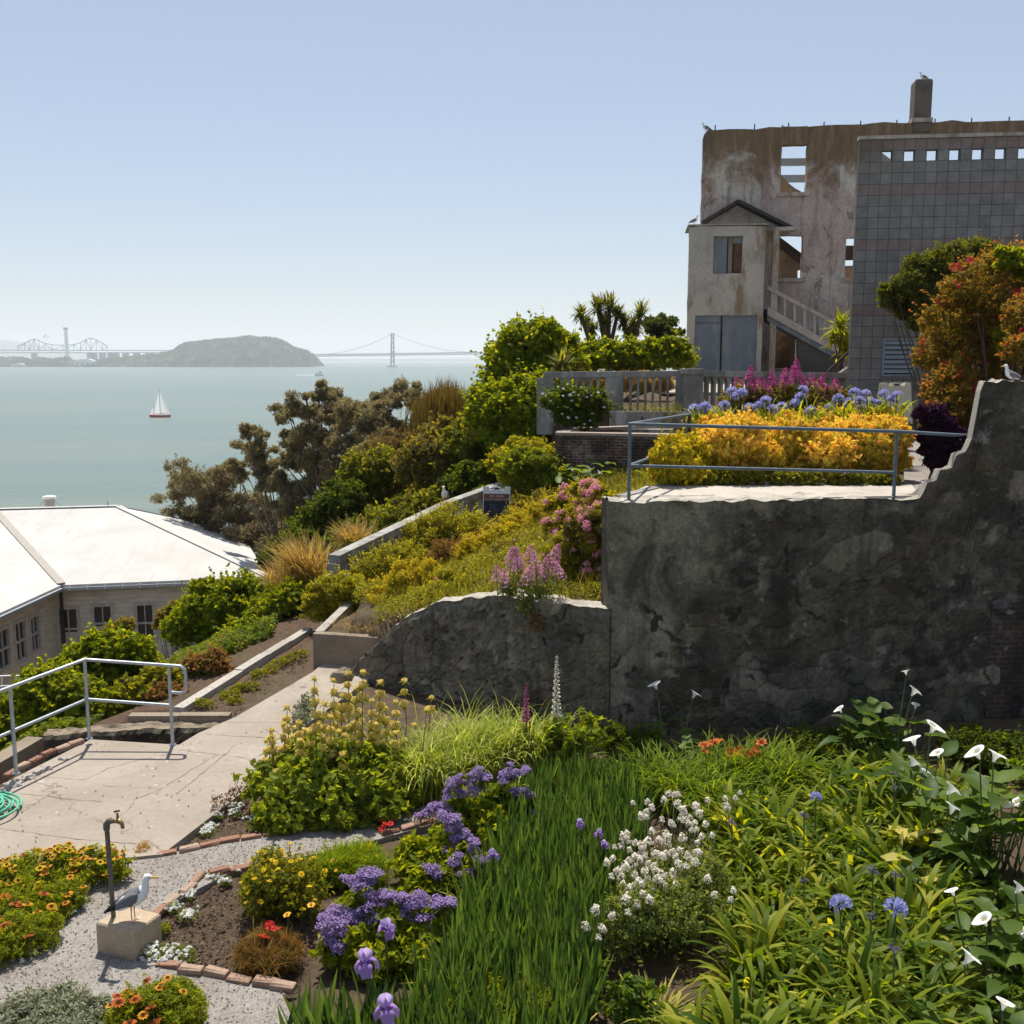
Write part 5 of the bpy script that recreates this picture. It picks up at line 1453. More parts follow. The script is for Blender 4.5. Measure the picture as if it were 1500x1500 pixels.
# ------------------------------------------------------------------ notice boards with notched tops
m_plast = plain('sign_plastic', (.62, .65, .68), .5, .4, 0, .05)
m_tan = plain('sign_plastic_tan', (.58, .53, .42), .6, .3, 0, .08)
m_hdr = plain('sign_header', (.17, .06, .05), .6, .3)
m_navy = plain('sign_navy', (.018, .022, .04), .6, .3)
m_txt = plain('sign_text', (.45, .40, .34), .7, .2)
m_txt2 = plain('sign_text_dim', (.12, .13, .16), .7, .2)
def aboard(P, W_, H_, rz, label, mat, face=True):
    o = thing('notice_board', label, 'sign', P, 'folding notice boards with notched tops')
    x = W_ / 2
    ca, sa = math.cos(rz), math.sin(rz)
    lean = R(9)
    def tr(p, back=False):
        xx, yy, zz = p
        if back: yy = .62 * W_ * .9 - yy
        yy2 = yy + (zz * math.tan(lean) if not back else -zz * math.tan(lean))
        return np.array(P) + np.array([xx * ca - yy2 * sa, xx * sa + yy2 * ca, zz])
    t1, t2, nh = .21 * W_ * 1., .14 * W_, .075 * H_
    outline = [(-x, .0), (-x + .06 * W_, 0), (-x + .06 * W_, .05), (x - .06 * W_, .05), (x - .06 * W_, 0), (x, 0), (x, H_), (x - .2 * W_, H_), (x - .24 * W_, H_ - nh), (.16 * W_, H_ - nh), (.15 * W_, H_), (-.15 * W_, H_), (-.16 * W_, H_ - nh), (-x + .24 * W_, H_ - nh), (-x + .2 * W_, H_), (-x, H_)]
    for bk, nm in ((False, 'front_panel'), (True, 'back_panel')):
        A_ = [tr((a_, 0, b_), bk) for a_, b_ in outline]; B_ = [tr((a_, .045, b_), bk) for a_, b_ in outline]
        n = len(A_); mbx = MB()
        fs = [list(range(n)), list(range(2 * n - 1, n - 1, -1))] + [[i, i + n, (i + 1) % n + n, (i + 1) % n] for i in range(n)]
        mbx.addlist(np.vstack([A_, B_]), fs); pn = mbx.obj(nm, mat, o)
        if not bk and face:
            def pl_(x0, x1, z0_, z1_, m_, nm_, off=-.004):
                mm = MB(); mm.hexa([tr((a_, y_, z_)) for z_ in (z0_, z1_) for a_, y_ in ((x0, off), (x1, off), (x1, off + .0035), (x0, off + .0035))]); return mm.obj(nm_, m_, pn)
            pl_(-x * .95, x * .93, H_ * .66, H_ * .83, m_hdr, 'header')
            pl_(-x * .95, x * .93, H_ * .15, H_ * .657, m_navy, 'poster')
            def text(z_, h_, x0, x1, m_, nm_):
                mm = MB(); u = x0; g = np.random.default_rng(int(z_ * 1e4))
                while u < x1:
                    wd = g.uniform(.4, .8) * h_
                    if g.uniform() > .14: mm.hexa([tr((a_, y_, zz)) for zz in (z_, z_ + h_ * g.uniform(.7, 1.)) for a_, y_ in ((u, -.0065), (u + wd, -.0065), (u + wd, -.0042), (u, -.0042))])
                    u += wd + .2 * h_
                mm.obj(nm_, m_, pn)
            text(H_ * .755, .045, -x * .5, x * .52, m_txt, 'heading')
            text(H_ * .69, .022, -x * .85, x * .8, m_txt, 'text_line')
            for k_, zz in enumerate((.56, .51, .46, .41, .36, .27, .23, .19)):
                text(H_ * zz, .018, -x * (.55 if k_ < 5 else .8), x * (.0 if k_ < 5 else -.05), m_txt2, 'text_line')
        for zz in ((H_ - nh * .62),):
            mm = MB(); mm.hexa([tr((a_, y_, z_), bk) for z_ in (zz - .022, zz + .018) for a_, y_ in ((-.055, -.003), (.055, -.003), (.055, -.0008), (-.055, -.0008))]); mm.obj('hand_hole', m_black, pn)
    return o
sp = at(727, 774, 25.0)
aboard(sp, .66, at(727, 714, 25.)[2] - sp[2], R(-4), 'white framed notice board with a maroon header and dark poster beside the balustrade', m_plast)
sp = at(1316, 620, 22.5)
aboard(np.array([sp[0], sp[1], 3.9]), .70, at(1316, 561, 22.5)[2] - 3.9, R(14), 'tan notched notice board seen from behind above the yellow shrubs', m_tan, face=False)
# ------------------------------------------------------------------ leaves, blades and crowns
def unit(v): return v / (np.linalg.norm(v, axis=-1, keepdims=True) + 1e-9)
def rdir(n): return unit(rng.normal(0, 1, (n, 3)))
def leaves(mb, P, N, L, W_, mat=0, tint=None, droop=0.0, axis=None):
    n = len(P)
    if n == 0: return
    N = unit(N)
    ax = unit(np.cross(N, rdir(n))) if axis is None else unit(axis)
    if droop: ax = unit(ax + np.array([0, 0, -droop]))
    sd_ = unit(np.cross(ax, N))
    L = np.broadcast_to(np.asarray(L, float), (n,))[:, None] * rng.uniform(.7, 1.25, (n, 1)); W_ = np.broadcast_to(np.asarray(W_, float), (n,))[:, None] * rng.uniform(.75, 1.2, (n, 1))
    nn = np.cross(sd_, ax)
    V = np.stack([P - ax * L * .5, P + sd_ * W_ * .5 - ax * L * .05 + nn * W_ * .18, P + ax * L * .5, P - sd_ * W_ * .5 - ax * L * .05 + nn * W_ * .18], 1)
    tint = rng.uniform(0, 1, n) if tint is None else np.broadcast_to(tint, (n,))
    mb.add(V.reshape(-1, 3), np.arange(4 * n).reshape(-1, 4), mat, np.repeat(np.clip(tint, 0, 1), 4))
def blades(mb, B, L, W_, az, lean, curl, segs=4, mat=0, tint=None, base_w=.55, twist=.35, peak=.35, power=1.3):
    """strap leaves: each starts at B, leans by lean from the vertical and curls over by curl"""
    B = np.asarray(B, float); n = len(B)
    ex = lambda a: np.broadcast_to(np.asarray(a, float), (n,))
    L, W_, az, lean, curl = map(ex, (L, W_, az, lean, curl))
    hd = np.stack([np.cos(az), np.sin(az), np.zeros(n)], 1)
    tw = az + math.pi / 2 + rng.normal(0, twist, n)
    sd_ = np.stack([np.cos(tw), np.sin(tw), np.zeros(n)], 1)
    P = B.copy(); rows = []
    for k in range(segs + 1):
        t_ = k / segs
        wpr = (base_w + (1 - base_w) * min(1, t_ / peak)) if t_ < peak else math.sqrt(max(0., 1 - ((t_ - peak) / (1 - peak)) ** 2))
        wpr = max(wpr, .04)
        rows += [P - sd_ * (W_ * wpr / 2)[:, None], P + sd_ * (W_ * wpr / 2)[:, None]]
        th = lean + curl * ((k + .5) / segs) ** power
        P = P + (hd * np.sin(th)[:, None] + np.array([0, 0, 1.]) * np.cos(th)[:, None]) * (L / segs)[:, None]
    m = 2 * (segs + 1)
    V = np.stack(rows, 1).reshape(-1, 3)
    q = np.array([[2 * k, 2 * k + 1, 2 * k + 3, 2 * k + 2] for k in range(segs)])
    tint = rng.uniform(0, 1, n) if tint is None else np.broadcast_to(tint, (n,))
    mb.add(V, (q[None] + m * np.arange(n)[:, None, None]).reshape(-1, 4), mat, np.repeat(np.clip(tint, 0, 1), m), True)
    return P
def crown(mb, C, rad, n, nclump=24, L=.1, W_=.05, clr=.36, mat=0, zmin=-.45, droop=0.15, inner=.25, tb=0.0, tv=.5):
    """leaf clumps spread over and through one ellipsoid"""
    C = np.asarray(C, float); rad = np.broadcast_to(np.asarray(rad, float), (3,))
    d = rdir(nclump * 3); d = d[d[:, 2] > zmin][:nclump]
    k = len(d)
    cc = C + d * rad * rng.uniform(.62, .95, (k, 1))
    per = np.maximum(3, (n * (1 - inner) / k * rng.uniform(.5, 1.5, k)).astype(int))
    idx = np.repeat(np.arange(k), per)
    rr = clr * rad.mean() * rng.uniform(.6, 1.35, k)
    o = rdir(len(idx)) * (rng.uniform(.25, 1.0, (len(idx), 1)) ** .5)
    P = cc[idx] + o * rr[idx][:, None] * (1, 1, .8)
    N = o * .6 + d[idx] * .4 + np.array([0, 0, .4]) + rdir(len(idx)) * .8
    ct = rng.uniform(0, 1, k)
    tt = tb + (1 - tv) * .5 + tv * (ct[idx] * .45 + rng.uniform(0, 1, len(idx)) * .55)
    leaves(mb, P, N, L, W_, mat, tt, droop)
    ns_ = int(k * 2.2); ds = rdir(ns_ * 2); ds = ds[ds[:, 2] > zmin][:ns_]
    q_ = 7; tt_ = np.tile(np.linspace(.0, 1., q_), len(ds))
    ln_ = np.repeat(rng.uniform(.08, .30, len(ds)) + (rng.uniform(0, 1, len(ds)) < .2) * .28, q_)
    dd_ = np.repeat(unit(ds + rdir(len(ds)) * .35 + np.array([0, 0, .25 - droop * .4])), q_, 0)
    P = C + np.repeat(ds * rad * .92, q_, 0) + dd_ * (tt_ * ln_)[:, None] * rad.mean() + rdir(len(dd_)) * L * .25
    leaves(mb, P, rdir(len(P)) + np.array([0, 0, .5]), L * .9, W_, mat, tb + rng.uniform(.3, 1., len(P)), droop)
    m = int(n * inner)
    if m:
        P = C + rdir(m) * rad * rng.uniform(.1, .85, (m, 1)) ** .6
        leaves(mb, P, rdir(m) + np.array([0, 0, .4]), L, W_, mat, tb + rng.uniform(0, .8, m), droop)
    return cc
def stems(mb, base, ends, r=.02, sides=5, mat=0, bow=.12):
    base = np.asarray(base, float)
    for e in ends:
        e = np.asarray(e, float); m_ = base * .45 + e * .55 + rng.normal(0, bow * .4, 3) * np.linalg.norm(e - base) * .4
        mb.tube([base + rng.normal(0, r * .6, 3) * (1, 1, 0), base * .75 + m_ * .25 + rng.normal(0, .01, 3), m_, e], [r, r * .85, r * .6, r * .22], sides, mat, caps=False)

L_dark = leaf('glossy_green_leaf', (.022, .045, .009), (.105, .135, .014))
L_hedge = leaf('bright_hedge_leaf', (.035, .075, .008), (.190, .225, .012), c2=(.30, .30, .025))
L_mid = leaf('mid_green_leaf', (.050, .070, .014), (.170, .180, .020), c2=(.27, .235, .04))
L_lime = leaf('lime_leaf', (.060, .095, .012), (.230, .255, .018))
L_olive = leaf('olive_leaf', (.060, .062, .018), (.165, .145, .040), c2=(.25, .165, .065))
L_mound = leaf('mound_leaf', (.095, .105, .012), (.275, .265, .024), c2=(.42, .34, .035))
L_brown = leaf('brown_tree_leaf', (.10, .088, .058), (.27, .225, .145), trans=.45, c2=(.17, .17, .07), tcol=(1.8, 1.7, 1.0))
L_broom = leaf('broom_leaf', (.075, .050, .028), (.17, .11, .055), trans=.3)
L_gold = leaf('golden_leaf', (.24, .25, .022), (.62, .48, .030), tcol=(1.7, 1.5, .6))
L_amber = leaf('amber_leaf', (.34, .36, .025), (.90, .66, .11), c2=(.84, .42, .16), tcol=(1.4, 1.2, .6))
L_tan = leaf('tan_grass', (.30, .21, .06), (.55, .38, .13), tcol=(1.4, 1.2, .6))
L_dry = leaf('dry_orange_leaf', (.10, .10, .025), (.30, .17, .06), c2=(.40, .20, .09), tcol=(1.6, 1.3, .6))
L_fuch = leaf('fuchsia_leaf', (.065, .090, .016), (.27, .19, .035), c2=(.46, .13, .045), tcol=(2., 1.6, .6))
L_purple = leaf('purple_leaf', (.020, .010, .022), (.060, .022, .055), trans=.25, tcol=(2., .8, 1.6))
L_grey = leaf('silver_leaf', (.15, .165, .095), (.34, .35, .235), trans=.25, tcol=(1.2, 1.2, .8))
L_iris = leaf('iris_leaf', (.030, .066, .020), (.120, .168, .045), trans=.32, spec=.14, c2=(.16, .20, .05), tcol=(1.8, 2.0, .6))
L_aga = leaf('strap_leaf', (.030, .066, .006), (.150, .195, .012), trans=.45, spec=.10, c2=(.28, .28, .03))
L_lily = leaf('daylily_leaf', (.07, .12, .009), (.19, .25, .022))
L_rib = leaf('ribbon_leaf', (.15, .20, .020), (.42, .45, .09), c2=(.55, .55, .26), tcol=(1.6, 1.6, .6))
L_phl = leaf('sage_leaf', (.070, .110, .016), (.225, .265, .030))
L_calla = leaf('calla_leaf', (.040, .080, .012), (.120, .175, .026), rough=.5, spec=.2)
L_val = leaf('valerian_leaf', (.085, .125, .035), (.20, .23, .075))
L_yell = leaf('yellowing_leaf', (.30, .29, .05), (.55, .46, .14), tcol=(1.5, 1.4, .6))
M_stem = plain('green_stem', (.10, .13, .04), .7, .2, 0, .25)
M_bark = plain('brown_bark', (.12, .09, .065), .95, .1, 0, .4, 9., .6)
P_white = petal('white_petal', (.80, .80, .76), (.90, .90, .86), .25)
P_cream = petal('cream_petal', (.72, .65, .54), (.88, .83, .72))
P_purple = petal('purple_petal', (.22, .12, .33), (.47, .35, .60))
P_blue = petal('blue_petal', (.30, .31, .64), (.56, .57, .84))
P_pink = petal('pink_petal', (.58, .22, .36), (.78, .46, .56))
P_coral = petal('coral_petal', (.78, .26, .36), (.92, .52, .58))
P_mag = petal('magenta_petal', (.38, .04, .20), (.60, .13, .36))
P_red = petal('red_petal', (.62, .03, .03), (.75, .10, .05))
P_orange = petal('orange_petal', (.80, .36, .03), (.90, .60, .09))
P_ygold = petal('yellow_petal', (.80, .55, .02), (.85, .68, .06))
P_rust = petal('rust_petal', (.50, .11, .03), (.68, .22, .05))
P_fred = petal('fuchsia_petal', (.50, .015, .035), (.72, .06, .10))
P_tan = petal('whorl_petal', (.74, .55, .09), (.92, .76, .28))
P_iris = petal('iris_petal', (.25, .09, .42), (.66, .52, .80))
P_brown = petal('flower_eye', (.11, .03, .012), (.2, .06, .02), .1)

# flower prototypes: meshes that many parts share
def pm(fn, mats, name):
    mb = MB(); fn(mb); return mb.mesh(name, mats)
def f_ball(r, n, L, W_, mat=0, squash=1.0, zmin=-1., stem=0.0):
    def fn(mb):
        d = rdir(n * 2); d = d[d[:, 2] > zmin][:n]
        leaves(mb, d * r * rng.uniform(.55, 1., (len(d), 1)) * (1, 1, squash), d + rdir(len(d)) * .5, L, W_, mat)
        if stem: mb.tube([(0, 0, -stem), (0, 0, 0)], .004, 4, 1)
    return fn
def f_cone(r, h, n, L, W_, stem=.0):
    def fn(mb):
        t_ = rng.uniform(0, 1, n) ** .8; a_ = rng.uniform(0, 6.28, n); rr = r * (1 - t_ ** 1.6) * rng.uniform(.6, 1, n) + r * .12
        P = np.stack([rr * np.cos(a_), rr * np.sin(a_), t_ * h], 1)
        leaves(mb, P, np.stack([np.cos(a_), np.sin(a_), np.full(n, .7)], 1) + rdir(n) * .5, L, W_)
        if stem: mb.tube([(0, 0, -stem), (0, 0, h * .7)], .006, 4, 1)
    return fn
def f_daisy(r, npet, mat_in=True):
    def fn(mb):
        a_ = np.arange(npet) / npet * 6.283
        for k in a_:
            c, s = math.cos(k), math.sin(k); w_ = 3.2 * r / npet
            P = [(c * r * .15, s * r * .15, .004), (c * r * .6 - s * w_, s * r * .6 + c * w_, .014), (c * r, s * r, .008), (c * r * .6 + s * w_, s * r * .6 - c * w_, .014)]
            mb.add(P, [[0, 1, 2, 3]], 0, rng.uniform())
            if mat_in: mb.add([(x * .44, y * .44, z + .006) for x, y, z in P], [[0, 1, 2, 3]], 1, rng.uniform())
        mb.lathe((0, 0, .012), [(r * .24, 0), (r * .2, .012), (0, .016)], 8, 1 if mat_in else 0)
        mb.tube([(0, 0, -.16), (.01, 0, 0)], .004, 4, 2)
    return fn
def f_aga(mb):
    n = 34; d = rdir(n * 2); d = d[d[:, 2] > -.35][:n]
    for v in d:
        mb.tube([(0, 0, 0), v * .05], .0025, 3, 1, caps=False)
        s_ = unit(np.cross(v, rdir(1)[0])); u_ = np.cross(v, s_)
        for k in range(5):
            q = math.cos(k * 1.2566) * s_ + math.sin(k * 1.2566) * u_; e = math.cos(k * 1.2566 + 1.57) * s_ + math.sin(k * 1.2566 + 1.57) * u_
            mb.add([v * .045, v * .075 + q * .014 + e * .008, v * .092 + q * .026, v * .075 + q * .014 - e * .008], [[0, 1, 2, 3]], 0, rng.uniform())
def f_aga_bud(mb):
    n = 22; d = rdir(n * 2); d = d[d[:, 2] > -.3][:n]
    for v in d: mb.tube([(0, 0, 0), v * .045, v * .065], [.002, .005, .002], 4, 0, rng.uniform(), caps=False)
def f_calla(mb):
    """white funnel with a flared lip drawn out to a point"""
    rows = []
    ns = 20
    for t_ in np.linspace(0, 1, 9):
        for k in range(ns):
            a_ = k / ns * 2 * math.pi
            r_ = .011 + .022 * t_ + .048 * t_ ** 2.6
            tip = max(0, math.cos(a_)) ** 6 * .030 * t_ ** 4
            zz = .115 * t_ - .034 * t_ ** 6 - .014 * t_ ** 4 * math.cos(a_)
            rows.append(((r_ + tip) * math.cos(a_), r_ * .92 * math.sin(a_), zz))
    mb.add(rows, [[i * ns + k, i * ns + (k + 1) % ns, (i + 1) * ns + (k + 1) % ns, (i + 1) * ns + k] for i in range(8) for k in range(ns)], 0, .6, True)
    mb.tube([(0, 0, .02), (0, 0, .09)], [.007, .004], 6, 1)
def f_iris(mb):
    for k in range(3):
        a_ = k * 2.094
        c, s = math.cos(a_), math.sin(a_)
        rows = []
        for t_ in np.linspace(0, 1, 7):
            r_ = .075 * math.sin(t_ * 2.0); z_ = .02 + .03 * math.sin(t_ * 3.) - .075 * t_ ** 2; w_ = .008 + .04 * math.sin(min(1., t_ * 1.1) * 2.4) ** 1
            for q in (-1, 0, 1): rows.append((r_ * c - q * w_ * s, r_ * s + q * w_ * c, z_ - abs(q) * .012 + rng.normal(0, .003)))
        mb.add(rows, [[i * 3 + j, i * 3 + j + 1, i * 3 + j + 4, i * 3 + j + 3] for i in range(6) for j in range(2)], 0, np.repeat(np.linspace(.1, .55, 7), 3) * rng.uniform(.7, 1.1), True)
        a_ += 1.047; c, s = math.cos(a_), math.sin(a_); rows = []
        for t_ in np.linspace(0, 1, 7):
            r_ = .042 * math.sin(t_ * 2.9); z_ = .02 + .10 * t_; w_ = .006 + .034 * math.sin(t_ * 2.7)
            for q in (-1, 0, 1): rows.append((r_ * c - q * w_ * s, r_ * s + q * w_ * c, z_ + rng.normal(0, .003)))
        mb.add(rows, [[i * 3 + j, i * 3 + j + 1, i * 3 + j + 4, i * 3 + j + 3] for i in range(6) for j in range(2)], 0, np.repeat(np.linspace(.5, 1., 7), 3), True)
    mb.tube([(0, 0, -.5), (.01, 0, -.2), (0, 0, .02)], [.009, .007, .006], 6, 1)
def f_lily(mb):
    for k in range(6):
        a_ = k * 1.047; c, s = math.cos(a_), math.sin(a_); rows = []
        for t_ in np.linspace(0, 1, 5):
            r_ = .01 + .06 * t_; z_ = .055 * math.sin(t_ * 2.1); w_ = .006 + .015 * math.sin(t_ * 3)
            for q in (-1, 1): rows.append((r_ * c - q * w_ * s, r_ * s + q * w_ * c, z_))
        mb.add(rows, [[i * 2, i * 2 + 1, i * 2 + 3, i * 2 + 2] for i in range(4)], 0, rng.uniform(), True)
    mb.tube([(0, 0, -.5), (0, 0, .01)], .005, 4, 1)
def f_whorl(mb):
    """ring of hooded yellow flowers over a tan collar"""
    n = 60; a_ = rng.uniform(0, 6.28, n); r_ = rng.uniform(.012, .034, n)
    P = np.stack([r_ * np.cos(a_), r_ * np.sin(a_), rng.uniform(-.008, .016, n) + .012 * (1 - r_ / .034)], 1)
    leaves(mb, P, np.stack([np.cos(a_), np.sin(a_), np.full(n, 1.)], 1), .022, .015, 0)
    mb.lathe((0, 0, -.022), [(.006, -.014), (.022, -.004), (.029, .012), (.022, .024), (0, .030)], 10, 0, .2)
    for k in range(4):
        a = k * 1.57 + rng.uniform(-.3, .3)
        leaves(mb, np.array([[.04 * math.cos(a), .04 * math.sin(a), -.028]]), np.array([[.2 * math.cos(a), .2 * math.sin(a), 1.]]), .07, .028, 1, .6, axis=np.array([[math.cos(a), math.sin(a), -.4]]))
def f_statice(mb):
    n = 120; a_ = rng.uniform(0, 6.28, n); r_ = np.sqrt(rng.uniform(0, 1, n)) * .075
    z_ = .03 * (1 - (r_ / .075) ** 2) + rng.normal(0, .010, n)
    leaves(mb, np.stack([r_ * np.cos(a_), r_ * np.sin(a_) * .8, z_], 1), np.stack([np.cos(a_) * .4, np.sin(a_) * .4, np.full(n, 1.)], 1) + rdir(n) * .5, .020, .018, 0)
    for k in range(6):
        a = k * 1.047; mb.tube([(0, 0, -.09), (.05 * math.cos(a), .05 * math.sin(a), 0)], .002, 3, 1, caps=False)
def f_fox(h, r):
    def fn(mb):
        mb.tube([(0, 0, -.3), (0, 0, h)], [.008, .003], 5, 1)
        n = int(h * 85)
        for i in range(n):
            t_ = i / n; a_ = i * 2.4; rr = r * (1 - .72 * t_); z_ = h * t_
            d = np.array([math.cos(a_), math.sin(a_), -.55]); d /= np.linalg.norm(d)
            p_ = np.array([0, 0, z_]); mb.tube([p_, p_ + d * rr * .55, p_ + d * rr], [.004, rr * .20, rr * .30], 6, 0, rng.uniform(), caps=False)
    return fn
FL = {
    'ball_white': pm(f_ball(.024, 30, .017, .014, 0, .9, -.6, .12), [P_white, M_stem], 'flower_head'),
    'tuft_white': pm(f_ball(.014, 14, .014, .012, 0, .7, -.2), [P_white, M_stem], 'flower_head'),
    'rose_white': pm(f_ball(.045, 26, .045, .04, 0, .8, -.4), [P_white], 'flower_head'),
    'val_white': pm(f_ball(.030, 46, .018, .016, 0, 1.15, -.8, .22), [P_cream, M_stem], 'flower_head'),
    'val_pink': pm(f_cone(.085, .24, 190, .026, .022, .25), [P_pink, M_stem], 'flower_head'),
    'val_mag': pm(f_cone(.12, .34, 200, .036, .03, .3), [P_mag, M_stem], 'flower_head'),
    'pink_spray': pm(f_ball(.085, 70, .036, .03, 0, 1.1, -.5, .2), [P_coral, M_stem], 'flower_head'),
    'fuchsia': pm(f_ball(.05, 14, .05, .024, 0, 1.2), [P_fred], 'flower_head'),
    'gaz_orange': pm(f_daisy(.042, 11), [P_orange, P_brown, M_stem], 'flower'),
    'gaz_yellow': pm(f_daisy(.042, 11), [P_ygold, P_brown, M_stem], 'flower'),
    'gaz_red': pm(f_daisy(.046, 11), [P_rust, P_brown, M_stem], 'flower'),
    'daisy_yellow': pm(f_daisy(.034, 9, False), [P_ygold, P_ygold, M_stem], 'flower'),
    'poppy': pm(f_daisy(.040, 5, False), [P_red, P_red, M_stem], 'flower'),
    'poppy_orange': pm(f_daisy(.036, 5, False), [P_orange, P_orange, M_stem], 'flower'),
    'aga': pm(f_aga, [P_blue, M_stem], 'flower_head'), 'aga_bud': pm(f_aga_bud, [petal('grey_violet_bud', (.12, .10, .14), (.26, .22, .34)), M_stem], 'flower_head'),
    'calla': pm(f_calla, [P_white, P_ygold], 'flower'), 'iris': pm(f_iris, [P_iris, M_stem], 'flower'), 'lily': pm(f_lily, [P_rust, M_stem], 'flower'),
    'whorl': pm(f_whorl, [P_tan, L_phl], 'flower_whorl'), 'statice': pm(f_statice, [P_purple, M_stem], 'flower_head'),
}
def heads(parent, key, pts, sc=1.0, var=.2, tilt=.25, name=None):
    me = FL[key]
    for p_ in pts:
        inst(name or me.name.split('.')[0], me, parent, p_, sc * rng.uniform(1 - var, 1 + var), (rng.normal(0, tilt), rng.normal(0, tilt), rng.uniform(0, 6.28)))

BS = 1.28
def bush(name, label, cat, blobs, Y, mat, n, L, W_, group=None, base=None, depth=.8, clumps=32, clr=.27, stem_r=.03, djit=.0, droop=.15, bark=None, zmin=-.45, nst=7, tb=0., tv=.5, inner=.25, tall=1.0):
    n = int(n * 1.5)
    """a shrub from picture blobs (x, y, radius) set at distance Y; each blob keeps real depth"""
    Cs = []
    if group and group.startswith('amber'): blobs = [(b[0] + rng.normal(0, 4), b[1] + rng.normal(0, 5), b[2] * rng.uniform(.7, 1.15)) for b in blobs]
    for i, b in enumerate(blobs):
        y_ = Y + (b[3] if len(b) > 3 else 0) + rng.normal(0, djit)
        C = at(b[0], b[1], y_); r_ = b[2] * y_ / F * BS
        Cs.append((C, np.array([r_, r_ * depth, r_ * .92 * tall])))
    if base is None:
        lo = min(Cs, key=lambda c: c[0][2] - c[1][2])
        cx = np.mean([c[0][0] for c in Cs]); cy = np.mean([c[0][1] for c in Cs])
        base = np.array([cx, cy, gz(cx, cy)])
        if base[2] > lo[0][2]: base[2] = lo[0][2] - lo[1][2] * .9
    o = thing(name, label, cat, base, group)
    tot = sum(c[1][0] ** 2 for c in Cs)
    mb = MB(); ends = []
    for C, r_ in Cs:
        cc = crown(mb, C, r_, max(20, int(n * r_[0] ** 2 / tot)), clumps, L, W_, clr, 0, zmin, droop, inner, tb, tv)
        ends += [C] + list(cc[:max(1, nst // len(Cs))])
    mb.obj('foliage', mat, o)
    sm_ = MB(); stems(sm_, base - (0, 0, .05), ends, stem_r); sm_.obj('stem', bark or M_bark, o)
    return o, Cs
def surf(Cs, n, up=.2, front=.6, out=1.02):
    """points on the outer surface of the blobs, mostly the top and the side the path sees"""
    w_ = np.array([c[1][0] ** 2 for c in Cs]); idx = rng.choice(len(Cs), n * 4, p=w_ / w_.sum())
    P = []
    for i in idx:
        d = rdir(1)[0]
        if d[2] * .8 - d[1] * front < up: continue
        q = Cs[i][0] + d * Cs[i][1] * out * rng.uniform(.9, 1.05)
        if any(j != i and np.sum(((q - c[0]) / c[1]) ** 2) < .8 for j, c in enumerate(Cs)): continue
        P.append(q)
        if len(P) >= n: break
    return P
# ------------------------------------------------------------------ far trees and hillside shrubs
def tree(name, label, cat, blobs, Y, base_px, mat, n, L, W_, lean=0, group=None, bark=None, r0=.14, clumps=25, clr=.42, droop=.5, djit=.8, fork=.5):
    Cs = []
    for b in blobs:
        y_ = Y + rng.normal(0, djit); C0 = at(b[0], b[1], y_); R0 = b[2] * y_ / F * 1.3
        for k in range(11):
            v_ = rdir(1)[0] * R0 * rng.uniform(.15, 1.08); v_[2] *= .95; r_ = R0 * rng.uniform(.20, .44)
            Cs.append((C0 + v_, np.array([r_ * 1.15, r_, r_ * .72])))
    bp = at(base_px[0], base_px[1], Y); g = gz(bp[0], bp[1]); base = np.array([bp[0], bp[1], min(g, bp[2])])
    o = thing(name, label, cat, base, group)
    mb = MB(); tot = sum(c[1][0] ** 2 for c in Cs); tips = []
    for C, r_ in Cs:
        cc = crown(mb, C, r_, int(1.35 * n * r_[0] ** 2 / tot), 6, L * .9, W_ * 1.0, .6, 0, -.9, droop, .3); tips.append((C, cc))
    mb.obj('crown', mat, o)
    top = np.mean([c[0] for c in Cs], 0)
    fk = base * (1 - fork) + top * fork; fk[2] = base[2] + (top[2] - base[2]) * fork
    tk = MB(); tk.tube([base - (0, 0, .4), base * .6 + fk * .4 + rng.normal(0, .06, 3), fk], [r0 * 1.25, r0, r0 * .7], 8, 0, caps=False)
    for it_, (C, cc) in enumerate(tips):
        if it_ % 6 != 4: continue
        m_ = fk * .5 + C * .5 + rng.normal(0, .12, 3)
        tk.tube([fk, m_, C], [r0 * .36, r0 * .22, r0 * .08], 5, 0, caps=False)
        for c_ in cc[:1]: tk.tube([C * .8 + m_ * .2, C * .4 + c_ * .6 + rng.normal(0, .04, 3), c_], [r0 * .18, r0 * .12, r0 * .05], 4, 0, caps=False)
    tk.obj('trunk', bark or plain_bark, o)
    return o
plain_bark = plain('grey_bark', (.15, .125, .10), .95, .1, 0, .4, 8., .6)
GRP = 'brown leaved trees on the slope to the bay'
tree('brown_tree', 'broad low brown tree just behind the white roof', 'tree', [(262, 722, 24), (290, 705, 30), (325, 712, 30), (305, 750, 42), (350, 752, 38), (275, 755, 22), (375, 790, 40), (340, 790, 36), (385, 745, 20), (330, 690, 16)], 55, (365, 850), L_brown, 26000, .30, .055, group=GRP)
tree('brown_tree', 'thin leaning brown tree with a wispy feathered top left of the main grove', 'tree', [(366, 632, 12), (374, 655, 19), (392, 680, 24), (414, 702, 26), (428, 740, 28), (436, 775, 24), (340, 680, 8), (352, 692, 10), (418, 790, 26)], 50, (436, 840), L_brown, 17000, .30, .05, group=GRP, r0=.16)
tree('brown_tree', 'tall brown tree with drooping sprays in the middle of the grove', 'tree', [(415, 608, 15), (438, 602, 20), (470, 578, 15), (492, 590, 22), (455, 632, 30), (495, 628, 34), (470, 672, 32), (520, 665, 34), (445, 668, 20), (530, 610, 26), (500, 710, 32), (455, 710, 24), (425, 640, 16), (540, 640, 24), (545, 700, 26), (420, 680, 16)], 48, (480, 810), L_brown, 32000, .28, .05, group=GRP, r0=.2)
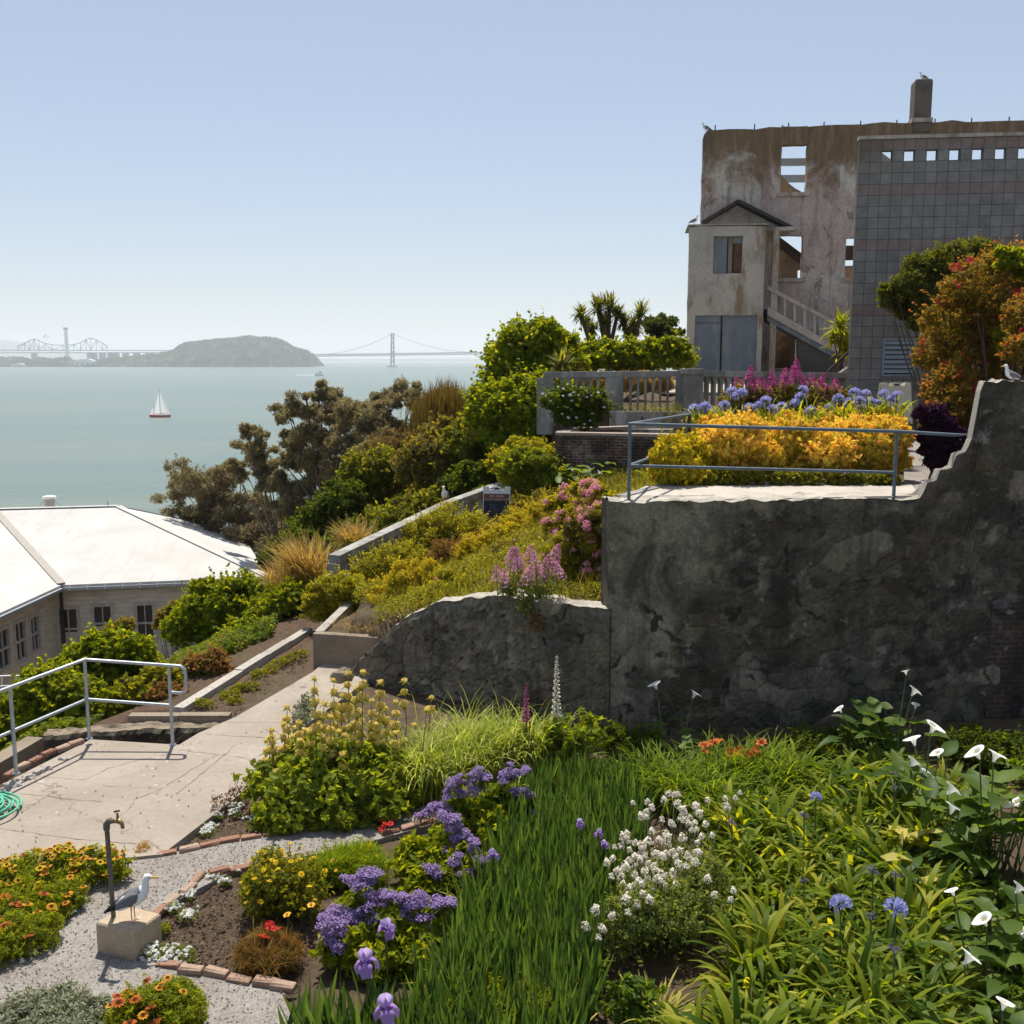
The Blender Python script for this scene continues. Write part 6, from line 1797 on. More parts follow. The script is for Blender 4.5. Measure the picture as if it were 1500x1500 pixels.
tree('brown_tree', 'brown tree with arching tips at the right of the grove', 'tree', [(557, 582, 16), (580, 590, 22), (608, 585, 16), (548, 625, 26), (585, 632, 32), (618, 618, 24), (560, 670, 30), (600, 668, 26), (632, 602, 18), (640, 640, 22), (535, 600, 18)], 46, (575, 760), L_brown, 24000, .26, .05, group=GRP, r0=.16)
# upright broom with bare pointed tips
o = thing('broom_shrub', 'tall upright russet broom shrub rising behind the green bushes', 'shrub', at(655, 690, 42.))
mb = MB()
n = 4200
bx_ = rng.normal(0, .62, n); bz_ = rng.uniform(.0, .75, n)
c0_ = at(657, 640, 42.)
blades(mb, np.stack([c0_[0] + bx_ * (.7 + .5 * bz_) - .25 * (1 - bz_), c0_[1] + rng.normal(0, .6, n), c0_[2] + bz_ * 2.6 * (1 - .16 * np.abs(bx_)) - .5], 1), rng.uniform(.6, 1.35, n) * (1 - .25 * np.abs(bx_)), .028, rng.uniform(0, 6.28, n), rng.uniform(0, .3, n), rng.uniform(-.1, .3, n), 2, 0, tint=np.clip(.2 + .55 * bz_ + rng.normal(0, .25, n), 0, 1), twist=2.)
mb.obj('foliage', leaf('russet_broom_leaf', (.055, .065, .018), (.15, .085, .045), trans=.3), o)
mb = MB(); stems(mb, c0_ - (0, 0, 1.6), [c0_ + rng.normal(0, .5, 3) + (0, 0, 1.) for _ in range(9)], .05); mb.obj('stem', M_bark, o)
o, _ = bush('broom_shrub', 'low orange brown broom shrub below the arching brown tree', 'shrub', [(575, 668, 30), (610, 660, 28), (590, 690, 24), (640, 655, 24)], 41, L_broom, 5200, .24, .04, clumps=22, droop=-.5)

HG = 'green bushes on the slope behind the sloping balustrade'
for lab, blobs, Y, mat, n in [
    ('large mid green bush directly left of the glossy hedge', [(700, 655, 42), (722, 635, 28), (680, 680, 40), (715, 690, 36), (735, 665, 22)], 33, L_mid, 15000),
    ('grey green twiggy bush above the gull on the balustrade', [(648, 655, 36), (625, 680, 40), (660, 690, 38), (640, 715, 32)], 34, L_olive, 13000),
    ('yellow green bush on the left of the slope thicket', [(570, 700, 36), (540, 690, 30), (555, 730, 38), (590, 735, 32), (528, 715, 26)], 36, L_mid, 13000),
    ('low dark bush at the foot of the tall brown tree', [(500, 735, 30), (480, 760, 32), (515, 765, 30), (455, 780, 26)], 35, L_dark, 9500),
    ('rounded bush between the tan grass and the grey green bush', [(590, 765, 32), (620, 755, 30), (560, 775, 28), (640, 740, 24)], 31, L_mid, 9500),
    ('bush of small leaves right above the tan grass', [(520, 790, 24), (545, 800, 20), (500, 800, 20)], 29, L_dark, 5000),
    ('leafy bush between the white roof and the tan grass', [(415, 815, 22), (440, 800, 24), (400, 825, 16), (462, 812, 18)], 30, L_dark, 6500),
    ('shadowed bush against the upper end of the sloping balustrade', [(690, 705, 24), (665, 718, 20), (715, 700, 18), (735, 690, 20)], 30.5, L_dark, 6500)]:
    bush('slope_bush', lab, 'shrub', blobs, Y, mat, n, .15, .075, group=HG, clumps=28, djit=.4)
# glossy hedge, back hedge, cordylines
bush('glossy_hedge', 'tall domed glossy green hedge left of the terrace balustrade', 'shrub', [(782, 516, 40), (748, 535, 34), (815, 520, 30), (770, 555, 46), (735, 572, 28), (830, 540, 24), (755, 500, 18), (800, 492, 16)], 33.5, L_hedge, 19000, .17, .10, clumps=41, clr=.27, djit=.3)
bush('glossy_hedge', 'lower bulging glossy hedge beside the brick ruin wall', 'shrub', [(722, 600, 34), (760, 600, 42), (745, 632, 36), (790, 620, 36), (705, 610, 18), (800, 575, 26), (780, 650, 28)], 31.5, L_hedge, 17000, .16, .095, clumps=41, clr=.27, djit=.3)
bush('back_hedge', 'bright green hedge behind the terrace balustrade left of the ruin', 'shrub', [(860, 527, 22), (890, 522, 22), (925, 528, 24), (955, 524, 22), (985, 520, 22), (998, 528, 16), (840, 530, 16)], 37, L_hedge, 13000, .17, .10, clumps=32, clr=.25, djit=.3)
tree('round_shrub_tree', 'small round grey green tree with bare stems right of the spiky palms', 'tree', [(968, 478, 16), (980, 488, 10), (955, 474, 10), (985, 502, 14), (960, 492, 10)], 41, (948, 520), leaf('bluegrey_leaf', (.03, .05, .025), (.085, .11, .055)), 3600, .2, .09, r0=.07, droop=.1)
def spiky(mb, C, r, n, w_=.07, mat=0, tb=0.):
    blades(mb, np.repeat(np.asarray(C)[None], n, 0) + rng.normal(0, .06, (n, 3)), r * rng.uniform(.7, 1.1, n), w_, rng.uniform(0, 6.28, n), rng.uniform(0, 2.3, n), rng.uniform(.1, .9, n), 3, mat, tint=tb + rng.uniform(0, .8, n), peak=.3)
L_cord = leaf('spiky_palm_leaf', (.050, .060, .018), (.14, .15, .050), c2=(.26, .23, .10))
for lab, base, hs in [('left spiky headed palm tree leaning towards the bay', (872, 524), [(851, 462, 15), (868, 482, 11), (860, 474, 9)]), ('tallest spiky palm tree in the middle of the three', (890, 524), [(876, 451, 17), (893, 452, 20), (904, 462, 14), (886, 472, 15)]), ('right spiky palm tree with a dense shaggy head', (924, 524), [(938, 462, 18), (913, 473, 14), (929, 480, 17), (920, 488, 12)])]:
    Y = 40.; b = at(*base, Y)
    o = thing('spiky_palm', lab, 'tree', b, 'spiky palms behind the terrace hedge')
    tk = MB()
    for x, y, r in hs:
        c = at(x, y, Y + rng.normal(0, .3)); tk.tube([b - (0, 0, .5), b * .5 + c * .5 + (0.05 * (b[0] - c[0]), 0, -.1), c], [.10, .085, .07], 7, caps=False)
        mb = MB(); spiky(mb, c, r * Y / F * 1.35, 110, .06); mb.obj('crown', L_cord, o)
    tk.obj('trunk', M_bark, o)
o = thing('yucca', 'pale spiky yucca in front of the glossy hedge', 'plant', at(822, 540, 31.)); mb = MB(); spiky(mb, at(822, 536, 31.), .62, 150, .055, tb=.2); mb.obj('foliage', L_cord, o)
o, Cs = bush('rose_bush', 'white flowered rose bush at the left foot of the terrace balustrade', 'shrub', [(820, 588, 22), (845, 592, 22), (870, 594, 20), (860, 612, 18), (835, 610, 18)], 27.6, L_dark, 6500, .10, .06, clumps=25)
heads(o, 'rose_white', surf(Cs, 46), .75)
bush('dry_grass_bank', 'dry ochre grass seen through the terrace balustrade', 'grass', [(850, 560, 12), (880, 562, 12), (910, 562, 12), (940, 562, 12), (970, 562, 12)], 33, L_tan, 9000, .3, .03, clumps=16, droop=-.6)
# right-hand shrubs on the terrace
bush('cypress_shrub', 'soft yellow green cypress shrub against the grey tiled building', 'shrub', [(1388, 384, 22), (1410, 376, 18), (1432, 374, 20), (1402, 402, 22), (1352, 398, 22), (1336, 420, 20), (1312, 440, 18), (1300, 428, 9), (1375, 425, 26), (1415, 425, 26), (1452, 398, 16), (1335, 458, 16), (1365, 470, 22), (1400, 470, 24), (1445, 372, 9), (1372, 392, 14)], 27.4, leaf('cypress_leaf', (.03, .048, .012), (.13, .14, .026)), 24000, .15, .045, clumps=35, clr=.34, droop=-.4, djit=.3)
o, Cs = bush('fuchsia_bush', 'large russet fuchsia bush with red flowers above the right wall end', 'shrub', [(1435, 425, 42), (1478, 405, 40), (1405, 465, 40), (1455, 480, 50), (1385, 520, 34), (1430, 540, 44), (1500, 470, 46), (1392, 570, 30), (1530, 430, 40), (1500, 530, 40), (1425, 590, 26), (1515, 500, 30, -1.6), (1540, 460, 34, -1.8), (1500, 462, 24, -1.2), (1496, 516, 20, -2.8), (1525, 510, 24, -2.7), (1548, 505, 24, -2.7)], 18.6, L_fuch, 30000, .085, .042, clumps=30, clr=.27, djit=.35)  # blobs nearest the camera are added to shade the wall-top gull
heads(o, 'fuchsia', surf(Cs, 98), 1.15, .35)
bush('fuchsia_bush', 'low olive and red fuchsia below the tall one beside the wall end', 'shrub', [(1385, 612, 26), (1410, 630, 22), (1398, 590, 22), (1418, 605, 18)], 17.6, L_fuch, 6500, .075, .036, clumps=32)
bush('climbing_vine', 'fresh green vine shoots in the upper right corner of the fuchsia', 'plant', [(1485, 385, 16), (1500, 395, 16), (1492, 500, 24), (1470, 372, 7)], 17.8, L_lime, 1500, .12, .08, clumps=16, stem_r=.012)
bush('purple_shrub', 'dark purple leaved shrub beside the terrace path', 'shrub', [(1368, 612, 15), (1380, 628, 16), (1360, 640, 14), (1384, 650, 16), (1398, 672, 14), (1372, 676, 13), (1350, 606, 9), (1400, 640, 12), (1360, 660, 10), (1385, 690, 9)], 17.0, L_purple, 9500, .07, .04, clumps=32)
o = thing('spiky_plant', 'green sword leaved plant in the gap beside the ruin stair', 'plant', at(1226, 545, 33.)); mb = MB()
for x, y, r in ((1232, 480, 22), (1222, 500, 18), (1238, 515, 22)): spiky(mb, at(x, y, 33.), r * 33 / F * 1.3, 90, .06, tb=.3)
mb.obj('foliage', L_hedge, o); mb = MB(); stems(mb, at(1230, 560, 33.), [at(1232, 480, 33.), at(1222, 500, 33.), at(1238, 515, 33.)], .06); mb.obj('stem', M_bark, o)

# ------------------------------------------------------------------ terrace bed
L_amber2 = leaf('rusty_amber_leaf', (.30, .34, .03), (.74, .58, .08), c2=(.66, .26, .11), tcol=(1.6, 1.3, .6))
AG = 'amber shrubs filling the terrace bed'
for i, (lab, blobs, Y, mat, n) in enumerate([
    ('yellow green shrub at the left front of the terrace bed', [(985, 672, 28), (1010, 665, 32), (970, 690, 22), (1030, 685, 26), (1000, 695, 20)], 16.5, L_gold, 9000),
    ('amber shrub left of centre behind the railing', [(1060, 652, 30), (1085, 645, 28), (1075, 680, 28), (1100, 675, 26), (1045, 640, 20)], 17.0, L_amber, 8500),
    ('amber shrub in the middle of the railing span', [(1140, 652, 32), (1165, 645, 28), (1150, 682, 28), (1125, 670, 24), (1175, 680, 24)], 17.0, L_amber, 8500),
    ('amber shrub left of the right railing post', [(1215, 652, 32), (1240, 645, 30), (1225, 684, 28), (1200, 675, 24), (1255, 680, 26)], 17.0, L_amber, 8500),
    ('amber shrub behind the right railing post', [(1285, 650, 28), (1310, 650, 22), (1295, 682, 26), (1318, 680, 16), (1275, 670, 22)], 17.0, L_amber, 7500),
    ('far orange shrub under the leftmost blue flowers', [(1050, 628, 17), (1080, 622, 19), (1105, 626, 18)], 20.5, L_amber, 4200),
    ('far orange shrub under the middle blue flowers', [(1140, 622, 19), (1170, 620, 19), (1198, 625, 18)], 20.5, L_amber, 4200),
    ('far orange shrub in front of the tan notice board', [(1235, 620, 19), (1265, 617, 19), (1295, 615, 18), (1318, 618, 13)], 20.5, L_amber, 4800)]):
    bush('amber_shrub', lab, 'shrub', blobs, Y, [L_gold, L_amber, L_amber2, L_amber, L_amber2, L_amber, L_amber2, L_amber][i], int(n * 1.0), .085, .045, group=AG, clumps=35, clr=.25, djit=.25, droop=-.9, stem_r=.012)
for lab, blobs in [('amber shrub behind the front row left of centre', [(1040, 640, 20), (1070, 637, 20), (1100, 638, 20)]), ('amber shrub behind the front row in the middle', [(1130, 636, 21), (1160, 636, 20), (1190, 636, 21)]), ('amber shrub behind the front row at the right', [(1222, 634, 21), (1255, 634, 21), (1288, 633, 20), (1312, 636, 14)])]:
    bush('amber_shrub', lab, 'shrub', blobs, 18.8, L_amber, 7500, .085, .05, group=AG, clumps=35, clr=.25, djit=.2, droop=-.9, stem_r=.012)
for lab, blobs in [('low green growth under the left front of the amber shrubs', [(1035, 704, 10), (1060, 702, 11), (1085, 703, 10), (1110, 703, 10)]), ('low green growth under the middle of the amber shrubs', [(1140, 703, 11), (1165, 702, 10), (1190, 703, 11)]), ('low green growth under the right front of the amber shrubs', [(1225, 704, 11), (1255, 703, 10), (1285, 705, 11), (1310, 706, 8)])]:
    bush('low_growth', lab, 'plant', blobs, 16.2, L_mid, 2600, .06, .035, group='low green growth along the terrace rim', clumps=16, stem_r=.008)
def aga_clump(mb, base, n, L, W_, spread=.1, tb=0.):
    a_ = rng.uniform(0, 6.28, n)
    B = np.asarray(base) + np.stack([np.cos(a_) * spread * rng.uniform(.2, 1, n), np.sin(a_) * spread * rng.uniform(.2, 1, n), np.zeros(n)], 1)
    blades(mb, B, L * rng.uniform(.65, 1.15, n), W_ * rng.uniform(.8, 1.15, n), a_ + rng.normal(0, .5, n), rng.uniform(.05, .55, n), rng.uniform(.9, 2.7, n), 6, 0, tb + rng.uniform(0, 1, n) ** 1.2, peak=.4, power=1.6)
BG = 'blue flowered strap leaved clumps on the terrace'
for lab, base, hs in [('blue flowered clump beside the terrace kerb at the far left', (1025, 625), [(1017, 600), (1033, 597), (1042, 603)]),
                      ('blue flowered clump below the pier with one tall head', (1070, 620), [(1061, 595), (1079, 582), (1072, 574), (1098, 598), (1087, 576)]),
                      ('blue flowered clump left of the magenta blooms\' centre', (1125, 618), [(1112, 596), (1131, 600), (1122, 588), (1145, 597)]),
                      ('blue flowered clump under the magenta blooms', (1180, 616), [(1166, 592), (1176, 572), (1188, 603), (1172, 582)]),
                      ('blue flowered clump right of the magenta blooms', (1235, 612), [(1228, 585), (1243, 591), (1252, 576), (1216, 598)]),
                      ('blue flowered clump with crowded heads left of the tan board', (1275, 610), [(1262, 600), (1274, 590), (1268, 578), (1285, 592), (1258, 588)]),
                      ('blue flowered clump directly in front of the tan board', (1308, 608), [(1295, 578), (1304, 586), (1314, 580)])]:
    Y = 19.4
    b = at(base[0], base[1] + 22, Y); b[2] = max(b[2], 3.32)
    o = thing('blue_flower_clump', lab, 'flower', b, BG)
    mb = MB(); aga_clump(mb, b + (0, 0, .2), 46, .62, .03, .22, .25); mb.obj('foliage', L_lime, o)
    mb = MB()
    for x, y in hs:
        q = at(x, y, Y + rng.uniform(-.3, .5)); heads(o, 'aga', [q], 1.22, .12)
        mb.tube([b + rng.normal(0, .05, 3) * (1, 1, 0), b * .4 + q * .6, q], .008, 5)
    mb.obj('stem', M_stem, o)
for lab, pts in [('magenta plumed shrub left half in front of the ruin stair', [(1083, 565), (1096, 556), (1110, 568), (1104, 575), (1120, 562), (1132, 558), (1128, 572), (1143, 568), (1148, 552), (1092, 578)]), ('magenta plumed shrub right half beside the tiled building', [(1156, 560), (1165, 545), (1172, 552), (1180, 566), (1190, 558), (1200, 562), (1212, 568), (1222, 572), (1232, 578), (1178, 575), (1205, 576)])]:
    Y = 24.5; b = at(np.mean([p[0] for p in pts]), 612, Y)
    o, Cs = bush('magenta_shrub', lab, 'shrub', [(np.mean([p[0] for p in pts]) + dx, 590, 22) for dx in (-35, -5, 25)], Y, L_olive, 3500, .09, .035, group='magenta plumed shrubs at the back of the terrace', clumps=22)
    heads(o, 'val_mag', [at(x, y + 11, Y + rng.normal(0, .3)) for x, y in pts], 1.2, .2, .2)
    mb = MB()
    for x, y in pts: mb.tube([at(x, 595, Y), at(x, y + 8, Y)], .01, 4)
    mb.obj('stem', M_stem, o)

# ------------------------------------------------------------------ garden slope behind the low wall
SG = 'mounded shrubs on the garden slope'
def mound(lab, blobs, Y, mat, n, L=.06, W_=.028, fl=None, nfl=0, fsc=1., name='mound_shrub', grp=SG, tb=0., droop=-.2, cl=22):
    o, Cs = bush(name, lab, 'shrub', [(b[0], b[1], b[2] * 1.3) + tuple(b[3:]) for b in blobs], Y, L_mound if mat is L_mid else mat, int(n * 1.5), L, W_, group=grp, clumps=cl, clr=.25, djit=.15, droop=droop, stem_r=.014, tb=tb)
    if fl: heads(o, fl, surf(Cs, nfl), fsc)
    return o
mound('yellow dotted mound at the lower end of the balustrade', [(480, 878, 22), (500, 862, 20), (465, 893, 16), (515, 875, 20), (490, 898, 16)], 20.0, L_mid, 8500, fl='tuft_white', nfl=22, fsc=.8)
mound('yellow dotted mound against the middle of the balustrade', [(545, 842, 24), (575, 830, 24), (600, 822, 20), (560, 858, 22), (530, 862, 16)], 21.2, L_mid, 9000, fl='tuft_white', nfl=26, fsc=.8)
mound('domed green mound with pale dots just below the gull', [(640, 785, 30), (665, 775, 26), (615, 800, 24), (690, 775, 18), (655, 800, 26)], 23.2, L_mid, 11000, fl='tuft_white', nfl=60, fsc=.9)
mound('golden mound at the left end above the low stone wall', [(575, 875, 22), (600, 858, 24), (620, 845, 18), (590, 888, 20), (562, 892, 17), (582, 900, 16), (604, 882, 18)], 18.6, L_gold, 9500)
mound('straw coloured twiggy plant at the head of the planter soil', [(522, 892, 12), (535, 882, 12), (545, 893, 11)], 19.6, L_dry, 2600, .06, .014)
mound('golden band of shrub right of the notice board', [(800, 752, 20), (775, 765, 20), (830, 740, 14), (755, 778, 18), (815, 748, 14)], 21.5, L_gold, 7500)
mound('golden shrub in the middle of the slope', [(725, 798, 20), (700, 812, 20), (745, 790, 16), (690, 822, 14)], 20.2, L_gold, 6500)
mound('dull green low shrub at the foot of the notice board', [(770, 748, 16), (795, 738, 14), (750, 765, 14)], 23.6, L_olive, 4200)
mound('russet twiggy shrub below the domed mound', [(690, 808, 18), (665, 822, 20), (640, 835, 18), (715, 795, 14), (650, 812, 16)], 21.2, L_dry, 7000, .06, .018)
mound('brown twiggy shrub behind the pink plumes', [(750, 825, 24), (725, 835, 20), (775, 812, 20), (700, 848, 18)], 19.0, L_olive, 7000, .06, .02, fl='pink_spray', nfl=12, fsc=.35)
mound('leafy green shrub behind the left crest of the low wall', [(665, 868, 24), (640, 880, 20), (690, 868, 20), (620, 892, 14)], 17.6, L_mid, 8500, fl='pink_spray', nfl=4, fsc=.35)
mound('dark green shrub between the pink plumes and the tall wall', [(830, 812, 24), (855, 828, 26), (845, 855, 26), (870, 865, 20), (815, 850, 22)], 16.6, L_mid, 11500, fl='pink_spray', nfl=14, fsc=.5)
mound('reddish green shrub against the corner of the tall wall', [(870, 800, 26), (880, 770, 20), (860, 775, 20), (880, 835, 18)], 16.2, L_olive, 9500, fl='pink_spray', nfl=40, fsc=.75)
mound('shrub topped with coral pink sprays below the calla leaves', [(812, 742, 10, .6), (832, 730, 11, .4), (850, 742, 13), (833, 760, 13, -.2), (858, 768, 13, -.4), (813, 772, 11, .2), (845, 788, 13, -.6), (824, 798, 11, -.5)], 18.2, L_mid, 9000, fl='pink_spray', nfl=52, fsc=.8)
mound('shrub of pink sprays beside the corner railing post', [(880, 728, 11), (864, 719, 9, .3), (886, 752, 11, -.3), (872, 743, 10, .2), (884, 782, 11, -.5), (848, 718, 8, .8), (868, 800, 11, -.8)], 17.0, L_mid, 6000, fl='pink_spray', nfl=44, fsc=.8)
mound('round yellow green shrub below the brick ruin wall', [(852, 722, 14), (865, 716, 10), (842, 728, 10)], 20.5, L_gold, 3000, tb=-.4)
mound('fresh green shrub below the brick ruin corner', [(780, 690, 24), (800, 710, 24), (760, 680, 18), (820, 715, 18), (770, 715, 20), (750, 700, 14)], 26.0, L_lime, 10000, .09, .05)
mound('pale green bush between the notice board and the glossy hedge', [(755, 672, 20), (780, 668, 18), (800, 680, 16), (735, 680, 14)], 28.5, L_mid, 6000, .09, .05)
# pink plumes rooted in the low wall
vp_ = PV.pt(*PV.hit(782, 884), .1)
o = thing('pink_plumed_plant', 'pink plumed plant rooted in the crest of the low stone wall', 'flower', vp_)
mb = MB(); pk_ = [(728, 838), (752, 828), (765, 826), (770, 845), (748, 815), (758, 812), (785, 818), (798, 828), (808, 812), (822, 836), (800, 850), (742, 850), (790, 840), (775, 808), (815, 828)]
for x, y in pk_:
    q = at(x, y + 14, vp_[1] + rng.normal(0, .1)); heads(o, 'val_pink', [q], 1.15, .15, .2); mb.tube([vp_ + rng.normal(0, .05, 3), vp_ * .5 + q * .5 + (0, 0, -.04), q], .006, 4)
mb.obj('stem', M_stem, o)
mb = MB()
for x, y, r in ((760, 860, 22), (785, 862, 24), (805, 865, 22), (742, 866, 14), (775, 890, 16)): crown(mb, at(x, y, vp_[1] - .05), r * vp_[1] / F, 420, 14, .055, .024, .4, droop=.2)
mb.obj('foliage', L_val, o)
mb = MB(); crown(mb, PV.pt(*PV.hit(790, 912), -.06), (.14, .07, .22), 160, 8, .05, .022, .4, droop=.6); mb.obj('withered_stem', L_dry, o)
# tan grass tufts
for lab, px, py, Y, h, n, sp in [('tan arching grass tuft left of the balustrade end post', 455, 862, 22.0, 1.35, 520, .45), ('smaller tan grass tuft leaning left above the green slope', 420, 880, 22.5, 1.1, 320, .35), ('tan upright grass tuft behind the sloping balustrade', 525, 812, 25.0, 1.0, 360, .4)]:
    b = at(px, py, Y); o = thing('tan_grass', lab, 'grass', b, 'tan ornamental grass tufts')
    mb = MB(); blades(mb, b + rng.normal(0, sp * .4, (n, 3)) * (1, 1, .1), h * rng.uniform(.6, 1.1, n), .022, rng.normal(math.pi * .85, 1.3, n), rng.uniform(.05, .5, n), rng.uniform(.3, 1.5, n), 5, 0, peak=.2); mb.obj('foliage', L_tan, o)
    mb = MB(); crown(mb, b + (0, 0, .15), (.55, .4, .3), 900, 12, .1, .035, .4, droop=.1); mb.obj('undergrowth', L_lime, o)
# soil in the raised bed and dry weeds on it
# ------------------------------------------------------------------ left hillside
IG = 'ivy mounds on the hillside left of the path'
for lab, blobs, Y, mat, n in [
    ('high bright ivy mound against the timber building', [(320, 885, 36), (355, 875, 32), (290, 905, 30), (375, 890, 24), (270, 925, 26), (340, 915, 34), (300, 865, 16)], 25, L_hedge, 16000),
    ('low ivy spread between the high ivy mound and the kerb', [(395, 895, 26), (420, 882, 24), (385, 925, 28), (350, 940, 24), (430, 905, 20), (405, 945, 18)], 21.5, L_lime, 11000),
    ('ivy mound rising in front of the building windows', [(150, 962, 34), (190, 958, 28), (115, 985, 34), (210, 985, 26), (165, 1000, 34)], 18, L_hedge, 13000),
    ('ivy tumbling down behind the left railing', [(70, 1015, 36), (35, 1045, 36), (110, 1030, 36), (10, 1075, 30), (75, 1060, 30), (150, 1040, 30)], 16.4, L_lime, 14000),
    ('ivy behind the middle railing post', [(195, 1025, 26), (225, 1020, 24), (170, 1050, 20), (235, 1000, 22)], 16.6, L_mid, 7000)]:
    bush('ivy_mound', lab, 'ivy', blobs, Y, mat, n, .105, .085, group=IG, clumps=38, clr=.28, djit=.2)
for lab, blobs, Y in [('orange tinged groundcover beside the lower kerb', [(290, 985, 22), (312, 972, 20), (268, 1000, 24), (325, 990, 14), (300, 1005, 16)], 17.4), ('orange tinged groundcover under the railing loop', [(240, 1025, 22), (215, 1035, 18), (262, 1022, 16)], 16.4), ('green and rust groundcover at the end of the ivy', [(335, 955, 20), (360, 950, 18), (318, 955, 14)], 19.5)]:
    bush('groundcover_patch', lab, 'plant', blobs, Y, L_dry, 4200, .07, .04, group='orange tinged groundcover patches', clumps=28, stem_r=.01)
bush('dry_weed', 'brown weeds in front of the timber building windows', 'weed', [(172, 925, 14), (185, 918, 10), (160, 932, 10)], 36, L_olive, 1100, .2, .05, stem_r=.02)
bush('dry_weed', 'tall brown weeds beside the right window of the timber building', 'weed', [(248, 905, 14), (258, 890, 8), (240, 915, 10)], 36, L_olive, 900, .2, .05, stem_r=.02)
# small weeds on the soil strip
for i, (x, y) in enumerate([(335, 1022), (352, 1012), (380, 992), (395, 985), (412, 975), (425, 968), (440, 962), (300, 1035), (366, 1010), (345, 1030)]):
    b = gnd(x, y, .02); b[2] = gz(b[0], b[1])
    mb = MB(); crown(mb, b + (0, 0, .05), (.15, .14, .08), 170, 12, .05, .022, .4, zmin=0.); tag(mb.obj('soil_weed', L_mid), 'small green weed on the bare soil strip beside the path', 'weed', 'weeds on the soil strip')

# ------------------------------------------------------------------ ground cover nobody could count
def cover(name, label, mat, test, x0, x1, y0, y1, n, L, W_, h):
    X = rng.uniform(x0, x1, n); Y = rng.uniform(0, 1, n) ** 1.3 * (y1 - y0) + y0
    m = test(X, Y); X, Y = X[m], Y[m]
    lump = .5 + .5 * np.sin(X * 2.1 + 2 * np.sin(Y * 1.7)) * np.sin(Y * 2.4 + 1.3 * np.sin(X * 1.3))
    Z = ground_z(X, Y) + rng.uniform(.0, 1., len(X)) * h * (.25 + .75 * lump)
    mb = MB(); leaves(mb, np.stack([X, Y, Z], 1), np.array([0, -.25, 1.]) + rdir(len(X)) * .7, L, W_, 0, np.clip(.15 + .5 * lump + rng.normal(0, .25, len(X)), 0, 1), .1)
    return tag(mb.obj(name, mat, loc=(0, 0, 0)), label, None, None, 'stuff')
def hill_test(X, Y):
    d, s, e = edge_info(X, Y); return (s > 0) & (d > .14 + .3 * np.sin(Y * 1.3) ** 2) & ((Y > 17.2) | (X < -6.5))
cover('hillside_ground_cover', 'low green growth covering the hillside left of the garden', L_lime, hill_test, -16, 3, 15, 32, 230000, .11, .065, .40)
def slope_test(X, Y):
    return inpoly(X, Y, SLOPE) & ~((X < -2.35 + (Y - 17.3) * .05) & (Y < 18.7))
cover('slope_ground_cover', 'low olive growth between the mounds of the garden slope', L_mound, slope_test, -4, 5, 14.5, 30, 130000, .06, .028, .42)

def planter_test(X, Y):
    return inpoly(X, Y, [tuple(gnd(x, y, .68)[:2]) for x, y in [(472, 922), (545, 930), (580, 910), (560, 886), (536, 893)]])
_gz = ground_z
n_ = 2600
X = rng.uniform(-3.4, -1.4, n_); Y = rng.uniform(17, 20.5, n_); m_ = planter_test(X, Y); X, Y = X[m_], Y[m_]
mb = MB(); leaves(mb, np.stack([X, Y, .70 + rng.uniform(0, .10, len(X))], 1), rdir(len(X)) + np.array([0, 0, .6]), .07, .012, 0)
tag(mb.obj('dry_litter', L_tan, loc=(0, 0, 0)), 'dry straw and weeds on the soil of the concrete planter', None, None, 'stuff')

def wisps(name, label, mat, test, x0, x1, y0, y1, n, L, W_):
    X = rng.uniform(x0, x1, n); Y = rng.uniform(y0, y1, n); m = test(X, Y); X, Y = X[m], Y[m]
    mb = MB(); k = len(X)
    blades(mb, np.stack([X, Y, ground_z(X, Y) + .1], 1), L * rng.uniform(.5, 1.2, k), W_, rng.uniform(0, 6.28, k), rng.uniform(.05, .5, k), rng.uniform(0, .8, k), 3, 0, twist=1.5)
    return tag(mb.obj(name, mat, loc=(0, 0, 0)), label, None, None, 'stuff')
wisps('slope_wisps', 'thin olive and straw stalks between the mounds of the garden slope', L_olive, slope_test, -4, 5, 14.5, 29, 11000, .34, .011)
wisps('slope_grass', 'fresh green stalks between the mounds of the garden slope', L_lime, slope_test, -4, 5, 14.5, 29, 7000, .27, .013)
# ------------------------------------------------------------------ garden beds in front
# soil filling the raised bed behind the planter wall is the terrain itself
def low_mat(name, label, cat, blobs, mat, n, L, W_, h, group=None, fl=(), z=0.0, droop=-.3, cl=16, sprd=None, tb=0.):
    """a low plant: picture blobs are (x, y, radius in px) of its footprint on the ground"""
    Cs = []
    for x, y, r in blobs:
        c = gnd(x, y, z); d = np.hypot(c[0], c[1]) ; rr = r * np.linalg.norm(c - (0, 0, CZ)) / F
        Cs.append((c + (0, 0, h * .45), np.array([rr, rr * 1.25, h * .6])))
    b = np.mean([c[0] for c in Cs], 0); b[2] = z
    o = thing(name, label, cat, b, group)
    mb = MB(); tot = sum(c[1][0] ** 2 for c in Cs)
    for C, r_ in Cs: crown(mb, C, r_, int(n * r_[0] ** 2 / tot), cl, L, W_, .34, 0, -.2, droop, .3, tb)
    mb.obj('foliage', mat, o)
    sm_ = MB(); stems(sm_, b - (0, 0, .02), [c[0] + rng.normal(0, .05, 3) for c in Cs for _ in range(3)], .006); sm_.obj('stem', M_stem, o)
    for key, num, sc in fl: heads(o, key, surf(Cs, num, .3, .35, 1.12), sc)
    return o, Cs

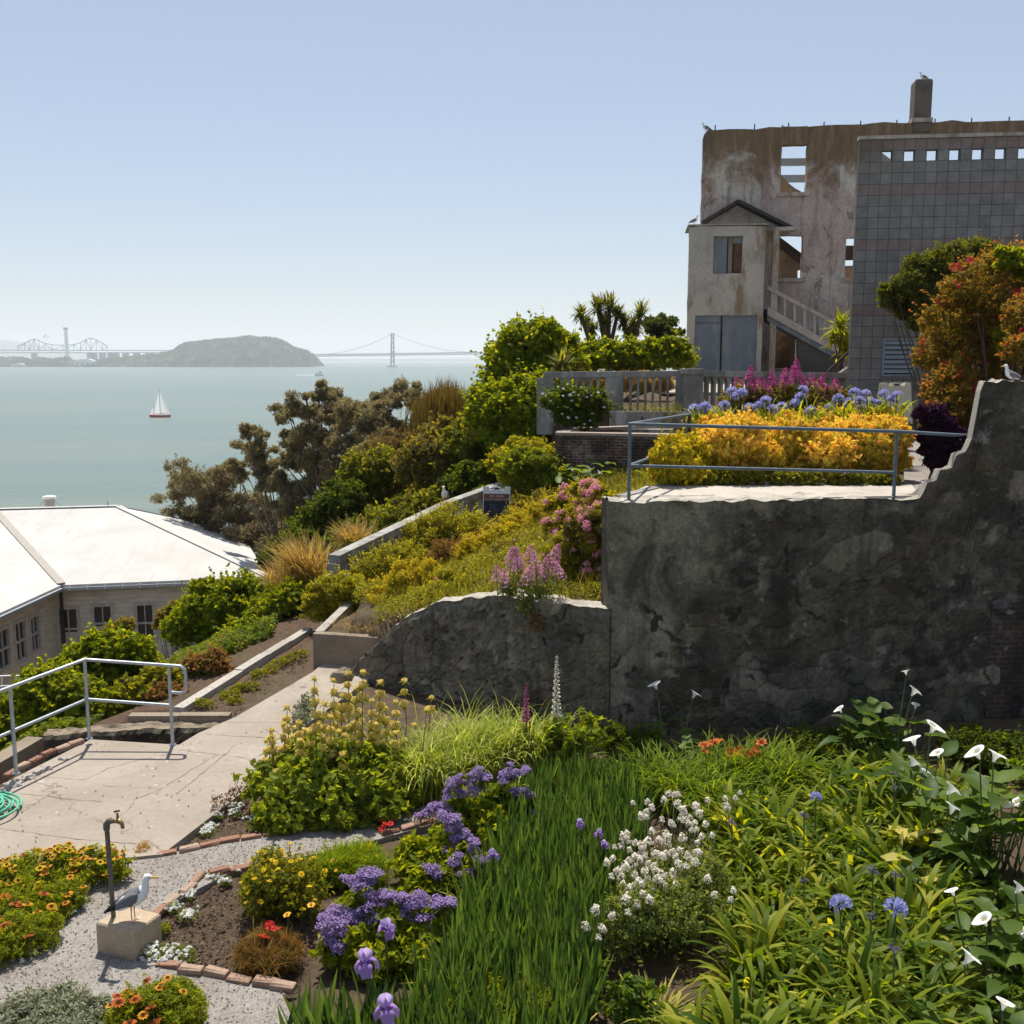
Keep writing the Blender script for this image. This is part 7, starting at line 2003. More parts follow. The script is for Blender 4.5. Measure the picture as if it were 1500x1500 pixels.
# orange daisies at the left
DG = 'orange daisy clumps at the left'
for lab, blobs, n, fl in [
    ('orange daisy clump behind the tap pipe at the back of the bed', [(40, 1300, 34), (90, 1295, 36), (140, 1292, 32), (172, 1296, 18), (10, 1310, 24)], 7000, [('gaz_orange', 38, 1.1), ('gaz_yellow', 26, 1.1), ('gaz_red', 3, 1.)]),
    ('orange daisy clump in the middle of the left bed', [(30, 1345, 34), (70, 1350, 32), (5, 1360, 24), (100, 1335, 24)], 5200, [('gaz_orange', 18, 1.05), ('gaz_red', 9, 1.1)]),
    ('daisy clump with few blooms at the lower edge of the left bed', [(25, 1395, 34), (60, 1390, 26), (0, 1415, 26)], 4200, [('gaz_red', 3, 1.2), ('gaz_orange', 3, 1.)]),
    ('red and orange daisy clump below the concrete block', [(215, 1505, 34), (250, 1500, 34), (190, 1520, 26), (275, 1515, 22)], 6000, [('gaz_red', 9, 1.1), ('gaz_orange', 12, 1.)])]:
    o, Cs = low_mat('daisy_clump', lab, 'flower', blobs, L_lime, n, .075, .017, .30, DG, fl)
AG2 = 'white alyssum mounds'
m_aly = L_val
for lab, blobs, num in [('white alyssum mound in front of the brick row beside the block', [(225, 1405, 14), (250, 1408, 16), (275, 1412, 12)], 75),
                        ('white alyssum among the daisies at the left edge of the gravel', [(118, 1330, 12), (100, 1345, 12)], 30), ('white alyssum at the foot of the middle daisy clump', [(40, 1405, 14), (58, 1395, 12)], 34), ('white alyssum beside the red and orange daisies', [(150, 1500, 16), (175, 1512, 16), (160, 1522, 14)], 60)]:
    low_mat('alyssum', lab, 'flower', blobs, m_aly, 900, .032, .012, .12, AG2, [('tuft_white', num, 1.4)], cl=12)
for i, (x, y, r, lab) in enumerate([(312, 1345, 11, 'small white alyssum tuft on the bare soil above the gull beak level'), (300, 1332, 9, ''), (275, 1378, 0, ''), ]): pass
SG2 = 'white alyssum tufts dotted on bare soil'
for x, y, r in [(310, 1290, 12), (332, 1297, 7), (345, 1279, 9), (277, 1316, 9), (255, 1334, 12), (275, 1346, 13), (306, 1216, 10), (303, 1224, 10), (313, 1190, 7), (345, 1186, 7), (345, 1195, 8), (318, 1200, 8), (370, 1205, 9), (381, 1195, 7)]:
    c = gnd(x, y, .01); rr = r * np.linalg.norm(c - (0, 0, CZ)) / F
    o = thing('alyssum_tuft', 'small white alyssum tuft lying on the bare brown soil', 'flower', c, SG2)
    mb = MB(); crown(mb, c + (0, 0, .02), (rr, rr, .05), 130, 9, .03, .012, .4, zmin=0., droop=0.); mb.obj('foliage', m_aly, o)
    heads(o, 'tuft_white', [c + np.array([rng.normal(0, rr * .5), rng.normal(0, rr * .5), .05 + rng.uniform(0, .02)]) for _ in range(int(18 + r))], 1.25)
low_mat('green_tuft', 'tiny green tuft on the bare soil right of the block', 'weed', [(238, 1368, 8)], L_lime, 160, .05, .012, .08, cl=8)
low_mat('grey_weed', 'pale grass tuft where the brick edging meets the path', 'weed', [(212, 1255, 9)], L_tan, 260, .07, .008, .14, cl=8, droop=-1.)
low_mat('silver_plant', 'silver grey leaved mat at the lower left corner', 'plant', [(40, 1500, 34), (90, 1495, 34), (130, 1505, 26), (10, 1520, 30), (70, 1525, 34), (120, 1530, 30)], L_grey, 11000, .062, .017, .20, cl=26)

# yellow daisy bush, grassy tufts, poppies
low_mat('yellow_daisy_bush', 'green bush with bright yellow daisies right of the bare soil', 'flower', [(395, 1330, 34), (430, 1325, 34), (380, 1350, 22), (450, 1345, 26), (415, 1345, 30)], L_mid, 7500, .062, .022, .52, None, [('daisy_yellow', 34, .9)])
low_mat('grassy_tuft', 'fine golden green grassy tuft between the yellow daisies and the purple blooms', 'grass', [(505, 1290, 30), (535, 1285, 26), (480, 1295, 24), (550, 1300, 18)], L_lily, 4200, .20, .011, .30, None, [('poppy_orange', 7, .7)], droop=-.8, tb=.2)
low_mat('grassy_tuft', 'dry grassy tuft with red poppies at the end of the bare soil', 'grass', [(375, 1420, 24), (405, 1425, 24), (390, 1410, 22), (420, 1412, 16)], L_dry, 3600, .20, .009, .26, None, [], droop=-.8, tb=-.15)
PG = 'red poppies beside the yellow daisy bush'
for i, (x, y, zz) in enumerate([(395, 1356, .34), (405, 1363, .33), (386, 1374, .30)]):
    q = gnd(x, y, zz); o = thing('poppy', 'red poppy nodding over the dry grassy tuft', 'flower', (q[0], q[1] - .02, 0), PG)
    heads(o, 'poppy', [q], 1.3, .1, .5); mb = MB(); mb.tube([(q[0], q[1] - .02, 0), q * .5 + (q[0] * .5, q[1] * .5, .0), q], .004, 4); mb.obj('stem', M_stem, o)
for i, (x, y, zz) in enumerate([(421, 1341, .35), (456, 1327, .3)]):
    q = gnd(x, y, zz); o = thing('poppy', 'orange poppy at the foot of the yellow daisy bush', 'flower', (q[0], q[1] - .02, 0), 'orange poppies')
    heads(o, 'poppy_orange', [q], 1.2, .1, .5); mb = MB(); mb.tube([(q[0], q[1] - .02, 0), q], .004, 4); mb.obj('stem', M_stem, o)
o = thing('orange_blooms', 'cluster of orange red blooms on the gravel edge left of the purple statice', 'flower', gnd(563, 1216))
q_ = [gnd(x, y, .16) for x, y in [(560, 1203), (566, 1200), (564, 1208), (572, 1207), (556, 1216), (562, 1211)]]
heads(o, 'poppy', q_, 1.0, .15, .4); mb = MB(); stems(mb, gnd(563, 1216), q_, .004); mb.obj('stem', M_stem, o)
low_mat('dark_seedhead_plant', 'brown withered seedhead plant beside the orange blooms', 'plant', [(536, 1212, 12), (525, 1216, 9)], leaf('withered_leaf', (.08, .035, .025), (.16, .08, .05), .2), 420, .04, .015, .22, cl=8)
low_mat('dark_seedhead_plant', 'thin withered brown plant on the soil next to the white tufts', 'plant', [(352, 1175, 12), (318, 1195, 10), (338, 1188, 8)], MATS['withered_leaf'], 300, .04, .012, .25, cl=8, droop=-.5)
low_mat('lamb_ear_tuft', 'grey leaved tuft at the path corner beside the planter wall', 'plant', [(445, 1060, 12), (438, 1075, 12), (452, 1050, 10)], L_grey, 900, .06, .02, .35, cl=10)

# Jerusalem sage: broad leaves below, stalks ringed by whorls
def sage(lab, base_px, whorl_cols, foliage, n):
    b = gnd(*base_px); o = thing('yellow_whorl_plant', lab, 'flower', b, 'tall plants with yellow flower whorls')
    mb = MB()
    for x, y, r, zc in foliage:
        c = gnd(x, y, zc); rr = r * np.linalg.norm(c - (0, 0, CZ)) / F
        crown(mb, c, (rr, rr, rr * .9), int(n * r / 100), 14, .125, .085, .4, 0, -.5, .35, .3)
    mb.obj('foliage', L_phl, o)
    st = MB(); ws = []
    whorl_cols = list(whorl_cols) + [(base_px[0] + rng.uniform(-42, 45), rng.uniform(1062, 1150), int(rng.integers(1, 4))) for _ in range(20)]
    for x, y, hgt in whorl_cols:
        d = gnd(base_px[0] + (x - base_px[0]) * .8, base_px[1] + rng.uniform(-55, 0), 0)
        tip = at(x, y, d[1] + rng.normal(0, .06)); d2 = np.array([tip[0] * .35 + d[0] * .65, d[1], 0])
        st.tube([d2, d2 * .5 + tip * .5 + rng.normal(0, .02, 3), tip + (0, 0, .02)], [.008, .007, .004], 5)
        ax = (tip - d2) / np.linalg.norm(tip - d2)
        for k in range(hgt):
            q = tip - ax * (.0 + .15 * k) + rng.normal(0, .004, 3)
            inst('flower_whorl', FL['whorl'], o, q, (.95 + .45 * min(k, 1.4)) * rng.uniform(1., 1.25), (rng.normal(0, .12), rng.normal(0, .12), rng.uniform(0, 6.28)))
    st.obj('stem', M_stem, o)
    return o
sage('yellow whorled plant nearest the concrete path', (425, 1195), [(398, 1068, 2), (408, 1096, 3), (420, 1036, 4), (428, 1078, 3), (438, 1058, 4), (446, 1092, 3), (405, 1130, 2), (455, 1070, 4), (432, 1110, 3), (395, 1080, 3), (415, 1060, 3)], [(405, 1150, 40, .3), (440, 1150, 46, .35), (420, 1190, 40, .18), (450, 1120, 36, .4)], 1900)
sage('tallest yellow whorled plant in front of the planter wall', (495, 1195), [(460, 992, 5), (489, 996, 5), (510, 985, 4), (475, 1030, 4), (500, 1018, 4), (522, 1008, 4), (531, 984, 3), (484, 1050, 4), (512, 1048, 4), (468, 1060, 3), (528, 1040, 4), (497, 1072, 3), (478, 1090, 2), (510, 1096, 2)], [(480, 1130, 48, .4), (515, 1130, 46, .4), (490, 1180, 46, .2), (520, 1180, 40, .2), (455, 1165, 36, .3)], 2300)
sage('yellow whorled plant next to the striped grass', (562, 1185), [(557, 998, 4), (544, 1026, 4), (592, 996, 3), (580, 1028, 3), (565, 1038, 4), (551, 1060, 4), (580, 1072, 2), (540, 1085, 3), (570, 1098, 2), (632, 1022, 2), (625, 1040, 1), (607, 1062, 1), (535, 1120, 2), (562, 1115, 2)], [(545, 1130, 40, .4), (570, 1140, 36, .35), (555, 1180, 36, .2), (585, 1165, 26, .2)], 1700)
# striped yellow grass
for lab, base, n, h in [('striped yellow grass clump beside the whorled plants', (625, 1165), 900, .95), ('striped yellow grass clump in the middle below the low wall', (690, 1140), 950, .95), ('striped yellow grass clump next to the foxgloves', (755, 1125), 800, .85)]:
    b = gnd(*base); o = thing('striped_grass', lab, 'grass', b, 'striped yellow grass clumps')
    mb = MB(); n_ = n; blades(mb, b + rng.normal(0, .22, (n_, 3)) * (1, .8, 0), h * rng.uniform(.5, 1.1, n_), .017, rng.uniform(0, 6.28, n_), rng.uniform(.02, .4, n_), rng.uniform(.8, 2.3, n_), 6, 0, peak=.25, power=1.7); mb.obj('foliage', L_rib, o)
    mb = MB(); n_ = 40; blades(mb, b + rng.normal(0, .2, (n_, 3)) * (1, .8, 0), h * 1.35 * rng.uniform(.8, 1.1, n_), .012, rng.uniform(0, 6.28, n_), rng.uniform(.02, .35, n_), rng.uniform(.8, 1.8, n_), 6, 0, peak=.25, power=1.8); mb.obj('tall_blade', L_rib, o)
# foxgloves
def foxglove(lab, px, ytop, ybot, Y, mat, r):
    t_ = at(px, ytop, Y); b_ = at(px, ybot, Y); b = np.array([b_[0], Y, 0.])
    o = thing('foxglove', lab, 'flower', b); h = t_[2] - b_[2]
    mb = MB(); f_fox(h, r)(mb); m_ = mb.mesh('flower_spike', [mat, M_stem]); inst('flower_spike', m_, o, b_)
    mb = MB(); mb.tube([b, b_], [.012, .009], 6); mb.obj('stem', M_stem, o)
    mb = MB(); n_ = 34; a_ = rng.uniform(0, 6.28, n_); blades(mb, b + np.stack([0 * a_, 0 * a_, rng.uniform(0, max(.2, b_[2] - .1), n_)], 1), rng.uniform(.18, .34, n_), .075, a_, rng.uniform(.5, 1.1, n_), rng.uniform(.4, 1.2, n_), 5, 0, peak=.5); mb.obj('foliage', L_phl, o)
foxglove('deep pink foxglove spike in front of the low stone wall', 771, 998, 1056, 12.9, P_mag, .06)
foxglove('tall cream foxglove spike right of the pink one', 815, 958, 1046, 12.8, P_cream, .07)
low_mat('leafy_plant', 'broad leaved plant at the foot of the cream foxglove', 'plant', [(835, 1135, 24), (860, 1125, 16), (815, 1140, 20)], L_phl, 700, .14, .06, .7, cl=10, droop=.2)
low_mat('budding_stalk', 'single thin stalk with a pale bud in front of the dark wall base', 'plant', [(866, 1110, 6)], L_phl, 60, .06, .02, .5, None, [('val_white', 2, .5)], cl=5)

# purple statice
def statice(lab, pts, blobs, n):
    Cs = []
    for x, y, r, zc in blobs:
        c = gnd(x, y, zc); rr = r * np.linalg.norm(c - (0, 0, CZ)) / F; Cs.append((c, np.array([rr, rr, rr * .8])))
    b = np.mean([c[0] for c in Cs], 0); b[2] = 0
    o = thing('purple_statice', lab, 'flower', b, 'purple statice bushes')
    mb = MB()
    for C, r_ in Cs: crown(mb, C, r_, int(n * r_[0] / .35), 14, .115, .060, .4, 0, -.5, .1, .3)
    mb.obj('foliage', L_hedge, o)
    st = MB()
    for x, y in pts:
        yy_ = b[1] + rng.normal(0, .1) + (1215 - y) * .004 * 0; dirs = ray(x, y)
        # heads sit on the bush's surface: nearest height on the ray
        Cn = min(Cs, key=lambda c: np.linalg.norm(np.cross(c[0] - (0, 0, CZ), unit(dirs))))
        q = (np.array([0, 0, CZ]) + unit(dirs) * (np.dot(Cn[0] - (0, 0, CZ), unit(dirs)) - Cn[1][0] * .75))
        for k in range(3):
            inst('flower_head', FL['statice'], o, q + rng.normal(0, .028, 3), rng.uniform(.7, 1.15), (rng.normal(0, .3), rng.normal(0, .3), rng.uniform(0, 6.28)))
        st.tube([b + (0, 0, .05), b * .5 + q * .5 + (0, 0, .05), q - (0, 0, .02)], .005, 4)
    st.obj('stem', M_stem, o)
statice('purple statice bush at the back beside the striped grass', [(705, 1132), (697, 1140), (712, 1138), (745, 1128), (735, 1136), (752, 1136), (770, 1132), (660, 1150), (668, 1145), (655, 1162), (672, 1160), (690, 1152), (765, 1160), (755, 1163), (775, 1162), (640, 1180), (650, 1186), (628, 1192), (618, 1196), (785, 1192), (792, 1200)],
        [(690, 1190, 34, .3), (730, 1185, 40, .3), (760, 1195, 30, .25), (715, 1215, 34, .18)], 1500)
statice('purple statice bush with a trailing rope of blooms in the middle', [(648, 1196), (656, 1200), (665, 1202), (660, 1212), (672, 1218), (680, 1225), (668, 1228), (690, 1240), (697, 1250), (702, 1262), (695, 1270), (685, 1278), (676, 1282), (666, 1245), (670, 1260), (618, 1270), (625, 1275), (632, 1278), (640, 1284)],
        [(610, 1260, 32, .3), (645, 1250, 36, .3), (675, 1270, 30, .28), (625, 1290, 32, .2), (660, 1300, 30, .15)], 1400)
statice('largest purple statice bush nearest the camera', [(515, 1290), (530, 1284), (522, 1300), (545, 1281), (535, 1298), (545, 1312), (560, 1308), (575, 1318), (590, 1312), (600, 1322), (555, 1325), (540, 1330), (525, 1338), (560, 1340), (585, 1335), (500, 1350), (490, 1358), (505, 1362), (520, 1352), (482, 1368), (495, 1378), (510, 1345), (535, 1350), (545, 1358), (610, 1310), (620, 1325), (605, 1332), (645, 1322), (655, 1318), (640, 1328), (622, 1352), (628, 1348), (490, 1384), (500, 1390), (485, 1335), (478, 1345)],
        [(530, 1350, 40, .3), (575, 1350, 44, .3), (620, 1355, 38, .28), (560, 1395, 44, .16), (510, 1385, 34, .2), (610, 1400, 36, .14)], 1500)

# iris bed: sword leaves nobody could count
ip = [gnd(x, y)[:2] for x, y in [(770, 1185), (830, 1165), (930, 1165), (950, 1250), (900, 1330), (880, 1430), (860, 1520), (820, 1600), (560, 1600), (600, 1530), (640, 1450), (680, 1370), (720, 1290)]]
lo = np.min(ip, 0); hi = np.max(ip, 0)
pts = rng.uniform(lo, hi, (9000, 2)); pts = pts[inpoly(pts[:, 0], pts[:, 1], ip)][:2300]
mb = MB()
fan = np.repeat(np.concatenate([pts[:820], np.zeros((min(820, len(pts)), 1))], 1), 7, 0)
az = np.repeat(rng.uniform(0, 6.28, len(fan) // 7), 7) + np.where(rng.uniform(0, 1, len(fan)) < .5, 0, math.pi)
blades(mb, fan + rng.normal(0, .03, fan.shape) * (1, 1, 0), rng.uniform(.34, .70, len(fan)), .033, az + rng.normal(0, .25, len(fan)), np.abs(rng.normal(.10, .12, len(fan))), np.abs(rng.normal(.08, .16, len(fan))), 4, 0, twist=1.2, peak=.3, base_w=.8)
k_ = rng.choice(len(fan), 420, False); blades(mb, fan[k_], rng.uniform(.25, .6, 420), .022, rng.uniform(0, 6.28, 420), rng.uniform(.1, .7, 420), rng.uniform(.2, 1.6, 420), 4, 1, twist=1.2)
tag(mb.obj('iris_leaves', [L_iris, L_yell], loc=(0, 0, 0)), 'dense bed of upright green iris sword leaves', None, None, 'stuff')
IC = 'iris clumps along the gravel corner'
for lab, base in [('iris clump with broad sword leaves at the bottom edge left of centre', (470, 1545)), ('iris clump of tall sword leaves around the front purple bloom', (540, 1540)), ('iris clump of sword leaves left of the fine green bush', (610, 1545))]:
    b = gnd(*base); o = thing('iris_clump', lab, 'plant', b, IC)
    mb = MB(); n_ = 60; blades(mb, b + rng.normal(0, .13, (n_, 3)) * (1, 1, 0), rng.uniform(.35, .62, n_), .042, rng.uniform(0, 6.28, n_), np.abs(rng.normal(.2, .14, n_)), np.abs(rng.normal(.05, .12, n_)), 5, 0, twist=1.2, peak=.3, base_w=.85); mb.obj('foliage', L_iris, o)
    mb = MB(); stems(mb, b, [b + (rng.normal(0, .08), rng.normal(0, .08), .12) for _ in range(5)], .012); mb.obj('stem', M_stem, o)
for lab, x, y, zz, sc in [('purple iris bloom in front of the largest statice bush', 566, 1362, .62, .95), ('open purple iris bloom above the sword leaves', 537, 1414, .62, 1.15), ('lowest purple iris bloom at the bottom edge', 566, 1482, .62, 1.1), ('small faded iris bloom at the top of the iris bed', 850, 1208, .66, .55), ('small pink iris bloom in the iris bed', 877, 1222, .66, .55), ('small violet iris bud next to the white valerian', 886, 1238, .64, .5), ('pinkish iris bloom at the left edge of the iris bed', 722, 1254, .62, .7)]:
    q = gnd(x, y, zz); o = thing('iris_bloom', lab, 'flower', (q[0], q[1], 0), 'iris blooms')
    inst('flower', FL['iris'], o, q, sc, (rng.normal(0, .15), rng.normal(0, .15), rng.uniform(0, 6.28)))
    mb = MB(); mb.tube([(q[0], q[1], 0), (q[0] + .005, q[1], zz * .5), q - (0, 0, .02)], .006, 5); mb.obj('stem', M_stem, o)
low_mat('fine_green_bush', 'fine leaved light green bush at the bottom centre', 'shrub', [(680, 1520, 36), (725, 1515, 38), (770, 1520, 36), (800, 1530, 28), (745, 1545, 36), (650, 1540, 26)], L_lime, 11000, .048, .012, .38, cl=24, droop=-.6)

# white valerian
o, Cs = low_mat('white_valerian', 'white flowered valerian bush between the iris and the strap leaves', 'flower', [(930, 1400, 44), (980, 1390, 46), (1010, 1370, 40), (950, 1360, 44), (1000, 1335, 44), (1035, 1340, 26), (905, 1415, 24)], L_val, 12000, .052, .022, .62, cl=26, droop=-.3)
st = MB(); vb = np.mean([c[0] for c in Cs], 0); vb[2] = 0
for x, y in [(973, 1172), (988, 1165), (992, 1178), (1000, 1186), (1018, 1180), (1024, 1192), (946, 1190), (940, 1196), (955, 1184), (1063, 1170), (1065, 1182), (918, 1232), (910, 1240), (914, 1226), (940, 1240), (950, 1234), (964, 1230), (976, 1222), (985, 1208), (998, 1200), (1010, 1208), (1020, 1216), (1028, 1226), (1034, 1208), (930, 1256), (945, 1254), (960, 1252), (972, 1256), (984, 1250), (996, 1246), (1008, 1254), (1016, 1262), (1024, 1250), (905, 1276), (916, 1270), (930, 1282), (944, 1276), (958, 1270), (970, 1282), (986, 1278), (898, 1258), (912, 1296), (926, 1300), (940, 1296), (956, 1302), (974, 1298), (990, 1296), (1036, 1288), (916, 1318), (934, 1322), (952, 1318), (1070, 1318), (872, 1334), (896, 1342), (858, 1358), (884, 1362), (1000, 1228), (978, 1238), (955, 1218), (1004, 1270), (942, 1264), (962, 1288)]:
    zz = .62 + rng.uniform(-.06, .06) + (1300 - y) * .0012; q = gnd(x, y, zz)
    inst('flower_head', FL['val_white'], o, q, rng.uniform(1.0, 1.6), (rng.normal(0, .2), rng.normal(0, .2), rng.uniform(0, 6.28)))
    for _k in range(1): inst('flower_head', FL['val_white'], o, gnd(x + rng.normal(0, 9), y + rng.normal(0, 9), zz), rng.uniform(.9, 1.4), (rng.normal(0, .2), rng.normal(0, .2), rng.uniform(0, 6.28)))
    if rng.uniform() < .5: st.tube([(vb[0] * .6 + q[0] * .4, vb[1] * .6 + q[1] * .4, .1), q], .004, 4)
st.obj('stem', M_stem, o)
# yellowing lily leaves
b = gnd(960, 1500); o = thing('yellowing_plant', 'collapsed plant with yellowing leaves below the white valerian', 'plant', b)
mb = MB(); n_ = 60; blades(mb, b + rng.normal(0, .06, (n_, 3)) * (1, 1, 0), rng.uniform(.3, .5, n_), .020, rng.uniform(0, 6.28, n_), rng.uniform(.4, 1.1, n_), rng.uniform(.2, 1.2, n_), 5, 0); blades(mb, b + rng.normal(0, .14, (22, 3)) * (1, 1, 0), rng.uniform(.15, .3, 22), .07, rng.uniform(0, 6.28, 22), rng.uniform(.6, 1.2, 22), rng.uniform(.2, .8, 22), 5, 0, peak=.5); mb.obj('foliage', L_yell, o)
mb = MB(); crown(mb, gnd(925, 1470, .15), (.25, .2, .16), 260, 10, .10, .06, .4, droop=.3); mb.obj('undergrowth', L_calla, o)

# daylilies
LG = 'daylily clumps under the big wall'
for i, (lab, base) in enumerate([('daylily clump at the left end beside the dark wall gap', (975, 1175)), ('daylily clump of arching leaves above the white valerian', (1030, 1195)), ('daylily clump with orange blooms in front of the wall', (1075, 1160)), ('daylily clump next to the strap leaves under the wall', (1130, 1165))]):
    b = gnd(*base); o = thing('daylily_clump', lab, 'flower', b, LG)
    mb = MB(); n_ = 380; blades(mb, b + rng.normal(0, .2, (n_, 3)) * (1, 1, 0), .8 * rng.uniform(.6, 1.1, n_), .020, rng.uniform(0, 6.28, n_), rng.uniform(.05, .45, n_), rng.uniform(.9, 2.2, n_), 6, 0, peak=.25, power=1.6); mb.obj('foliage', L_lily, o)
    fl = [[], [(1032, 1096), (1028, 1100)], [(1044, 1092), (1052, 1090), (1072, 1104), (1086, 1102), (1092, 1106), (1106, 1106), (1100, 1110), (1116, 1092), (1112, 1096), (1070, 1106)], []][i]
    for x, y in fl: inst('flower', FL['lily'], o, at(x, y, b[1] + rng.uniform(-.2, .3)), 1.05, (rng.normal(0, .5), rng.normal(0, .5), rng.uniform(0, 6.28)))

# strap-leaved agapanthus: one clump after another fills the right bed
def aga_mesh(n, L, tb):
    mb = MB(); aga_clump(mb, np.zeros(3), n, L, .052, .13, tb); k_ = int(rng.integers(3, 8)); blades(mb, rng.normal(0, .07, (k_, 3)) * (1, 1, 0), L * rng.uniform(.4, .95, k_), .03, rng.uniform(0, 6.28, k_), rng.uniform(.4, 1.0, k_), rng.uniform(.6, 2.2, k_), 5, 1); k_ = 8; blades(mb, rng.normal(0, .08, (k_, 3)) * (1, 1, 0), L * rng.uniform(.4, .8, k_), .022, rng.uniform(0, 6.28, k_), rng.uniform(.9, 1.4, k_), rng.uniform(.2, .8, k_), 4, 2); return mb.mesh('foliage', [L_aga, L_yell, L_dry])
AM = [aga_mesh(60, .62, t_) for t_ in (0., .08, .16, .0, .22, .05, .1)]
ap = [gnd(x, y)[:2] for x, y in [(1060, 1235), (1160, 1165), (1330, 1150), (1400, 1190), (1400, 1330), (1360, 1430), (1380, 1560), (1300, 1640), (1040, 1640), (1020, 1560), (1090, 1470), (1100, 1380), (1070, 1310)]]
lo = np.min(ap, 0); hi = np.max(ap, 0); cand = rng.uniform(lo, hi, (6000, 2)); cand = cand[inpoly(cand[:, 0], cand[:, 1], ap)]
kept = []
for c_ in cand:
    if all((c_[0] - k[0]) ** 2 + (c_[1] - k[1]) ** 2 > .33 ** 2 for k in kept): kept.append(c_)
    if len(kept)   >= 185: break
for c_ in kept:
    o = bpy.data.objects.new('strap_leaf_clump', random.choice(AM)); COL.objects.link(o)
    o.location = (c_[0], c_[1], rng.uniform(-.03, .01)); o.rotation_euler = (0, 0, rng.uniform(0, 6.28)); o.scale = (rng.uniform(.85, 1.2),) * 3; WL[o.name] = np.array([*c_, 0])
    tag(o, 'green clump of arching strap leaves in the bed right of the white valerian', 'plant', 'strap leaved clumps in the right bed')
for lab, key, x, y, zz, sc in [('left one of the two open blue globe blooms among the strap leaves', 'aga', 1232, 1326, .72, 1.05), ('right one of the two open blue globe blooms among the strap leaves', 'aga', 1312, 1332, .72, 1.12), ('half open blue globe above the two open ones', 'aga_bud', 1279, 1276, .72, 1.0), ('dull violet bud head right of the half open globe', 'aga_bud', 1312, 1282, .70, .8), ('blue bud head high in the strap leaves near the valerian', 'aga', 1195, 1168, .74, .72), ('violet bud head left below the high blue bud', 'aga_bud', 1178, 1194, .74, .9), ('violet bud head beside the calla leaves', 'aga_bud', 1310, 1134, .74, .9), ('violet bud head under the other beside the calla leaves', 'aga_bud', 1312, 1154, .72, .8), ('violet bud head between the open blue globes', 'aga_bud', 1276, 1342, .68, .8), ('lowest violet bud head below the right blue globe', 'aga_bud', 1310, 1390, .70, .85), ('dull bud head left of the blue globes', 'aga_bud', 1178, 1290, .70, .7), ('bud head beside the white valerian top', 'aga_bud', 1072, 1205, .7, .8)]:
    q = gnd(x, y, zz); o = thing('blue_globe_flower', lab, 'flower', (q[0], q[1], 0), 'globe blooms on stalks in the right bed')
    inst('flower_head', FL[key], o, q, sc, (0, 0, rng.uniform(0, 6.28))); mb = MB(); mb.tube([(q[0] + .02, q[1], 0), (q[0] + .01, q[1], zz * .5), q], .007, 6); mb.obj('stem', M_stem, o)

# callas: arrow leaves on long stalks, white funnels
def arrow_leaf(mb, base, tip_h, az, L, W_, tb=0.):
    """stalk and a folded arrow-shaped blade"""
    base = np.asarray(base, float); hd = np.array([math.cos(az), math.sin(az), 0]); sd_ = np.array([-math.sin(az), math.cos(az), 0])
    top = base + hd * tip_h * .35 + (0, 0, tip_h)
    mb.tube([base, base * .5 + top * .5 + (0, 0, tip_h * .08), top], [.009, .008, .006], 5, 1)
    rows = []; ns = 7; cur = rng.uniform(.5, 1.3); el = rng.uniform(.1, .7)
    p_ = top - hd * L * .12; tint = np.clip(tb + rng.uniform(0, 1), 0, 1)
    prof_ = [.62, .98, 1., .84, .62, .34, .02]
    for k in range(ns):
        e = el - cur * k / ns
        w_ = W_ * prof_[k] / 2; up_ = w_ * .35
        wv = rng.normal(0, .006)
        rows += [p_ - sd_ * w_ + (0, 0, up_ + wv) - (hd * L * .16 if k == 0 else 0), p_, p_ + sd_ * w_ + (0, 0, up_ - wv) - (hd * L * .16 if k == 0 else 0)]
        p_ = p_ + (hd * math.cos(e) + np.array([0, 0, math.sin(e)])) * L / (ns - 1)
    mb.add(rows, [[i * 3 + j, i * 3 + j + 1, i * 3 + j + 4, i * 3 + j + 3] for i in range(ns - 1) for j in range(2)], 0, tint, True)
def calla(lab, base, nl, h, L, flowers, z=0., spread=.22, mat=None):
    b = gnd(base[0], base[1], z); o = thing('calla_plant', lab, 'flower', b, 'calla lily plants')
    mb = MB()
    for k in range(int(nl * 1.6)):
        arrow_leaf(mb, b + (rng.normal(0, spread), rng.normal(0, spread), 0), h * rng.uniform(.35, 1.05), rng.uniform(0, 6.28), L * rng.uniform(.7, 1.15), L * rng.uniform(.42, .62))
    mb.obj('foliage', [mat or L_calla, M_stem], o)
    for x, y, dy, sc, facing in flowers:
        q = at(x, y, b[1] + dy); tl = rng.uniform(.25, .7)
        f = inst('flower', FL['calla'], o, q - (0, 0, .09 * sc), sc, (0, tl, facing))
        st = MB(); bb = np.array([b[0] * .6 + q[0] * .4, b[1] * .6 + (b[1] + dy) * .4, z]); st.tube([bb, bb * .4 + q * .6 + (0, 0, .0), q - (0, 0, .085 * sc)], [.010, .008, .007], 6); st.obj('flower_stem', M_stem, o)
calla('calla with two shaded white blooms at the foot of the big wall', (985, 1120), 9, .55, .24, [(962, 1000, .1, 1., 3.), (1015, 1013, .1, 1., .2)], spread=.2)
calla('calla against the dark wall with a long arching leaf', (1300, 1135), 16, .75, .36, [(1336, 1008, .2, 1.15, .2), (1341, 1031, .1, .75, 1.), (1233, 1036, .1, .8, 3.), (1328, 982, .2, .7, 2.)])
calla('tall calla stand with bright blooms beside the right wall base', (1345, 1215), 18, .8, .34, [(1364, 1060, -.1, 1.25, -.4), (1341, 1080, 0., 1.1, 2.6), (1334, 1112, -.2, 1.15, .3), (1353, 1130, -.1, 1.05, -.5), (1376, 1100, .1, .9, 3.2)])
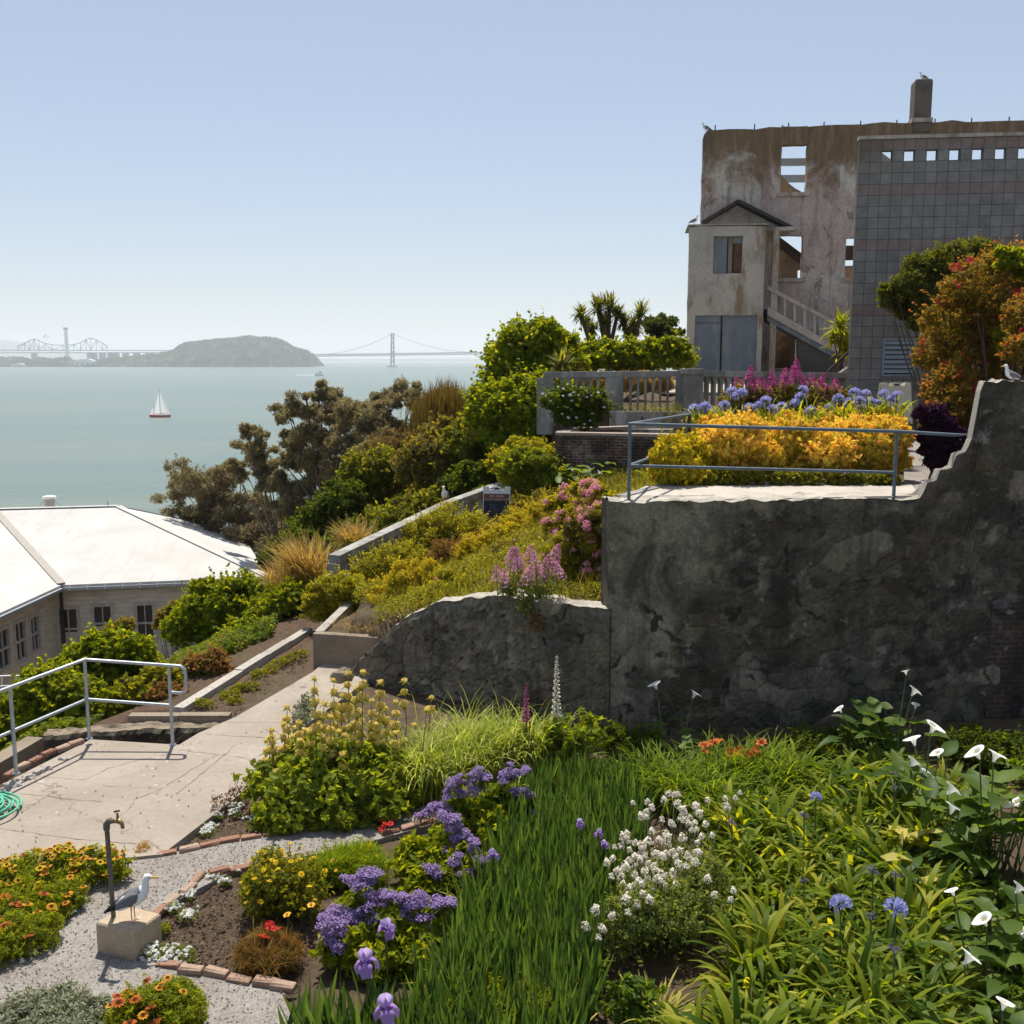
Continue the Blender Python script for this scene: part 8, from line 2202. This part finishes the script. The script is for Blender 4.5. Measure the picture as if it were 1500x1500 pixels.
calla('calla stand of large torn leaves at the right frame edge', (1450, 1285), 24, .95, .40, [(1436, 1097, .1, 1.2, 3.), (1456, 1102, .0, 1.15, .1), (1496, 1172, -.2, 1.2, 2.8)])
calla('calla between the strap leaves and the right stand', (1390, 1290), 14, .7, .34, [(1389, 1150, .0, 1.15, .2), (1393, 1179, -.1, 1.1, .1)])
calla('calla with one drooping bloom on the right below the torn leaves', (1500, 1420), 12, .55, .30, [(1489, 1296, .0, .9, .3), (1500, 1362, -.1, .85, 2.8)])
calla('calla with a flat open bloom in the lower right', (1450, 1470), 12, .5, .30, [(1446, 1342, .05, .95, 3.1), (1398, 1303, .1, .65, 2.5)])
calla('calla with the widest white bloom above the bare soil patch', (1420, 1500), 7, .4, .30, [(1414, 1396, .05, 1.1, .1)], spread=.3)
calla('calla with a low bloom at the bottom right corner', (1470, 1570), 12, .35, .30, [(1469, 1466, .05, .85, .2)], spread=.3)
calla('calla with yellowed broad leaves in the middle of the strap leaves', (1300, 1290), 7, .45, .30, [], spread=.25, mat=L_yell)
calla('calla in the shade below the brick ruin wall', (870, 715), 14, .55, .34, [(862, 692, .0, 1., 2.8), (876, 690, .0, .9, .3), (838, 686, .1, .8, 1.)], z=2.2, spread=.5)
# low filler leaves under the right stand and against the wall base
low_mat('shade_fern', 'dark leafy undergrowth along the foot of the big wall', 'plant', [(900, 1110, 20), (940, 1120, 24), (1180, 1120, 34), (1240, 1115, 34), (1280, 1110, 30), (1420, 1120, 40), (1480, 1130, 40)], L_dark, 4200, .12, .04, .42, cl=18, droop=-.2)
low_mat('leafy_groundcover', 'green groundcover under the right calla stand', 'plant', [(1400, 1340, 34), (1440, 1330, 36), (1490, 1350, 36), (1470, 1400, 34), (1500, 1500, 36), (1440, 1545, 34), (1390, 1600, 40)], L_calla, 1500, .13, .06, .25, cl=14, droop=-.1)
# stones
def rock(name, label, px, r, mat, z=0., fl=.5):
    c = gnd(px[0], px[1], z); mb = MB()
    g = 10; V = []
    for i in range(g + 1):
        for j in range(16):
            th, ph = math.pi * i / g, 2 * math.pi * j / 16
            d = np.array([math.sin(th) * math.cos(ph), math.sin(th) * math.sin(ph), math.cos(th)])
            k = 1 + .18 * math.sin(3 * d[0] + 5 * d[1] + px[0]) + .12 * math.sin(7 * d[1] - 4 * d[2] + px[1])
            V.append(c + d * r * k * np.array([1.2, .9, fl]))
    mb.add(V, [[i * 16 + j, i * 16 + (j + 1) % 16, i * 16 + 16 + (j + 1) % 16, i * 16 + 16 + j] for i in range(g) for j in range(16)])
    return tag(mb.obj(name, mat), label, 'rock')
m_rock = concrete('brown_rock', (.19, .125, .095), (.07, .05, .04), .5, 4., bump=.8)
rock('rock', 'flat brown rock showing below the widest calla bloom', (1432, 1438), .19, m_rock)
rock('rock', 'half buried brown rock at the bottom right', (1480, 1510), .13, m_rock)
rock('rock', 'pale tumbled stone below the terrace railing corner beside the low wall end', (502, 990), .14, m_plant, .35, .8)
for x, y, r in [(40, 1140, .07), (18, 1150, .09), (70, 1126, .06), (92, 1112, .05), (5, 1158, .06), (55, 1132, .05)]:
    rock('rubble_stone', 'broken pale stone lying along the inside of the patio brick row', (x, y), r, m_kerb, .09)['group'] = 'broken stones by the patio bricks'

# the bed goes on past the right edge of the picture
low_mat('bed_undergrowth', 'broad leafy undergrowth running along the wall past the right edge', 'plant', [(1560, 1180, 60), (1640, 1230, 70), (1720, 1300, 70), (1600, 1360, 70), (1700, 1430, 80), (1620, 1520, 80), (1800, 1200, 70), (1850, 1350, 80)], L_calla, 5200, .13, .06, .45, cl=22, droop=-.1)
